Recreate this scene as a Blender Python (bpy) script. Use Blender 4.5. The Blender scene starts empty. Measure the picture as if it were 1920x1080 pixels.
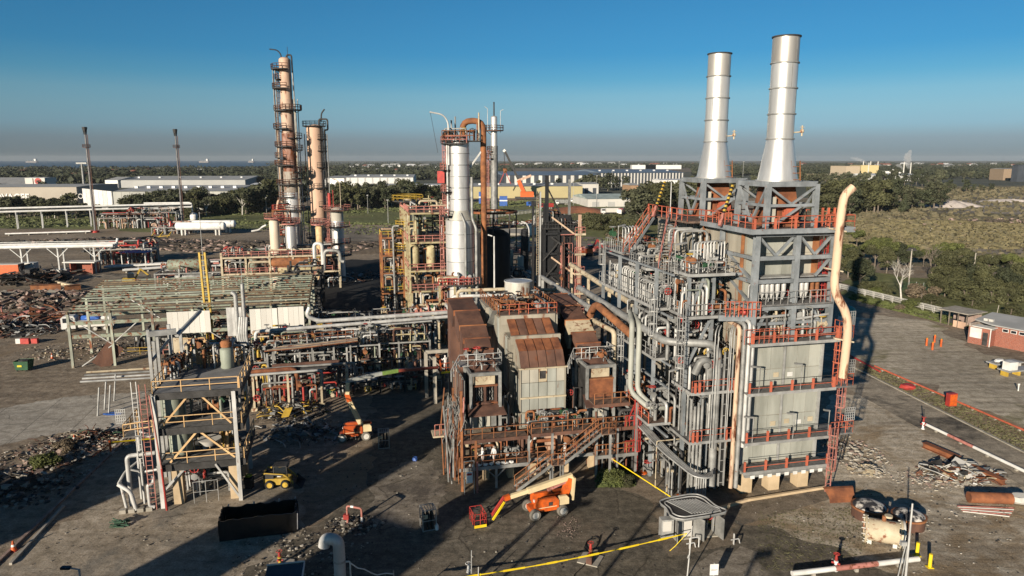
import bpy, math, random
import numpy as np
from math import sin, cos, pi, radians, sqrt, atan2, floor
from mathutils import Vector, Matrix
random.seed(11)
SC = bpy.context.scene
COL = SC.collection
# ---------------------------------------------------------------- camera, sky, sun, exposure
CAM_H, PITCH, FPX = 30.0, radians(10.29), 1333.0
cam = bpy.data.cameras.new('camera'); camo = bpy.data.objects.new('camera', cam); COL.objects.link(camo)
camo.location = (0, 0, CAM_H); camo.rotation_euler = (pi/2 - PITCH, 0, 0)
cam.sensor_width = 36; cam.lens = 36*FPX/1920; cam.clip_start = .5; cam.clip_end = 60000
SC.camera = camo
SUN_EL, SUN_AZ = radians(15.0), radians(29.5)          # the light travels towards azimuth 29.5 deg right of +Y
W = bpy.data.worlds.new('World'); SC.world = W; W.use_nodes = True
nt = W.node_tree; nt.nodes.clear()
def wn(t): return nt.nodes.new(t)
sky = wn('ShaderNodeTexSky'); sky.sky_type = 'NISHITA'; sky.sun_disc = False
sky.sun_elevation = SUN_EL; sky.sun_rotation = pi + SUN_AZ
sky.air_density = 1.0; sky.dust_density = .6; sky.ozone_density = 3.0; sky.altitude = 30
tc = wn('ShaderNodeTexCoord'); sp = wn('ShaderNodeSeparateXYZ'); nt.links.new(tc.outputs['Generated'], sp.inputs[0])
ramp = wn('ShaderNodeValToRGB'); mr = wn('ShaderNodeMapRange'); mr.inputs[1].default_value = 0; mr.inputs[2].default_value = .5
nt.links.new(sp.outputs[2], mr.inputs[0]); nt.links.new(mr.outputs[0], ramp.inputs[0])
els = [(0, (.39, .50, .78)), (.03, (.405, .52, .82)), (.051, (.42, .52, .80)), (.084, (.455, .635, .93)), (.126, (.48, .68, .88)), (.168, (.45, .69, .85)), (.21, (.299, .629, .817)), (.273, (.195, .567, .799)), (.403, (.188, .568, .769)), (.6, (.165, .46, .64)), (1, (.105, .27, .38))]
r = ramp.color_ramp
while len(r.elements) < len(els): r.elements.new(.5)
for e, (p, c) in zip(r.elements, els): e.position = p; e.color = (*c, 1)
mx = wn('ShaderNodeMix'); mx.data_type = 'RGBA'; mx.blend_type = 'MULTIPLY'; mx.inputs[0].default_value = 1
nt.links.new(sky.outputs[0], mx.inputs[6]); nt.links.new(ramp.outputs[0], mx.inputs[7])
bg = wn('ShaderNodeBackground'); bg.inputs[1].default_value = .076; nt.links.new(mx.outputs[2], bg.inputs[0])
out = wn('ShaderNodeOutputWorld'); nt.links.new(bg.outputs[0], out.inputs[0])
sun = bpy.data.lights.new('sun', 'SUN'); sun.energy = 5.0; sun.angle = radians(.5); sun.color = (1, .88, .72)
suno = bpy.data.objects.new('sun', sun); COL.objects.link(suno); suno.location = (-80, -140, 90)
sd = Vector((sin(SUN_AZ)*cos(SUN_EL), cos(SUN_AZ)*cos(SUN_EL), -sin(SUN_EL)))
suno.rotation_euler = sd.to_track_quat('-Z', 'Y').to_euler()
vs = SC.view_settings; vs.view_transform = 'Standard'; vs.look = 'None'; vs.exposure = .55; vs.gamma = 1; vs.use_curve_mapping = False
SC.render.engine = 'CYCLES'
cy = SC.cycles; cy.use_denoising = True; cy.max_bounces = 5; cy.diffuse_bounces = 1; cy.glossy_bounces = 3; cy.transmission_bounces = 3
cy.volume_bounces = 0; cy.caustics_reflective = False; cy.caustics_refractive = False; cy.sample_clamp_indirect = 4

# ---------------------------------------------------------------- placing: sight lines of the survey camera to points of the plant
sP, cP = sin(PITCH), cos(PITCH)
def ray(px, py):
    u, v = (px-960)/FPX, (py-540)/FPX
    return u, cP - v*sP, -sP - v*cP
def G(px, py, z=0.0):                                 # point at height z
    d = ray(px, py); t = (z-CAM_H)/d[2]
    return Vector((d[0]*t, d[1]*t, z))
def D(px, py, Y):                                     # point at distance Y
    d = ray(px, py); t = Y/d[1]
    return Vector((d[0]*t, Y, CAM_H + d[2]*t))
AX = radians(13)                                      # the plant grid
E1, E2 = Vector((cos(AX), sin(AX), 0)), Vector((-sin(AX), cos(AX), 0))

# ---------------------------------------------------------------- materials
MATS = {}
def M(name, c1, c2=None, rough=.75, metal=0, scale=1.2, rust=None, rust_c=((.20, .065, .025), (.10, .035, .018)), streak=1.0, bump=0, bscale=None, var=.12, w=(.38, .62), detail=6, spec=.4, big=None):
    m = bpy.data.materials.new(name); m.use_nodes = True; n = m.node_tree; L = n.links.new
    b = n.nodes['Principled BSDF']; b.inputs['Roughness'].default_value = rough; b.inputs['Metallic'].default_value = metal
    b.inputs['Specular IOR Level'].default_value = spec
    t = n.nodes.new('ShaderNodeTexCoord'); mp = n.nodes.new('ShaderNodeMapping'); mp.inputs['Scale'].default_value = (1, 1, streak)
    L(t.outputs['Object'], mp.inputs[0])
    if c2 is None: c2 = tuple(x*.68 for x in c1)
    def noise(s, det=detail, vec=mp):
        q = n.nodes.new('ShaderNodeTexNoise'); q.inputs['Scale'].default_value = s; q.inputs['Detail'].default_value = det; q.inputs['Roughness'].default_value = .62
        L(vec.outputs[0] if vec is mp else vec.outputs['Object'], q.inputs['Vector']); return q
    def rmp(q, stops):
        r = n.nodes.new('ShaderNodeValToRGB'); cr = r.color_ramp
        while len(cr.elements) < len(stops): cr.elements.new(.5)
        for e, (p, c) in zip(cr.elements, stops): e.position = p; e.color = (*c, 1)
        L(q.outputs[0], r.inputs[0]); return r
    def mix(a, bb, f, mode='MIX'):
        x = n.nodes.new('ShaderNodeMix'); x.data_type = 'RGBA'; x.blend_type = mode
        if hasattr(f, 'outputs'): L(f.outputs[0], x.inputs[0])
        else: x.inputs[0].default_value = f
        L(a, x.inputs[6]); L(bb, x.inputs[7]); return x.outputs[2]
    q = noise(scale); base = rmp(q, [(w[0], c2), (w[1], c1)]).outputs[0]
    if big:                                            # large patches
        q2 = noise(big[0], 5, t); f = rmp(q2, [(big[2]-.06, (0, 0, 0)), (big[2]+.06, (1, 1, 1))])
        r2 = rmp(noise(scale*1.7), [(.35, tuple(x*.7 for x in big[1])), (.65, big[1])])
        base = mix(base, r2.outputs[0], f)
    if rust is not None:
        q3 = noise(scale*1.9+.3, 9); f = rmp(q3, [(rust-.05, (0, 0, 0)), (rust+.05, (1, 1, 1))])
        rc = rmp(noise(scale*5), [(.35, rust_c[1]), (.65, rust_c[0])])
        base = mix(base, rc.outputs[0], f)
    oi = n.nodes.new('ShaderNodeObjectInfo'); mm = n.nodes.new('ShaderNodeMapRange')
    mm.inputs[3].default_value = 1-var; mm.inputs[4].default_value = 1+var; L(oi.outputs['Random'], mm.inputs[0])
    hs = n.nodes.new('ShaderNodeHueSaturation'); L(mm.outputs[0], hs.inputs['Value']); L(base, hs.inputs['Color'])
    L(hs.outputs[0], b.inputs['Base Color'])
    if bump:
        bp = n.nodes.new('ShaderNodeBump'); bp.inputs['Strength'].default_value = 1; bp.inputs['Distance'].default_value = bump
        L(noise(bscale or scale*2, 8, t).outputs[0], bp.inputs['Height']); L(bp.outputs[0], b.inputs['Normal'])
    MATS[name] = m; return m

STEEL = M('galvanised_steel', (.33, .33, .315), (.18, .18, .172), .55, .25, .9, rust=.70)
BLUE_STEEL = M('blue_grey_paint', (.235, .255, .27), (.15, .165, .175), .55, 0, .9, rust=.68)
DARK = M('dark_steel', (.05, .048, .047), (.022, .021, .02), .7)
BLACKISH = M('blackish_steel', (.018, .019, .021), (.009, .009, .01), .75, 0, .5, streak=.3)  # near-black steel, streaked along its height
BLACK = M('black_rubber', (.016, .016, .016), (.01, .01, .01), .8)
PANEL = M('grey_green_panel', (.35, .355, .315), (.24, .245, .215), .6, 0, .7, rust=.70, streak=.22)
PANEL_B = M('beige_grey_panel', (.34, .31, .25), (.22, .20, .16), .7, 0, .45, rust=.63, streak=.3)
PANEL_W = M('pale_cladding', (.49, .46, .38), (.35, .33, .28), .6, 0, .5, rust=.72, streak=.3)
WHITE = M('white_paint', (.74, .73, .70), (.58, .57, .54), .5, 0, .7, rust=.74)
WHITE_P = M('white_pipe', (.60, .595, .57), (.38, .375, .36), .5, .15, .8, rust=.72, streak=.5)
SILVER = M('silver_cladding', (.74, .73, .71), (.54, .535, .52), .42, .55, .8, streak=.2, rust=.80)
STAINLESS = M('stainless_stack', (.74, .72, .68), (.50, .485, .455), .40, .62, 1.1, streak=.12, w=(.30, .62), bump=.012, bscale=.7, rust=.80, rust_c=((.28, .15, .07), (.2, .1, .05)))
ORANGE = M('orange_red_rail', (.52, .125, .065), (.36, .10, .06), .6, 0, 1.3, rust=.62)
RED = M('red_paint', (.42, .045, .035), (.28, .035, .03), .5, 0, 1.5)
PINK = M('faded_red_paint', (.48, .20, .17), (.33, .13, .10), .7, 0, 1.2, rust=.6)
RUST = M('rust', (.26, .095, .04), (.115, .042, .022), .85, 0, .9, bump=.01)
RUST_D = M('dark_rust', (.15, .075, .05), (.075, .038, .028), .85, 0, .7, streak=.4, rust=.66, bump=.01)
RUST_O = M('orange_rust', (.31, .125, .05), (.16, .065, .03), .85, 0, .9)
CREAM = M('cream_paint', (.52, .44, .31), (.38, .32, .22), .65, 0, .6, rust=.60)
CREAM_Y = M('pale_yellow_paint', (.44, .38, .22), (.31, .26, .15), .65, 0, .6, rust=.58)
SALMON = M('salmon_paint', (.56, .38, .27), (.38, .25, .18), .65, 0, .5, rust=.62, streak=.25)
BEIGE_P = M('peeling_beige_pipe', (.62, .45, .31), (.50, .36, .25), .7, 0, .7, rust=.58, streak=.25)
MINT = M('pale_green_steel', (.26, .29, .22), (.16, .18, .135), .65, 0, .8, rust=.56)
OLIVE = M('dull_green_vessel', (.30, .33, .27), (.2, .22, .18), .6, 0, .5, rust=.68, streak=.3)
YELLOW = M('yellow_paint', (.54, .36, .05), (.38, .25, .04), .55, 0, 1.0, rust=.68)
YELLOW_B = M('bright_yellow', (.80, .60, .02), (.68, .48, .02), .5)
LIFT_O = M('lift_orange', (.66, .115, .015), (.42, .085, .02), .4, 0, 2.2, spec=.5, rust=.72, rust_c=((.2, .09, .04), (.12, .06, .03)))
LIFT_C = M('lift_cream', (.74, .60, .36), (.62, .5, .3), .45, 0, 1)
CONC = M('concrete', (.36, .33, .28), (.26, .24, .2), .9, 0, .8, bump=.01)
CONC_T = M('tan_concrete', (.55, .42, .27), (.42, .32, .2), .9, 0, .6)
GRATE = M('deck_grating', (.19, .185, .18), (.11, .11, .108), .8, .1, 3.0)
GRATE_R = M('rusty_grating', (.2, .13, .095), (.10, .07, .055), .85, 0, 2.2)
TRAY = M('galvanised_tray', (.45, .45, .435), (.29, .29, .28), .5, .3, .9)
PLASTIC = M('black_sheet', (.009, .009, .0095), (.006, .006, .0065), .32, 0, 2, bump=.05, bscale=1.4, spec=.6)
BLUE = M('blue_paint', (.04, .12, .42), (.03, .09, .3), .5)
TEAL = M('teal_paint', (.06, .33, .33), None, .5)
GREEN_P = M('green_paint', (.03, .095, .045), None, .6)
WHITE_S = M('white_coverall', (.72, .70, .68), (.6, .58, .56), .8)
TYRE = BLACK
RIM = M('pale_rim', (.6, .58, .53), (.45, .44, .4), .5)
BRICK = M('red_brick', (.36, .12, .075), (.27, .09, .06), .9, 0, 3.5)
ROOF_G = M('grey_roof', (.36, .36, .35), (.29, .29, .28), .6, 0, .25)
PEACH_S = M('peach_shell', (.62, .42, .30), (.50, .33, .23), .65, 0, .35, rust=.74, streak=.25)
BOOM_SHADE = M('shade_grey_boom', (.40, .41, .38), (.28, .29, .27), .5, 0, 1)  # second lift's boom, greyed to put its shade into the colour
RED_SHADE = M('shade_darkened_red', (.24, .05, .03), (.15, .035, .025), .5)  # fly boom red, darkened so the colour carries its shade
STACK_T = M('heat_tinted_stainless', (.62, .575, .51), (.40, .365, .32), .42, .6, 1.1, streak=.15, w=(.3, .62), bump=.012, bscale=.7)
GLASS = M('dark_glass', (.02, .025, .03), None, .12, 0, 1, spec=.6)

# ---------------------------------------------------------------- mesh builder
def V3(p): return Vector((p[0], p[1], p[2]))
class _Circ(dict):
    def __missing__(s, n): s[n] = [(cos(2*pi*k/n), sin(2*pi*k/n)) for k in range(n)]; return s[n]
_CS = _Circ()
class MB:
    def __init__(s): s.v = []; s.f = []; s.m = []; s.sm = []; s.mi = 0
    def add(s, vs, fs, smooth=False):
        o = len(s.v); s.v.extend(tuple(p) for p in vs)
        for f in fs: s.f.append(tuple(i+o for i in f)); s.m.append(s.mi); s.sm.append(smooth)
        return s
    def box(s, x0, y0, z0, x1, y1, z1):
        vs = [(x0, y0, z0), (x1, y0, z0), (x1, y1, z0), (x0, y1, z0), (x0, y0, z1), (x1, y0, z1), (x1, y1, z1), (x0, y1, z1)]
        return s.add(vs, [(0, 3, 2, 1), (4, 5, 6, 7), (0, 1, 5, 4), (1, 2, 6, 5), (2, 3, 7, 6), (3, 0, 4, 7)])
    def cbox(s, c, sx, sy, sz, rz=0, tilt=(0, 0)):     # centred box, turned
        R = Matrix.Rotation(rz, 3, 'Z') @ Matrix.Rotation(tilt[0], 3, 'X') @ Matrix.Rotation(tilt[1], 3, 'Y'); c = V3(c)
        vs = [c + R @ Vector((a*sx/2, b*sy/2, d*sz/2)) for d in (-1, 1) for a, b in ((-1, -1), (1, -1), (1, 1), (-1, 1))]
        return s.add(vs, [(0, 3, 2, 1), (4, 5, 6, 7), (0, 1, 5, 4), (1, 2, 6, 5), (2, 3, 7, 6), (3, 0, 4, 7)])
    def beam(s, p, q, w, h=None, kind='box'):
        p, q = V3(p), V3(q); d = q-p
        if d.length < 1e-6: return s
        h = h or w; d.normalize(); up = Vector((0, 0, 1)) if abs(d.z) < .95 else Vector((0, 1, 0))
        a = d.cross(up).normalized(); b = a.cross(d).normalized()
        def bar(oa, ob, wa, wb):
            vs = [e + a*(oa+i*wa/2) + b*(ob+j*wb/2) for e in (p, q) for i, j in ((-1, -1), (1, -1), (1, 1), (-1, 1))]
            s.add(vs, [(0, 1, 2, 3), (7, 6, 5, 4), (0, 4, 5, 1), (1, 5, 6, 2), (2, 6, 7, 3), (3, 7, 4, 0)])
        if kind == 'H':
            t = w*.14; bar(0, h/2-t/2, w, t); bar(0, -h/2+t/2, w, t); bar(0, 0, t, h-2*t)
        else: bar(0, 0, w, h)
        return s
    def tube(s, p, q, r, r2=None, n=8, caps=True):
        p, q = V3(p), V3(q); d = q-p
        if d.length < 1e-6: return s
        r2 = r if r2 is None else r2; d.normalize(); up = Vector((0, 0, 1)) if abs(d.z) < .95 else Vector((1, 0, 0))
        a = d.cross(up).normalized(); b = a.cross(d)
        cs = _CS[n]; vs = [p + (a*c + b*k)*r for c, k in cs] + [q + (a*c + b*k)*r2 for c, k in cs]
        s.add(vs, [(i, i+n, (i+1) % n+n, (i+1) % n) for i in range(n)], True)
        if caps: s.add(vs, [tuple(range(n)), tuple(range(2*n-1, n-1, -1))])
        return s
    def pipe(s, pts, r, n=8, bend=None, caps=True):   # polyline with rounded bends, one continuous tube
        P = [V3(p) for p in pts]; bend = bend or r*2.4; Q = [P[0]]
        for i in range(1, len(P)-1):
            a, b = P[i-1]-P[i], P[i+1]-P[i]; k = min(bend, a.length*.49, b.length*.49)
            if k < 1e-4: Q.append(P[i]); continue
            A, B = P[i]+a.normalized()*k, P[i]+b.normalized()*k
            for t in (0, .25, .5, .75, 1): Q.append(A*(1-t)**2 + P[i]*2*t*(1-t) + B*t*t)
        Q.append(P[-1]); rings = []; a0 = None
        for i, p in enumerate(Q):
            d = (Q[min(i+1, len(Q)-1)] - Q[max(i-1, 0)])
            if d.length < 1e-9: d = Vector((0, 0, 1))
            d.normalize()
            if a0 is None: a0 = d.cross(Vector((0, 0, 1)) if abs(d.z) < .9 else Vector((1, 0, 0))).normalized()
            a0 = (a0 - d*a0.dot(d)); a0 = a0.normalized() if a0.length > 1e-6 else d.orthogonal().normalized()
            b = d.cross(a0); rings.append([p + (a0*c + b*k)*r for c, k in _CS[n]])
        vs = [v for R in rings for v in R]; m = len(rings)
        s.add(vs, [(j*n+i, (j+1)*n+i, (j+1)*n+(i+1) % n, j*n+(i+1) % n)[::-1] for j in range(m-1) for i in range(n)], True)
        if caps: s.add(rings[0], [tuple(range(n))]); s.add(rings[-1], [tuple(range(n-1, -1, -1))])
        return s
    def lathe(s, prof, c=(0, 0, 0), n=24, axis='z', caps=True):  # prof: (radius, height); sharp corners split the shading
        c = V3(c)
        def ringv(r, h):
            return [c + Vector((r*k, r*l, h) if axis == 'z' else ((h, r*k, r*l) if axis == 'x' else (r*l, h, r*k))) for k, l in _CS[n]]
        runs = [[prof[0]]]
        for i in range(1, len(prof)):
            runs[-1].append(prof[i])
            if i+1 < len(prof):
                (r0, h0), (r1, h1), (r2, h2) = prof[i-1:i+2]
                a1, a2 = atan2(h1-h0, r1-r0), atan2(h2-h1, r2-r1); d = abs((a2-a1+pi) % (2*pi) - pi)
                if d > .75: runs.append([prof[i]])
        for R in runs:
            vs = [v for p in R for v in ringv(*p)]
            s.add(vs, [(j*n+i, j*n+(i+1) % n, (j+1)*n+(i+1) % n, (j+1)*n+i) for j in range(len(R)-1) for i in range(n)], True)
        if caps: s.add(ringv(*prof[0]), [tuple(range(n-1, -1, -1))]); s.add(ringv(*prof[-1]), [tuple(range(n))])
        return s
    def vessel(s, c, r, L, n=16, axis='z'):            # cylinder with dished ends, c at its lower end
        k = r*.5
        return s.lathe([(r*.02, 0), (r*.6, k*.25), (r*.9, k*.65), (r, k), (r, L-k), (r*.9, L-k*.65), (r*.6, L-k*.25), (r*.02, L)], c, n, axis)
    def ring(s, c, r, t, h, n=24):                     # flange
        return s.lathe([(r, 0), (r+t, 0), (r+t, h), (r, h)], c, n, caps=False)
    def rail(s, pts, h=1.1, sp=1.5, r=.035, n=4, closed=False, mid=True, post=None, rails=True):
        P = [V3(p) for p in pts]
        if closed: P.append(P[0])
        for a, b in zip(P, P[1:]):
            L = (b-a).length; k = max(1, int(L/sp+.5))
            for i in range(k+1):
                q = a.lerp(b, i/k)
                if post: s.beam(q, q+Vector((0, 0, h)), post)
                else: s.tube(q, q+Vector((0, 0, h)), r, n=n, caps=False)
            if rails:
                for z in ((h, h*.52) if mid else (h,)): s.tube(a+Vector((0, 0, z)), b+Vector((0, 0, z)), r, n=n, caps=False)
        return s
    def ladder(s, p, z1, out=(0, -1), w=.5, r=.035, cage=True):
        p = V3(p); o = Vector((out[0], out[1], 0)).normalized(); a = Vector((-o.y, o.x, 0))
        for k in (-1, 1): s.beam(p+a*k*w/2, Vector((p.x, p.y, z1+1))+a*k*w/2, r*2)
        z = p.z+.3
        while z < z1: s.beam(Vector((p.x, p.y, z))-a*w/2, Vector((p.x, p.y, z))+a*w/2, r*1.2); z += .42
        if cage and z1-p.z > 3:
            z = p.z+2.2; hoop = [p*0 + a*(cos(t)*.38) + o*(sin(t)*.62) for t in [pi*i/6 for i in range(7)]]
            lv = []
            while z < z1+1.05:
                for u, v in zip(hoop, hoop[1:]): s.beam(Vector((p.x, p.y, z))+u, Vector((p.x, p.y, z))+v, .05, .07)
                z += 1.1
            for u in hoop[1:-1:1]: s.beam(p+u+Vector((0, 0, 2.2)), Vector((p.x, p.y, z1+1))+u, .045)
        return s
    def grid(s, x0, y0, x1, y1, z, sp, t=.05):         # open bar grating
        k = int((x1-x0)/sp)
        for i in range(k+1): x = x0+(x1-x0)*i/k; s.box(x-t/2, y0, z-.05, x+t/2, y1, z)
        return s
    def rock(s, c, sx, sy, sz, rnd, n=6):
        vs = []; c = V3(c)
        for j, (rr, h) in enumerate(((.6, -.6), (1, -.1), (.75, .55))):
            for i in range(n):
                t = 2*pi*(i+.5*(j % 2))/n; q = rnd.uniform(.72, 1.2)
                vs.append(c + Vector((cos(t)*rr*sx*q, sin(t)*rr*sy*q, sz*(h+rnd.uniform(-.15, .15)))))
        fs = [tuple(range(n-1, -1, -1)), tuple(range(2*n, 3*n))]
        for j in range(2): fs += [(j*n+i, j*n+(i+1) % n, (j+1)*n+(i+1) % n, (j+1)*n+i) for i in range(n)]
        return s.add(vs, fs)
    def mesh(s, name, mats):
        me = bpy.data.meshes.new(name); me.from_pydata(s.v, [], s.f)
        mats = mats if isinstance(mats, (list, tuple)) else [mats]
        for m in mats: me.materials.append(m)
        if len(mats) > 1: me.polygons.foreach_set('material_index', s.m)
        me.polygons.foreach_set('use_smooth', s.sm); me.update(); return me

def thing(name, label, cat, loc=(0, 0, 0), rz=0, group=None):
    o = bpy.data.objects.new(name, None); COL.objects.link(o); o.empty_display_size = .3
    o.location = loc; o.rotation_euler = (0, 0, rz); o['label'] = label; o['category'] = cat
    if group: o['group'] = group
    return o
def part(name, mb, mat, parent=None, loc=None, rot=None, label=None, stuff=False):
    me = mb if isinstance(mb, bpy.types.Mesh) else mb.mesh(name, mat)
    o = bpy.data.objects.new(name, me); COL.objects.link(o)
    if parent is not None: o.parent = parent
    if loc is not None: o.location = loc
    if rot is not None: o.rotation_euler = rot
    if label: o['label'] = label
    if stuff: o['kind'] = 'stuff'
    return o
def solo(name, mb, mat, label, cat, group=None, loc=None, rz=0):
    o = part(name, mb, mat, None, loc, (0, 0, rz)); o['label'] = label; o['category'] = cat
    if group: o['group'] = group
    return o
def structure(name, mb, mat): o = part(name, mb, mat); o['kind'] = 'structure'; return o
def stuff(name, mb, mat, label=None):
    o = part(name, mb, mat); o['kind'] = 'stuff'
    if label: o['label'] = label
    return o
def children_of(o): return [c for c in o.children]
def copy_tree(o, loc=None, rz=None, label=None, group=None, scale=None, parent=None):
    c = o.copy(); COL.objects.link(c); c.parent = parent
    if loc is not None: c.location = loc
    if rz is not None: c.rotation_euler = (0, 0, rz)
    if scale is not None: c.scale = scale if hasattr(scale, '__len__') else (scale,)*3
    if label: c['label'] = label
    if group: c['group'] = group
    for ch in children_of(o): copy_tree(ch, parent=c)
    return c
def sheet(name, pts, z, mat, kind='structure', ragged=None):
    P_ = [V3(p) for p in pts]; R_ = random.Random(len(pts)+int(abs(P_[0].x)*7)); Q = []
    for a, b in zip(P_, P_[1:]+P_[:1]):
        Q.append(a); L = (b-a).length
        if ragged is None or ragged <= 0 or L > 4000: continue
        n = min(60, int(L/(ragged*1.6))); t = Vector((-(b-a).y, (b-a).x, 0)).normalized()
        for i in range(1, n): Q.append(a.lerp(b, i/n) + t*R_.uniform(-1, 1)*ragged*(1 if i % 3 else 1.8))
    mb = MB(); mb.add([(p[0], p[1], z) for p in Q], [tuple(range(len(Q)))]); return structure(name, mb, mat)

TRK = radians(-62)
def GM(name, dark, mid, light, patch=None, pm=(.13, .56), stretch=0, crack=0, joints=0, bump=.05, sc=.9, rough=.95):
    """ground: fine mottle, large stains, tyre streaks, grit, optional cracks and slab joints"""
    m = bpy.data.materials.new(name); m.use_nodes = True; n = m.node_tree; L = n.links.new; b = n.nodes['Principled BSDF']; b.inputs['Roughness'].default_value = rough; b.inputs['Specular IOR Level'].default_value = .25
    t = n.nodes.new('ShaderNodeTexCoord')
    def noise(s, det, rg=.7, src=None, dist=0):
        q = n.nodes.new('ShaderNodeTexNoise'); q.inputs['Scale'].default_value = s; q.inputs['Detail'].default_value = det; q.inputs['Roughness'].default_value = rg; q.inputs['Distortion'].default_value = dist; L(src or t.outputs['Object'], q.inputs['Vector']); return q.outputs[0]
    def ramp(v, st):
        r = n.nodes.new('ShaderNodeValToRGB'); cr = r.color_ramp
        while len(cr.elements) < len(st): cr.elements.new(.5)
        for e, (p, c) in zip(cr.elements, st): e.position = p; e.color = (*c, 1) if hasattr(c, '__len__') else (c, c, c, 1)
        L(v, r.inputs[0]); return r.outputs[0]
    def mix(a, c, f, mode='MIX'):
        x = n.nodes.new('ShaderNodeMix'); x.data_type = 'RGBA'; x.blend_type = mode
        if isinstance(f, (int, float)): x.inputs[0].default_value = f
        else: L(f, x.inputs[0])
        L(a, x.inputs[6]); L(c, x.inputs[7]); return x.outputs[2]
    n1 = noise(sc, 14, .74); col = ramp(n1, [(.37, dark), (.5, mid), (.64, light)])
    if patch: col = mix(col, ramp(noise(sc*2, 10), [(.35, tuple(x*.72 for x in patch)), (.65, patch)]), ramp(noise(pm[0], 10, .66, dist=.8), [(pm[1]-.05, 0), (pm[1]+.05, 1)]))
    col = mix(col, ramp(noise(.035, 6, .6), [(.35, .74), (.65, 1.18)]), 1, 'MULTIPLY')
    if stretch:
        mp = n.nodes.new('ShaderNodeMapping'); mp.inputs['Rotation'].default_value = (0, 0, TRK if stretch > 0 else -TRK*.3); mp.inputs['Scale'].default_value = (.08, 1.0, 1); L(t.outputs['Object'], mp.inputs[0])
        col = mix(col, ramp(noise(.7, 9, .72, mp.outputs[0], .4), [(.38, .62), (.5, 1.0), (.64, 1.32)]), abs(stretch)*.8, 'MULTIPLY')
    n4 = noise(7, 5, .8); col = mix(col, ramp(n4, [(.36, .66), (.5, 1.0), (.66, 1.35)]), 1, 'MULTIPLY')
    if crack:
        wob = n.nodes.new('ShaderNodeVectorMath'); wob.operation = 'ADD'; nz = n.nodes.new('ShaderNodeTexNoise'); nz.inputs['Scale'].default_value = .5; nz.inputs['Detail'].default_value = 6; L(t.outputs['Object'], nz.inputs['Vector']); L(t.outputs['Object'], wob.inputs[0]); L(nz.outputs[1], wob.inputs[1])
        v = n.nodes.new('ShaderNodeTexVoronoi'); v.feature = 'DISTANCE_TO_EDGE'; v.inputs['Scale'].default_value = crack; L(wob.outputs[0], v.inputs['Vector'])
        msk = ramp(noise(.09, 4), [(.45, 0), (.55, 1)]); cr_ = ramp(v.outputs['Distance'], [(.003, .5), (.014, 1)]); col = mix(col, mix(col, cr_, 1, 'MULTIPLY'), msk)
    if joints:
        bk = n.nodes.new('ShaderNodeTexBrick'); bk.offset = 0; bk.inputs['Scale'].default_value = 1; bk.inputs['Brick Width'].default_value = joints; bk.inputs['Row Height'].default_value = joints; bk.inputs['Mortar Size'].default_value = .05; bk.inputs['Color1'].default_value = (1, 1, 1, 1); bk.inputs['Color2'].default_value = (.86, .86, .86, 1); bk.inputs['Mortar'].default_value = (.45, .45, .45, 1)
        mp = n.nodes.new('ShaderNodeMapping'); mp.inputs['Rotation'].default_value = (0, 0, -AX); L(t.outputs['Object'], mp.inputs[0]); L(mp.outputs[0], bk.inputs['Vector']); col = mix(col, bk.outputs[0], 1, 'MULTIPLY')
    L(col, b.inputs['Base Color'])
    bp = n.nodes.new('ShaderNodeBump'); bp.inputs['Distance'].default_value = bump; hh = n.nodes.new('ShaderNodeMath'); hh.operation = 'MULTIPLY_ADD'; hh.inputs[1].default_value = .25; L(n4, hh.inputs[0]); L(n1, hh.inputs[2]); L(hh.outputs[0], bp.inputs['Height']); L(bp.outputs[0], b.inputs['Normal'])
    MATS[name] = m; return m
# ---------------------------------------------------------------- ground, roads, water
GROUND = GM('packed_earth', (.16, .125, .09), (.26, .208, .152), (.38, .315, .24), (.31, .235, .155), (.06, .55), .7, 0, 0, .10)
YARD_L = GM('pale_yard', (.30, .245, .175), (.46, .39, .295), (.62, .55, .445), (.38, .285, .18), (.10, .55), .9, 0, 0, .14)
ASPHALT = GM('worn_asphalt', (.075, .066, .05), (.135, .117, .09), (.215, .186, .142), (.215, .175, .13), (.11, .585), .6, .16, 0, .05, 1.2)
ROAD = GM('road_asphalt', (.20, .17, .13), (.30, .255, .195), (.39, .335, .26), (.085, .075, .062), (.06, .57), .9, .1, 0, .015)
SLAB = GM('concrete_slab', (.30, .27, .225), (.43, .39, .33), (.55, .51, .44), (.24, .21, .175), (.09, .6), .5, .2, 5.2, .02)
BITUMEN_SHADE = GM('bitumen_and_shade', (.010, .010, .011), (.018, .018, .019), (.035, .033, .03), (.06, .05, .04), (.12, .66), .5, 0, 0, .03)  # near-black ground colour; also paints in the shade right of the shed frame
GRASS_F = GM('rough_grass', (.10, .09, .045), (.185, .16, .082), (.28, .24, .125), (.27, .21, .115), (.03, .53), -.6, 0, 0, .3, .35)
GRASS_L = GM('mown_grass', (.085, .095, .035), (.15, .16, .06), (.22, .215, .09), (.22, .185, .095), (.03, .60), -.5, 0, 0, .2, .4)
HEATH = GM('brown_heath', (.12, .10, .06), (.22, .185, .115), (.33, .28, .175), (.15, .135, .068), (.025, .54), -.7, 0, 0, .35, .25)
PALE_D = GM('pale_scraped_earth', (.18, .155, .125), (.29, .255, .21), (.40, .36, .31), (.16, .14, .10), (.03, .55), -.9, 0, 0, .3, .2)
FARM = M('far_scrubland', (.075, .08, .05), (.05, .055, .038), .95, 0, .012, var=0, detail=10, big=(.003, (.11, .10, .065), .60))
WATER = M('bay_water', (.012, .03, .05), (.01, .024, .042), .38, 0, .002, var=0, spec=.25)
g = MB(); g.add([(-9000, -2500, 0), (9000, -2500, 0), (9000, 11000, 0), (-9000, 11000, 0)], [(0, 1, 2, 3)]); structure('ground', g, GROUND)
def P(*pp): return [G(x, y) for x, y in pp]
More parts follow.
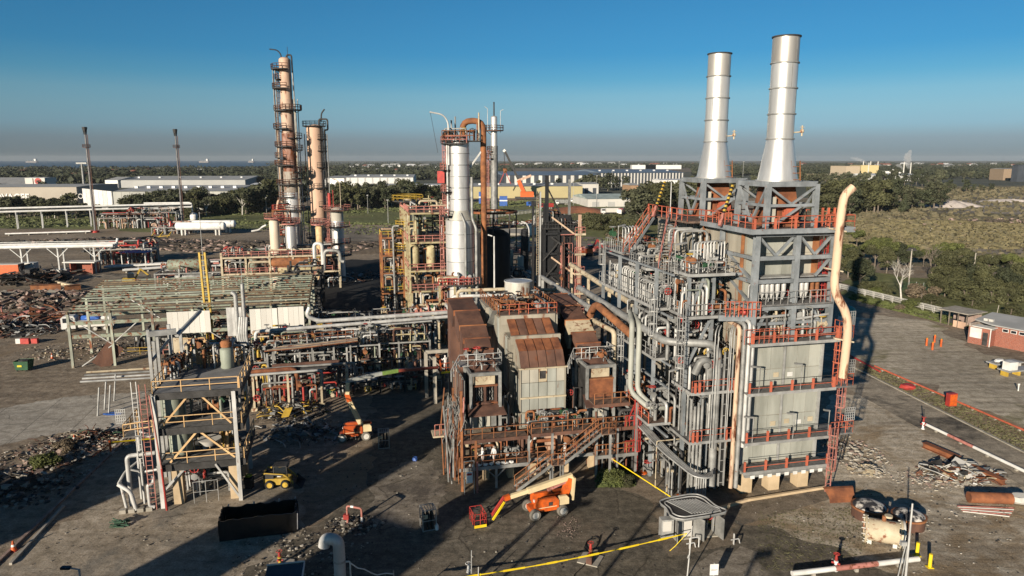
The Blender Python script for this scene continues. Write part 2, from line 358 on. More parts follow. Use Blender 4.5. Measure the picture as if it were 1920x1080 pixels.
sheet('scrubland', [(-8990, 560, 0), (8990, 560, 0), (8990, 10990, 0), (-8990, 10990, 0)], .004, FARM)
b = [G(-700, 319), G(0, 316.5), G(300, 314.5), G(470, 312.8), G(512, 310)]
sheet('sea', b + [Vector((G(528, 304, 0).x*0 - 3700, 10995, 0)), Vector((-8995, 10995, 0))], .012, WATER)
sheet('grass_field', P((-160, 404), (640, 398), (760, 386), (1120, 372), (1330, 360), (1330, 470), (1140, 452), (900, 428), (655, 420), (500, 428), (300, 436), (0, 428), (-160, 436)), .008, GRASS_L, ragged=6)
sheet('open_field', P((1480, 395), (1560, 352), (2200, 345), (2500, 460), (2300, 560), (1800, 505), (1570, 480)), .008, HEATH, ragged=8)
sheet('grass_meadow', P((1575, 410), (1700, 408), (1800, 416), (2000, 424), (2250, 445), (2250, 470), (1800, 468), (1640, 478), (1560, 470)), .012, GRASS_F, ragged=4)
sheet('scraped_earth', P((1640, 372), (1770, 370), (2100, 362), (2300, 385), (2250, 408), (1900, 402), (1760, 398)), .012, PALE_D, ragged=5)
sheet('farm_track', P((1660, 462), (1790, 462), (2100, 470), (2100, 478), (1900, 478), (1770, 470), (1660, 468)), .016, ROAD, ragged=1)
sheet('verge', P((1590, 560), (1760, 600), (1950, 650), (2300, 720), (2300, 560), (1700, 520), (1580, 500)), .008, GRASS_L, ragged=1.5)
sheet('gravel_lot', P((1560, 600), (1640, 590), (1760, 610), (1830, 655), (1990, 700), (2150, 760), (2000, 780), (1920, 800), (1600, 668)), .012, GM('gravel_lot', (.32, .27, .20), (.47, .405, .31), (.60, .53, .42), (.26, .23, .13), (.07, .58), -.9, 0, 0, .08), ragged=1.5)
ra, rb = G(1600, 690), G(1920, 850); rd = (rb-ra).normalized(); rn = Vector((-rd.y, rd.x, 0)) * -1
if rn.x > 0: rn = -rn
k0, k1 = ra - rd*70, rb + rd*40
sheet('road', [k0, k1, k1 + rn*6.2, k0 + rn*6.2], .020, ROAD)
def kerb(name, a, b, w=.3, h=.14, m=CONC):
    mb = MB(); L = (b-a).length; n = max(1, int(L/3)); d = (b-a)/n
    for i in range(n): mb.beam(a+d*i+Vector((0, 0, h/2)), a+d*(i+.985)+Vector((0, 0, h/2)), w, h)
    return structure(name, mb, m)
kerb('kerb', k0 - rn*.15, k1 - rn*.15)
sheet('dirt_yard', P((1450, 1080), (1420, 960), (1540, 880), (1560, 740), (1625, 735), (1760, 815), (1930, 905), (2100, 1080)), .012, YARD_L, ragged=0.8)
sheet('asphalt_yard', P((420, 1120), (560, 1010), (690, 915), (700, 700), (840, 690), (870, 930), (1160, 885), (1260, 1000), (1440, 985), (1700, 1080), (1750, 1160)), .016, ASPHALT, ragged=0.7)
sheet('concrete_apron', P((0, 766), (120, 745), (280, 733), (232, 802), (110, 812), (0, 836), (-120, 850), (-120, 780)), .012, SLAB, ragged=0.25)
sheet('lower_yard', P((-60, 1120), (20, 1040), (250, 905), (330, 890), (560, 905), (560, 1010), (420, 1120)), .012, GM('brown_yard', (.24, .20, .145), (.37, .31, .235), (.49, .42, .33), (.28, .25, .205), (.1, .55), .6, .12, 0, .06), ragged=0.6)
sheet('light_patch', P((690, 915), (752, 868), (812, 862), (838, 925), (822, 960), (770, 990), (700, 975)), .020, GM('light_patch', (.17, .145, .11), (.25, .215, .17), (.34, .3, .245), (.14, .12, .1), (.2, .55), .4, .14, 0, .03), ragged=.5)
sheet('tan_patch', P((1290, 1075), (1330, 1040), (1420, 1035), (1440, 1080), (1380, 1120)), .020, MATS['light_patch'], ragged=.6)
sheet('painted_shade_patch', P((620, 488), (745, 486), (790, 520), (850, 610), (600, 610), (560, 540)), .020, BITUMEN_SHADE, ragged=1.2)  # dark sheet painting shade onto ground that is only shadowed
sheet('unit_plinth', P((1165, 880), (1190, 868), (1310, 1010), (1560, 935), (1545, 890), (1420, 700), (1180, 760)), .024, GM('stained_plinth', (.13, .105, .075), (.21, .17, .125), (.29, .24, .18), (.12, .11, .095), (.2, .58), .4, 0, 0, .03))
sheet('left_lane', P((-40, 525), (60, 507), (330, 516), (500, 512), (500, 520), (330, 527), (110, 520), (-40, 540)), .016, ROAD, ragged=0.6)
sheet('middle_yard', P((560, 428), (900, 424), (1130, 446), (1200, 520), (1100, 520), (900, 470), (660, 470)), .012, GM('grey_brown_yard', (.13, .11, .085), (.21, .178, .14), (.31, .265, .21), (.085, .078, .068), (.05, .55), -.8, 0, 0, .15, .3), ragged=3)
sheet('grey_apron', P((1120, 470), (1180, 500), (1330, 560), (1560, 590), (1580, 500), (1330, 480)), .016, BITUMEN_SHADE, ragged=1)
mb = MB()                                               # low wall of the unit's plinth
for a, c in (((1250, 985), (1400, 940)), ((1400, 940), (1548, 916)), ((1548, 916), (1562, 870))): mb.beam(G(*a)+Vector((0, 0, .12)), G(*c)+Vector((0, 0, .12)), .25, .24)
structure('kerb', mb, CONC_T)

# ---------------------------------------------------------------- trees
BARK = M('bark', (.20, .165, .13), (.11, .09, .07), .9, 0, 2)
BARK_W = M('bleached_bark', (.56, .53, .48), (.42, .39, .34), .8, 0, 2)
def leafmat(name, a, b): return M(name, a, b, .75, 0, .35, var=.22, detail=4, spec=.25)
LEAF = [leafmat('dark_gum_leaves', (.055, .062, .032), (.030, .036, .019)), leafmat('olive_leaves', (.085, .086, .038), (.045, .048, .022)),
        leafmat('fresh_leaves', (.11, .122, .038), (.062, .073, .024)), leafmat('grey_green_leaves', (.085, .09, .05), (.05, .052, .03)), leafmat('dry_leaves', (.16, .125, .08), (.09, .07, .05))]
def crown_mesh(name, seed, clumps, leaves, size, mat, flat=.75):
    r = np.random.default_rng(seed); vs = []
    tot = sum(c[3]**2 for c in clumps)
    for (x, y, z, R) in clumps:
        n = int(leaves*R*R/tot); d = r.normal(size=(n, 3)); d /= np.linalg.norm(d, axis=1)[:, None]
        rad = R*(.45+.6*r.random(n)**.6); c = np.array([x, y, z]) + d*rad[:, None]*np.array([1, 1, flat])
        nn = d + r.normal(size=(n, 3))*.7; nn /= np.linalg.norm(nn, axis=1)[:, None]
        t = np.cross(nn, r.normal(size=(n, 3))); t /= np.linalg.norm(t, axis=1)[:, None]; bb = np.cross(nn, t)
        s = size*(.55+.9*r.random(n))[:, None]
        vs.append(np.stack([c-t*s, c-bb*s*.6, c+t*s, c+bb*s*.6], 1).reshape(-1, 3))
    v = np.concatenate(vs); me = bpy.data.meshes.new(name); m = len(v)//4
    me.vertices.add(len(v)); me.vertices.foreach_set('co', v.astype(np.float32).ravel())
    me.loops.add(len(v)); me.loops.foreach_set('vertex_index', np.arange(len(v), dtype=np.int32))
    me.polygons.add(m); me.polygons.foreach_set('loop_start', np.arange(0, len(v), 4, dtype=np.int32))
    me.materials.append(mat); me.update(calc_edges=True); return me
def tree_proto(seed, kind, leaves, size, mat, bark=BARK):  # unit height 10
    r = random.Random(seed); cl = []; tr = MB()
    if kind == 'gum':
        tops = [(r.uniform(-2.6, 2.6), r.uniform(-2.6, 2.6), r.uniform(5.2, 9.0), r.uniform(1.1, 2.0)) for _ in range(11)] + [(0, 0, 8.2, 1.6), (0, 0, 6, 2)]
        low = [(r.uniform(-2.4, 2.4), r.uniform(-2.4, 2.4), r.uniform(2.0, 4.5), r.uniform(.9, 1.5)) for _ in range(6)]; cl = tops + low
    elif kind == 'open':
        cl = [(r.uniform(-3.2, 3.2), r.uniform(-3.2, 3.2), r.uniform(6.0, 9.4), r.uniform(.8, 1.5)) for _ in range(12)]
    elif kind == 'flat':
        cl = [(r.uniform(-4.2, 4.2), r.uniform(-3.6, 3.6), r.uniform(6.8, 8.8), r.uniform(1.1, 1.9)) for _ in range(13)]
    elif kind == 'pine':
        cl = [(r.uniform(-.5, .5)*(10-z)*.35, r.uniform(-.5, .5)*(10-z)*.35, z, .35+.21*(10-z)) for z in [1.4+i*.72 for i in range(12)]]
    elif kind == 'bush':
        cl = [(r.uniform(-4.0, 4.0), r.uniform(-4.0, 4.0), r.uniform(1.2, 6.8), r.uniform(1.8, 3.2)) for _ in range(12)]
        cl = [(x, y, min(z, 8.3-.35*(abs(x)+abs(y))), q) for x, y, z, q in cl]
    tr.tube((0, 0, -.2), (.15, .1, 3.4), .30, .22, 7); tr.tube((.15, .1, 3.4), (0, 0, 7.2 if kind != 'bush' else 4.4), .22, .08, 6)
    for x, y, z, q in cl[:9]:
        tr.tube((.1, .05, min(z*.55, 4.2)), (x*.8, y*.8, z-.2*q), .11, .04, 5)
    return tr.mesh('trunk', bark), crown_mesh('crown', seed, cl, leaves, size, mat)
PROTO = {}
def proto(key, *a): PROTO[key] = tree_proto(*a)
for i in range(3): proto(('gum', i), 20+i, 'gum', 1500, .42, LEAF[(0, 1, 3)[i]])
for i in range(2): proto(('far', i), 30+i, 'gum', 620, .62, LEAF[(0, 3)[i]])
proto(('open', 0), 40, 'open', 1300, .36, LEAF[3], BARK_W); proto(('pine', 0), 42, 'pine', 1500, .38, LEAF[0])
proto(('flat', 0), 44, 'flat', 5200, .26, LEAF[2]); proto(('flat', 1), 45, 'flat', 5200, .26, LEAF[1])
proto(('bush', 0), 50, 'bush', 4200, .42, LEAF[2]); proto(('bush', 1), 51, 'bush', 4200, .42, LEAF[1]); proto(('bush', 2), 52, 'bush', 2400, .5, LEAF[4])
proto(('big', 0), 60, 'gum', 6500, .22, LEAF[1]); proto(('big', 1), 61, 'gum', 6500, .22, LEAF[0])
def tree(key, loc, h, label, cat='tree', group=None, rz=None, sx=None, name='tree'):
    t = thing(name, label, cat, loc, random.uniform(0, 6.28) if rz is None else rz, group)
    s = h/10; sx = sx or random.uniform(.85, 1.2); t.scale = (s*sx, s*sx, s)
    tm, cm = PROTO[key]; part('trunk', tm, None, t); part('crown', cm, None, t); return t
ORD = 'leftmost second third fourth fifth sixth seventh eighth ninth tenth eleventh twelfth'.split()
def belt(x0, y0, x1, y1, hpx, n, keys, label, group, jit=5, depth=0):
    ps = []
    for i in range(n):
        f = (i+random.uniform(-.3, .3))/max(1, n-1); ps.append((x0+(x1-x0)*f, y0+(y1-y0)*f + random.uniform(-jit, jit)*.5 - random.random()*depth))
    ps.sort()
    for i, (px, py) in enumerate(ps):
        p = G(px, py); h = hpx*random.uniform(.75, 1.12)*p.y/FPX*1.02*(.55 if 148 < px < 232 and py > 393 else 1)
        lab = label + (', leftmost' if i == 0 else ', rightmost' if i == n-1 else ', %s from left' % ORD[i]) if n <= 12 else label
        tree(random.choice(keys), p, h, lab, 'tree', group)
GUM = [('gum', 0), ('gum', 1), ('gum', 2), ('gum', 0), ('gum', 2), ('gum', 1), ('bush', 1), ('open', 0)]; FAR = [('far', 0), ('far', 1)]
belt(-30, 408, 210, 412, 35, 34, GUM, 'bushy dark gum tree in the belt between the graffiti wall and the white pipe rack', 'belt of gums before the graffiti wall', 6, 8)
belt(205, 410, 470, 402, 40, 37, GUM, 'dark gum tree in the belt in front of the long white warehouse', 'belt of gums before the long white warehouse', 6, 8)
belt(455, 402, 560, 398, 50, 15, GUM, 'tall dark gum tree behind the tallest column', 'gums behind the tallest column', 4, 5)
belt(600, 394, 770, 388, 42, 30, GUM, 'dark gum tree on the far edge of the grass beside the slim silver column', 'belt of gums beyond the grass', 5, 5)
belt(640, 388, 840, 384, 34, 23, GUM, 'low dark gum tree in front of the long low white shed', 'low gums before the low white shed', 4, 4)
belt(-10, 372, 165, 366, 26, 9, FAR, 'dark tree beside the grey roofed sheds with the red emblem', 'trees behind the graffiti wall', 3, 6)
belt(1205, 420, 1262, 415, 44, 6, GUM, 'dark gum tree right of the depot shed', 'gums right of the depot shed', 5, 10)
belt(1100, 358, 1170, 360, 30, 6, FAR, 'dark tree at the corner of the blue roofed shed', 'trees at the corner of the blue roofed shed', 2, 4)
belt(1020, 366, 1075, 362, 30, 3, [('open', 0), ('far', 0)], 'loose crowned tree before the pale yellow shed', 'trees before the pale yellow shed', 2, 2)
belt(1190, 440, 1290, 420, 74, 9, [('gum', 0), ('gum', 2), ('gum', 1)], 'tall dark gum tree left of the twin stacks', 'tall gums left of the twin stacks', 6, 18)
belt(1250, 385, 1320, 380, 36, 11, GUM, 'dark gum tree behind the tall gums by the twin stacks', 'gums far behind the twin stacks', 5, 12)
belt(1115, 432, 1200, 448, 34, 8, [('bush', 1), ('gum', 1)], 'rounded green shrub on the lawn beside the dark heater', 'shrubs on the lawn', 3, 6)
belt(1380, 372, 1440, 366, 34, 6, FAR, 'dark tree seen between the two stacks', 'trees between the two stacks', 3, 10)
belt(1500, 352, 1760, 352, 26, 26, FAR, 'dark tree in the belt before the pale beige factory', 'belt of trees before the factory', 3, 8)
belt(1530, 402, 1660, 404, 54, 20, GUM, 'dark gum tree behind the bent beige vent pipe', 'gums behind the beige vent pipe', 8, 16)
belt(1590, 398, 1690, 398, 32, 6, [('pine', 0), ('gum', 0)], 'narrow dark tree in the row before the meadow', 'narrow trees before the meadow', 3, 6)
belt(1700, 396, 1765, 392, 44, 6, [('gum', 0), ('gum', 2)], 'broad dark gum in the clump beside the white gravel heap', 'gum clump beside the white gravel heap', 3, 5)
belt(1760, 362, 1808, 360, 20, 4, FAR, 'dark rounded tree in the middle of the far field', 'tree clump in the far field', 2, 2)
belt(1825, 360, 1855, 359, 13, 3, FAR, 'low dark tree right of the field clump', 'low trees in the far field', 1, 2)
belt(1720, 336, 1900, 334, 14, 16, FAR, 'far dark tree in the row along the rail yard', 'row of trees along the rail yard', 2, 3)
belt(1585, 498, 1700, 506, 46, 9, [('flat', 0), ('flat', 1), ('big', 1)], 'flat topped tree in the thicket left of the utility pole', 'thicket beside the vent pipe', 8, 14)
belt(1625, 556, 1668, 566, 30, 3, [('big', 0), ('bush', 1)], 'low leafy tree in the thicket in front of the dead white tree', 'leafy trees round the dead white tree', 6, 10)
belt(1735, 512, 1930, 530, 34, 12, [('flat', 1), ('big', 0), ('big', 1), ('flat', 0)], 'tree in the back row of the thicket above the brick building', 'thicket above the brick building', 10, 18)
belt(1755, 556, 1950, 576, 52, 13, [('big', 0), ('big', 1), ('bush', 1), ('big', 0)], 'dense tree in the front row of the thicket above the brick building', 'thicket directly behind the brick building', 8, 10)
for i, (px, py, h, k, lab) in enumerate([
    (1612, 540, 60, ('big', 1), 'dense dark tree right behind the beige vent pipe'), (1640, 505, 48, ('flat', 1), 'flat topped olive tree left of the dead white tree'),
    (1662, 512, 50, ('big', 0), 'bushy tree behind the dead white tree'), (1700, 498, 40, ('flat', 0), 'flat green crown between the dead tree and the bare poplar'),
    (1775, 552, 78, ('big', 0), 'large olive tree behind the open timber shelter'), (1805, 540, 64, ('big', 1), 'dark leafy tree right of the large olive tree'),
    (1842, 560, 66, ('big', 0), 'bushy tree behind the brick building roof'), (1880, 566, 70, ('big', 1), 'dark tree behind the right end of the brick building'),
    (1912, 556, 66, ('big', 0), 'tree cut by the photo edge behind the brick building'), (1945, 560, 70, ('big', 1), 'dark tree past the brick building'),
    (1770, 500, 46, ('flat', 0), 'umbrella shaped green tree before the pale track'), (1800, 505, 42, ('flat', 1), 'umbrella shaped olive tree right of the green umbrella tree'),
    (1850, 520, 46, ('flat', 1), 'broad flat topped tree above the brick building'), (1900, 520, 44, ('flat', 0), 'broad flat topped tree at the far right of the thicket'),
    (1590, 520, 54, ('big', 0), 'dark tree half hidden by the beige vent pipe'), (1605, 470, 40, ('flat', 0), 'flat topped tree behind the vent pipe bend')]):
    p = G(px, py); tree(k, p, h*p.y/FPX*1.02, lab)
for px, py, h, k, lab in [(1712, 578, 22, ('bush', 0), 'low rounded green bush beside the dead white tree'), (1745, 575, 26, ('bush', 1), 'spreading olive bush left of the large olive tree'),
    (1684, 580, 12, ('bush', 2), 'small round dark bush on the roadside grass'), (1728, 560, 34, ('bush', 2), 'brownish bush behind the white rail fence'), (1650, 556, 22, ('bush', 0), 'pale green bush under the dead white tree'),
    (1895, 590, 24, ('bush', 1), 'green bush behind the brick building wall'), (1822, 575, 26, ('bush', 1), 'dark bush between shelter and brick building'),
    (1160, 452, 24, ('bush', 2), 'round brown bush on the lawn corner'), (1148, 446, 30, ('bush', 1), 'green bush left of the round brown bush'), (92, 876, 34, ('bush', 0), 'green weed bush growing in the rubble strip'),
    (118, 848, 28, ('bush', 2), 'dry pinkish grass tuft behind the green weed bush'), (1148, 900, 34, ('bush', 0), 'overgrown green weeds under the furnace stairs'), (1172, 908, 22, ('bush', 1), 'smaller weed clump beside the red ladder')]:
    p = G(px, py); tree(k, p, h*p.y/FPX, lab, 'bush', None, None, 1.35, 'bush')
# bare trees
def bare_tree(loc, h, label, mat, seed, spread=.55, r0=.22):
    r = random.Random(seed); t = thing('dead_tree', label, 'tree', loc); tr = MB(); br = MB()
    def grow(mb, p, d, L, rad, lev):
        q = p + d*L; mb.tube(p, q, rad, rad*.62, 6, False)
        if lev == 0: return
        for k in range(3 if lev > 1 else 2):
            dd = (d + Vector((r.uniform(-1, 1), r.uniform(-1, 1), r.uniform(-.25, .6)))*spread*1.3).normalized()
            grow(br, p.lerp(q, r.uniform(.6, 1)), dd, L*r.uniform(.55, .85), rad*.55, lev-1)
    grow(tr, Vector((0, 0, -.2)), Vector((-.16, 0, 1)).normalized(), h*.34, r0, 5 if seed == 3 else 4)
    part('trunk', tr, mat, t); part('branch', br, mat, t)
bare_tree(G(1690, 562), 11.5, 'dead white tree with bare forked branches beside the road', BARK_W, 3)
bare_tree(G(1748, 534), 12, 'tall leafless brown poplar behind the fence', BARK, 5, .45)
# far wood: one mass
def far_wood():
    r = np.random.default_rng(5); pts = []
    def zone(x0, x1, y0, y1, n):
        for _ in range(n):
            px = r.uniform(x0, x1); py = y0+(y1-y0)*r.random(); pts.append((px, py))
    zone(-60, 640, 316.5, 348, 3400); zone(500, 960, 306.5, 338, 3000); zone(930, 1340, 306.5, 316, 2200); zone(1300, 1560, 306.5, 330, 1500); zone(1500, 1990, 306.5, 329, 4200); zone(1730, 1990, 326, 336, 160)
    vs = []; 
    for px, py in pts:
        g_ = G(px, py); Y = g_.y
        if Y > 9500: continue
        h = r.uniform(6, 12); n = int(np.clip(26000/Y, 7, 26)); w = h*r.uniform(.5, .9)
        for _ in range(n):
            d = r.normal(size=3); d /= np.linalg.norm(d); c = np.array([g_.x, g_.y, h*.52]) + d*np.array([w, w, h*.42])*r.uniform(.4, 1)
            t = r.normal(size=3); t /= np.linalg.norm(t); b2 = np.cross(t, d); s = h*r.uniform(.2, .38)
            vs += [c-t*s, c-b2*s, c+t*s, c+b2*s]
    mb = MB(); v = [tuple(x) for x in vs]; mb.add(v, [(i, i+1, i+2, i+3) for i in range(0, len(v), 4)])
    stuff('wood', mb, leafmat('far_wood_leaves', (.055, .062, .034), (.035, .04, .024)), 'dark suburban woodland stretching to the horizon')
far_wood()

# ---------------------------------------------------------------- distant buildings
RED_ROOF = M('red_tile_roof', (.25, .10, .07), None, .8, 0, .2); PALE_W = M('pale_wall', (.62, .60, .55), (.52, .5, .46), .7, 0, .05); GREY_W = M('grey_wall', (.40, .40, .38), (.34, .34, .33), .7, 0, .05)
BEIGE_W = M('beige_wall', (.52, .43, .29), (.45, .37, .25), .75, 0, .05); BLUE_R = M('blue_grey_roof', (.15, .19, .24), (.12, .15, .19), .5, 0, .05); WHITE_R = M('white_roof', (.70, .70, .69), (.6, .6, .6), .5, 0, .05)
YEL_W = M('dull_yellow_wall', (.42, .36, .19), (.36, .31, .17), .75, 0, .05); DARK_W = M('dark_blue_wall', (.06, .07, .085), None, .6, 0, .05)
def shed(name, label, A, B, depth, h, wall, roof, rise=1.2, cat='warehouse', doors=0, stripes=None, dmat=DARK_W, vents=0, spill=True):
    """A, B: the two ends of the wall one sees, as ground points; depth: how far it runs back"""
    if A.y > 420: lim = .12*abs(B.x-A.x); ny = A.y + max(-lim, min(lim, B.y-A.y)); B = Vector((B.x*ny/B.y, ny, 0))
    d = B-A; L = d.length; rz = atan2(d.y, d.x); t = thing(name, label, cat, A, rz)
    w = MB(); w.box(0, 0, 0, L, depth, h)
    part('wall', w, wall, t)
    rf = MB(); o = .5; ym = depth/2
    vs = [(-o, -o, h+.02), (L+o, -o, h+.02), (L+o, ym, h+rise), (-o, ym, h+rise), (-o, depth+o, h+.02), (L+o, depth+o, h+.02)]
    rf.add(vs, [(0, 1, 2, 3), (3, 2, 5, 4), (0, 3, 4), (1, 5, 2), (0, 4, 5, 1)]); rp = part('roof', rf, roof, t)
    for k in range(doors):
        x = L*(k+.5)/doors; q = MB(); q.box(x-L/doors*.22, -.12, 0, x+L/doors*.22, .02, h*.62); part('door', q, dmat, t)
    if stripes:
        n, m, fr = stripes
        for k in range(n):
            x = L*(k+.5)/n; q = MB(); q.box(x-L/n*fr/2, -.25, 0, x+L/n*fr/2, -.004, h*.97); part('wall_panel', q, m, t)
    for k in range(vents):
        x = L*(k+.5)/vents; q = MB(); q.box(x-1, ym*.5-1, h+rise*.45, x+1, ym*.5+1, h+rise*.5+1.3); part('roof_vent', q, WHITE_R, rp)
    return t
t = shed('warehouse', 'long white and grey warehouse behind the trees left of the tallest column', G(215, 394), G(432, 381), 95, 11, M('pale_grey_wall', (.42, .42, .38), None, .7, 0, .03), ROOF_G, 2.0, stripes=(14, MATS.get('pale_grey_wall') or GREY_W, .97), vents=9)
gA, gB = G(158, 385), G(213, 393.6); d = gB-gA; rz = atan2(d.y, d.x)
for k in range(7):
    q = MB(); a = gA.lerp(gB, k/7); c = gA.lerp(gB, (k+.93)/7); q.beam(a+Vector((0, 0, 5.5)), c+Vector((0, 0, 5.5)), .5, 11)
    p_ = part('wall_panel', q, WHITE, None); p_.parent = t; p_.matrix_parent_inverse = (Matrix.Translation(t.location) @ Matrix.Rotation(t.rotation_euler.z, 4, 'Z')).inverted()
t = shed('warehouse', 'beige concrete warehouse with white graffiti along its wall', G(-60, 386), G(146, 380), 60, 12, M('beige_concrete_wall', (.40, .36, .30), (.34, .3, .25), .8, 0, .04), GREY_W, .8)
def letters(txt, size, loc, rot, mat, parent=None, name='lettering', ext=.02, align='LEFT', off=0):
    c = bpy.data.curves.new(name, 'FONT'); c.body = txt; c.size = size; c.extrude = ext; c.align_x = align; c.materials.append(mat)
    c.offset = off; tmp = bpy.data.objects.new(name, c); COL.objects.link(tmp); bpy.context.view_layer.update()
    me = bpy.data.meshes.new_from_object(tmp.evaluated_get(bpy.context.evaluated_depsgraph_get())); bpy.data.objects.remove(tmp)
    o = bpy.data.objects.new(name, me); COL.objects.link(o); o.location = loc; o.rotation_euler = rot
    if parent: o.parent = parent
    return o
o = letters('OVACEE', 6.2, (17, -.3, 3.4), (pi/2, 0, 0), WHITE, t, 'graffiti', .08, 'LEFT', .12); o.scale.x = .92
o = letters('UASYOBEA', 4.6, (58, -.3, 4.4), (pi/2, 0, 0), PALE_W, t, 'graffiti', .08); o.scale.x = .95
shed('warehouse', 'dark blue grey warehouse with skylights beside the red emblem', G(-40, 366), G(50, 365), 60, 9, DARK_W, ROOF_G, 5, doors=0, stripes=(3, M('blue_wall', (.10, .13, .19), None, .6), .85))
t = shed('office_block', 'white office block bearing a round red emblem', G(50, 366), G(87, 365), 18, 14.5, PALE_W, WHITE_R, .3, 'building')
q = MB(); q.lathe([(2.7, 0), (2.7, .25)], (10.5, -.3, 11.6), 24, 'y'); part('emblem', q, RED, t)
q = MB(); q.box(6.2, -.2, 0, 6.8, .05, 14); part('red_stripe', q, RUST_D, t)
shed('warehouse', 'wide grey roofed warehouse behind the long white warehouse', G(222, 352), G(460, 346), 110, 8, GREY_W, ROOF_G, 3, vents=6)
shed('shed', 'white gabled shed left of the wide grey roof', G(198, 352), G(222, 353), 40, 8, WHITE, ROOF_G, 3)
shed('warehouse', 'low white shed between the gums and the tallest column', G(470, 358), G(560, 356), 40, 6, WHITE, WHITE_R, 1, vents=3)
t = shed('warehouse', 'large white warehouse right of the pink column', G(650, 356), G(775, 350), 90, 12, WHITE, ROOF_G, 2, stripes=(9, GREY_W, .18), vents=5)
shed('warehouse', 'white sided warehouse end facing the pink column', G(606, 352), G(646, 357), 60, 10, WHITE, ROOF_G, 2)
shed('shed', 'grey shed with dark openings behind the beyond grass gums', G(690, 366), G(760, 364), 40, 7, GREY_W, ROOF_G, 2, doors=5)
shed('shed', 'long low white shed left of the silver column', G(760, 362), G(845, 360), 30, 7, WHITE, WHITE_R, .6, doors=3, dmat=GREY_W)
shed('warehouse', 'blue roofed warehouse with tall white and dark wall strips', G(945, 352), G(1125, 347), 130, 13, DARK_W, BLUE_R, 3, stripes=(12, PALE_W, .42))
shed('warehouse', 'blue grey warehouse with close white wall ribs', G(1125, 350), G(1282, 336), 110, 15, DARK_W, BLUE_R, 3, stripes=(26, PALE_W, .38), vents=6)
shed('warehouse', 'dull yellow warehouse behind the orange crane', G(885, 372), G(1092, 365), 60, 9, YEL_W, ROOF_G, 1.6, vents=6)
shed('shed', 'white open shed right of the dull yellow warehouse', G(1092, 365), G(1122, 362), 30, 9, PALE_W, ROOF_G, 1, doors=2)
shed('shed', 'pale green roofed depot shed beside the dirt stockpile', G(1102, 388), G(1190, 384), 45, 5, PALE_W, M('pale_green_roof', (.36, .42, .39), None, .6, 0, .2), 2.2, doors=3, dmat=GREY_W)
shed('house', 'tan block house behind the depot shed', G(1182, 372), G(1196, 370), 20, 10, M('tan_wall', (.42, .26, .15), None, .8), ROOF_G, 1.5, 'building')
shed('shed', 'white shed among the trees left of the twin stacks', G(1240, 352), G(1300, 350), 30, 8, WHITE, WHITE_R, 1)
f1 = shed('factory', 'tall pale pink factory block under the left plume', G(1585, 334), G(1611, 333), 40, 19, M('pinkish_wall', (.52, .42, .30), None, .7), BEIGE_W, .3, 'building')
f2 = shed('factory', 'tall cream factory block with roof vents', G(1613, 333), G(1646, 333), 40, 20, M('cream_wall', (.60, .48, .24), None, .7), BEIGE_W, .3, 'building')
q = MB(); [q.tube((x, 14, 20), (x, 14, 26), .8, n=6) for x in (10, 22, 34)]; part('roof_vent', q, PALE_W, f2)
shed('factory', 'long low beige factory wing below the tall blocks', G(1552, 338), G(1640, 337), 60, 8, BEIGE_W, BEIGE_W, .5, 'building')
shed('factory', 'low white factory wing right of the beige wing', G(1640, 340), G(1732, 336), 70, 8, WHITE, WHITE_R, 2, 'building')
shed('warehouse', 'dark warehouse cut by the right photo edge', G(1906, 341), G(1990, 340), 10, 22, DARK_W, DARK_W, .5)
shed('shed', 'tan shed left of the dark warehouse', G(1880, 338), G(1901, 338), 30, 16, M('tan_shed_wall', (.34, .25, .17), None, .8), ROOF_G, 1)
q = MB(); q.beam((0, 0, 13), (20, 0, 5), 2); q.beam((0, 0, 0), (0, 0, 13), 2); q.box(-14, -5, 0, -4, 5, 11); solo('conveyor', q, WHITE, 'white conveyor and silo beside the tall cream block', 'conveyor', None, G(1672, 334))
for px, py, hh in ((1693, 333, 62), (1706, 331, 60), (1627, 333, 60)):
    q = MB(); q.tube((0, 0, 0), (0, 0, hh*.40), 1.1, .8, 8); solo('chimney', q, PALE_W, {1693: 'thin white chimney under the small side plume', 1706: 'chimney under the tallest white plume', 1627: 'chimney on the factory under the drifting left plume'}[px], 'chimney', None, G(px, py))
# houses poking out of the wood
hm = []
for k in range(5):
    q = MB(); w_, d_, h_ = 10+k*2, 9, 3.2; q.mi = 0; q.box(0, 0, 0, w_, d_, h_); q.mi = 1
    q.add([(-.5, -.5, h_), (w_+.5, -.5, h_), (w_+.5, d_+.5, h_), (-.5, d_+.5, h_), (2.5, d_/2, h_+2.6), (w_-2.5, d_/2, h_+2.6)], [(0, 1, 5, 4), (1, 2, 5), (2, 3, 4, 5), (3, 0, 4), (3, 2, 1, 0)])
    hm.append(q.mesh('house', [PALE_W if k % 2 == 0 else WHITE, (RED_ROOF, ROOF_G, WHITE_R, ROOF_G, RED_ROOF)[k]]))
rr = random.Random(9)
for (x0, x1, y0, y1, n, lab, gr) in [(0, 500, 320, 345, 80, 'small pale house among the suburban trees by the bay', 'houses among the trees by the bay'), (620, 860, 312, 336, 70, 'small pale house in the suburb behind the white warehouses', 'houses behind the white warehouses'),
        (880, 1320, 308, 313, 24, 'tiny pale building on the plain below the horizon', 'buildings on the plain'), (1500, 1910, 309, 326, 60, 'small pale house in the wooded suburb around the factory', 'houses around the factory')]:
    for i in range(n):
        p = G(rr.uniform(x0, x1), rr.uniform(y0, y1)); s = rr.uniform(.8, 1.4)*(1.5 if p.y > 2500 else 1)
        o = part('house', rr.choice(hm), None, None, p, (0, 0, rr.uniform(-.7, .7))); o.scale = (s*1.3, s, s*1.1); o['label'] = lab; o['category'] = 'house'; o['group'] = gr
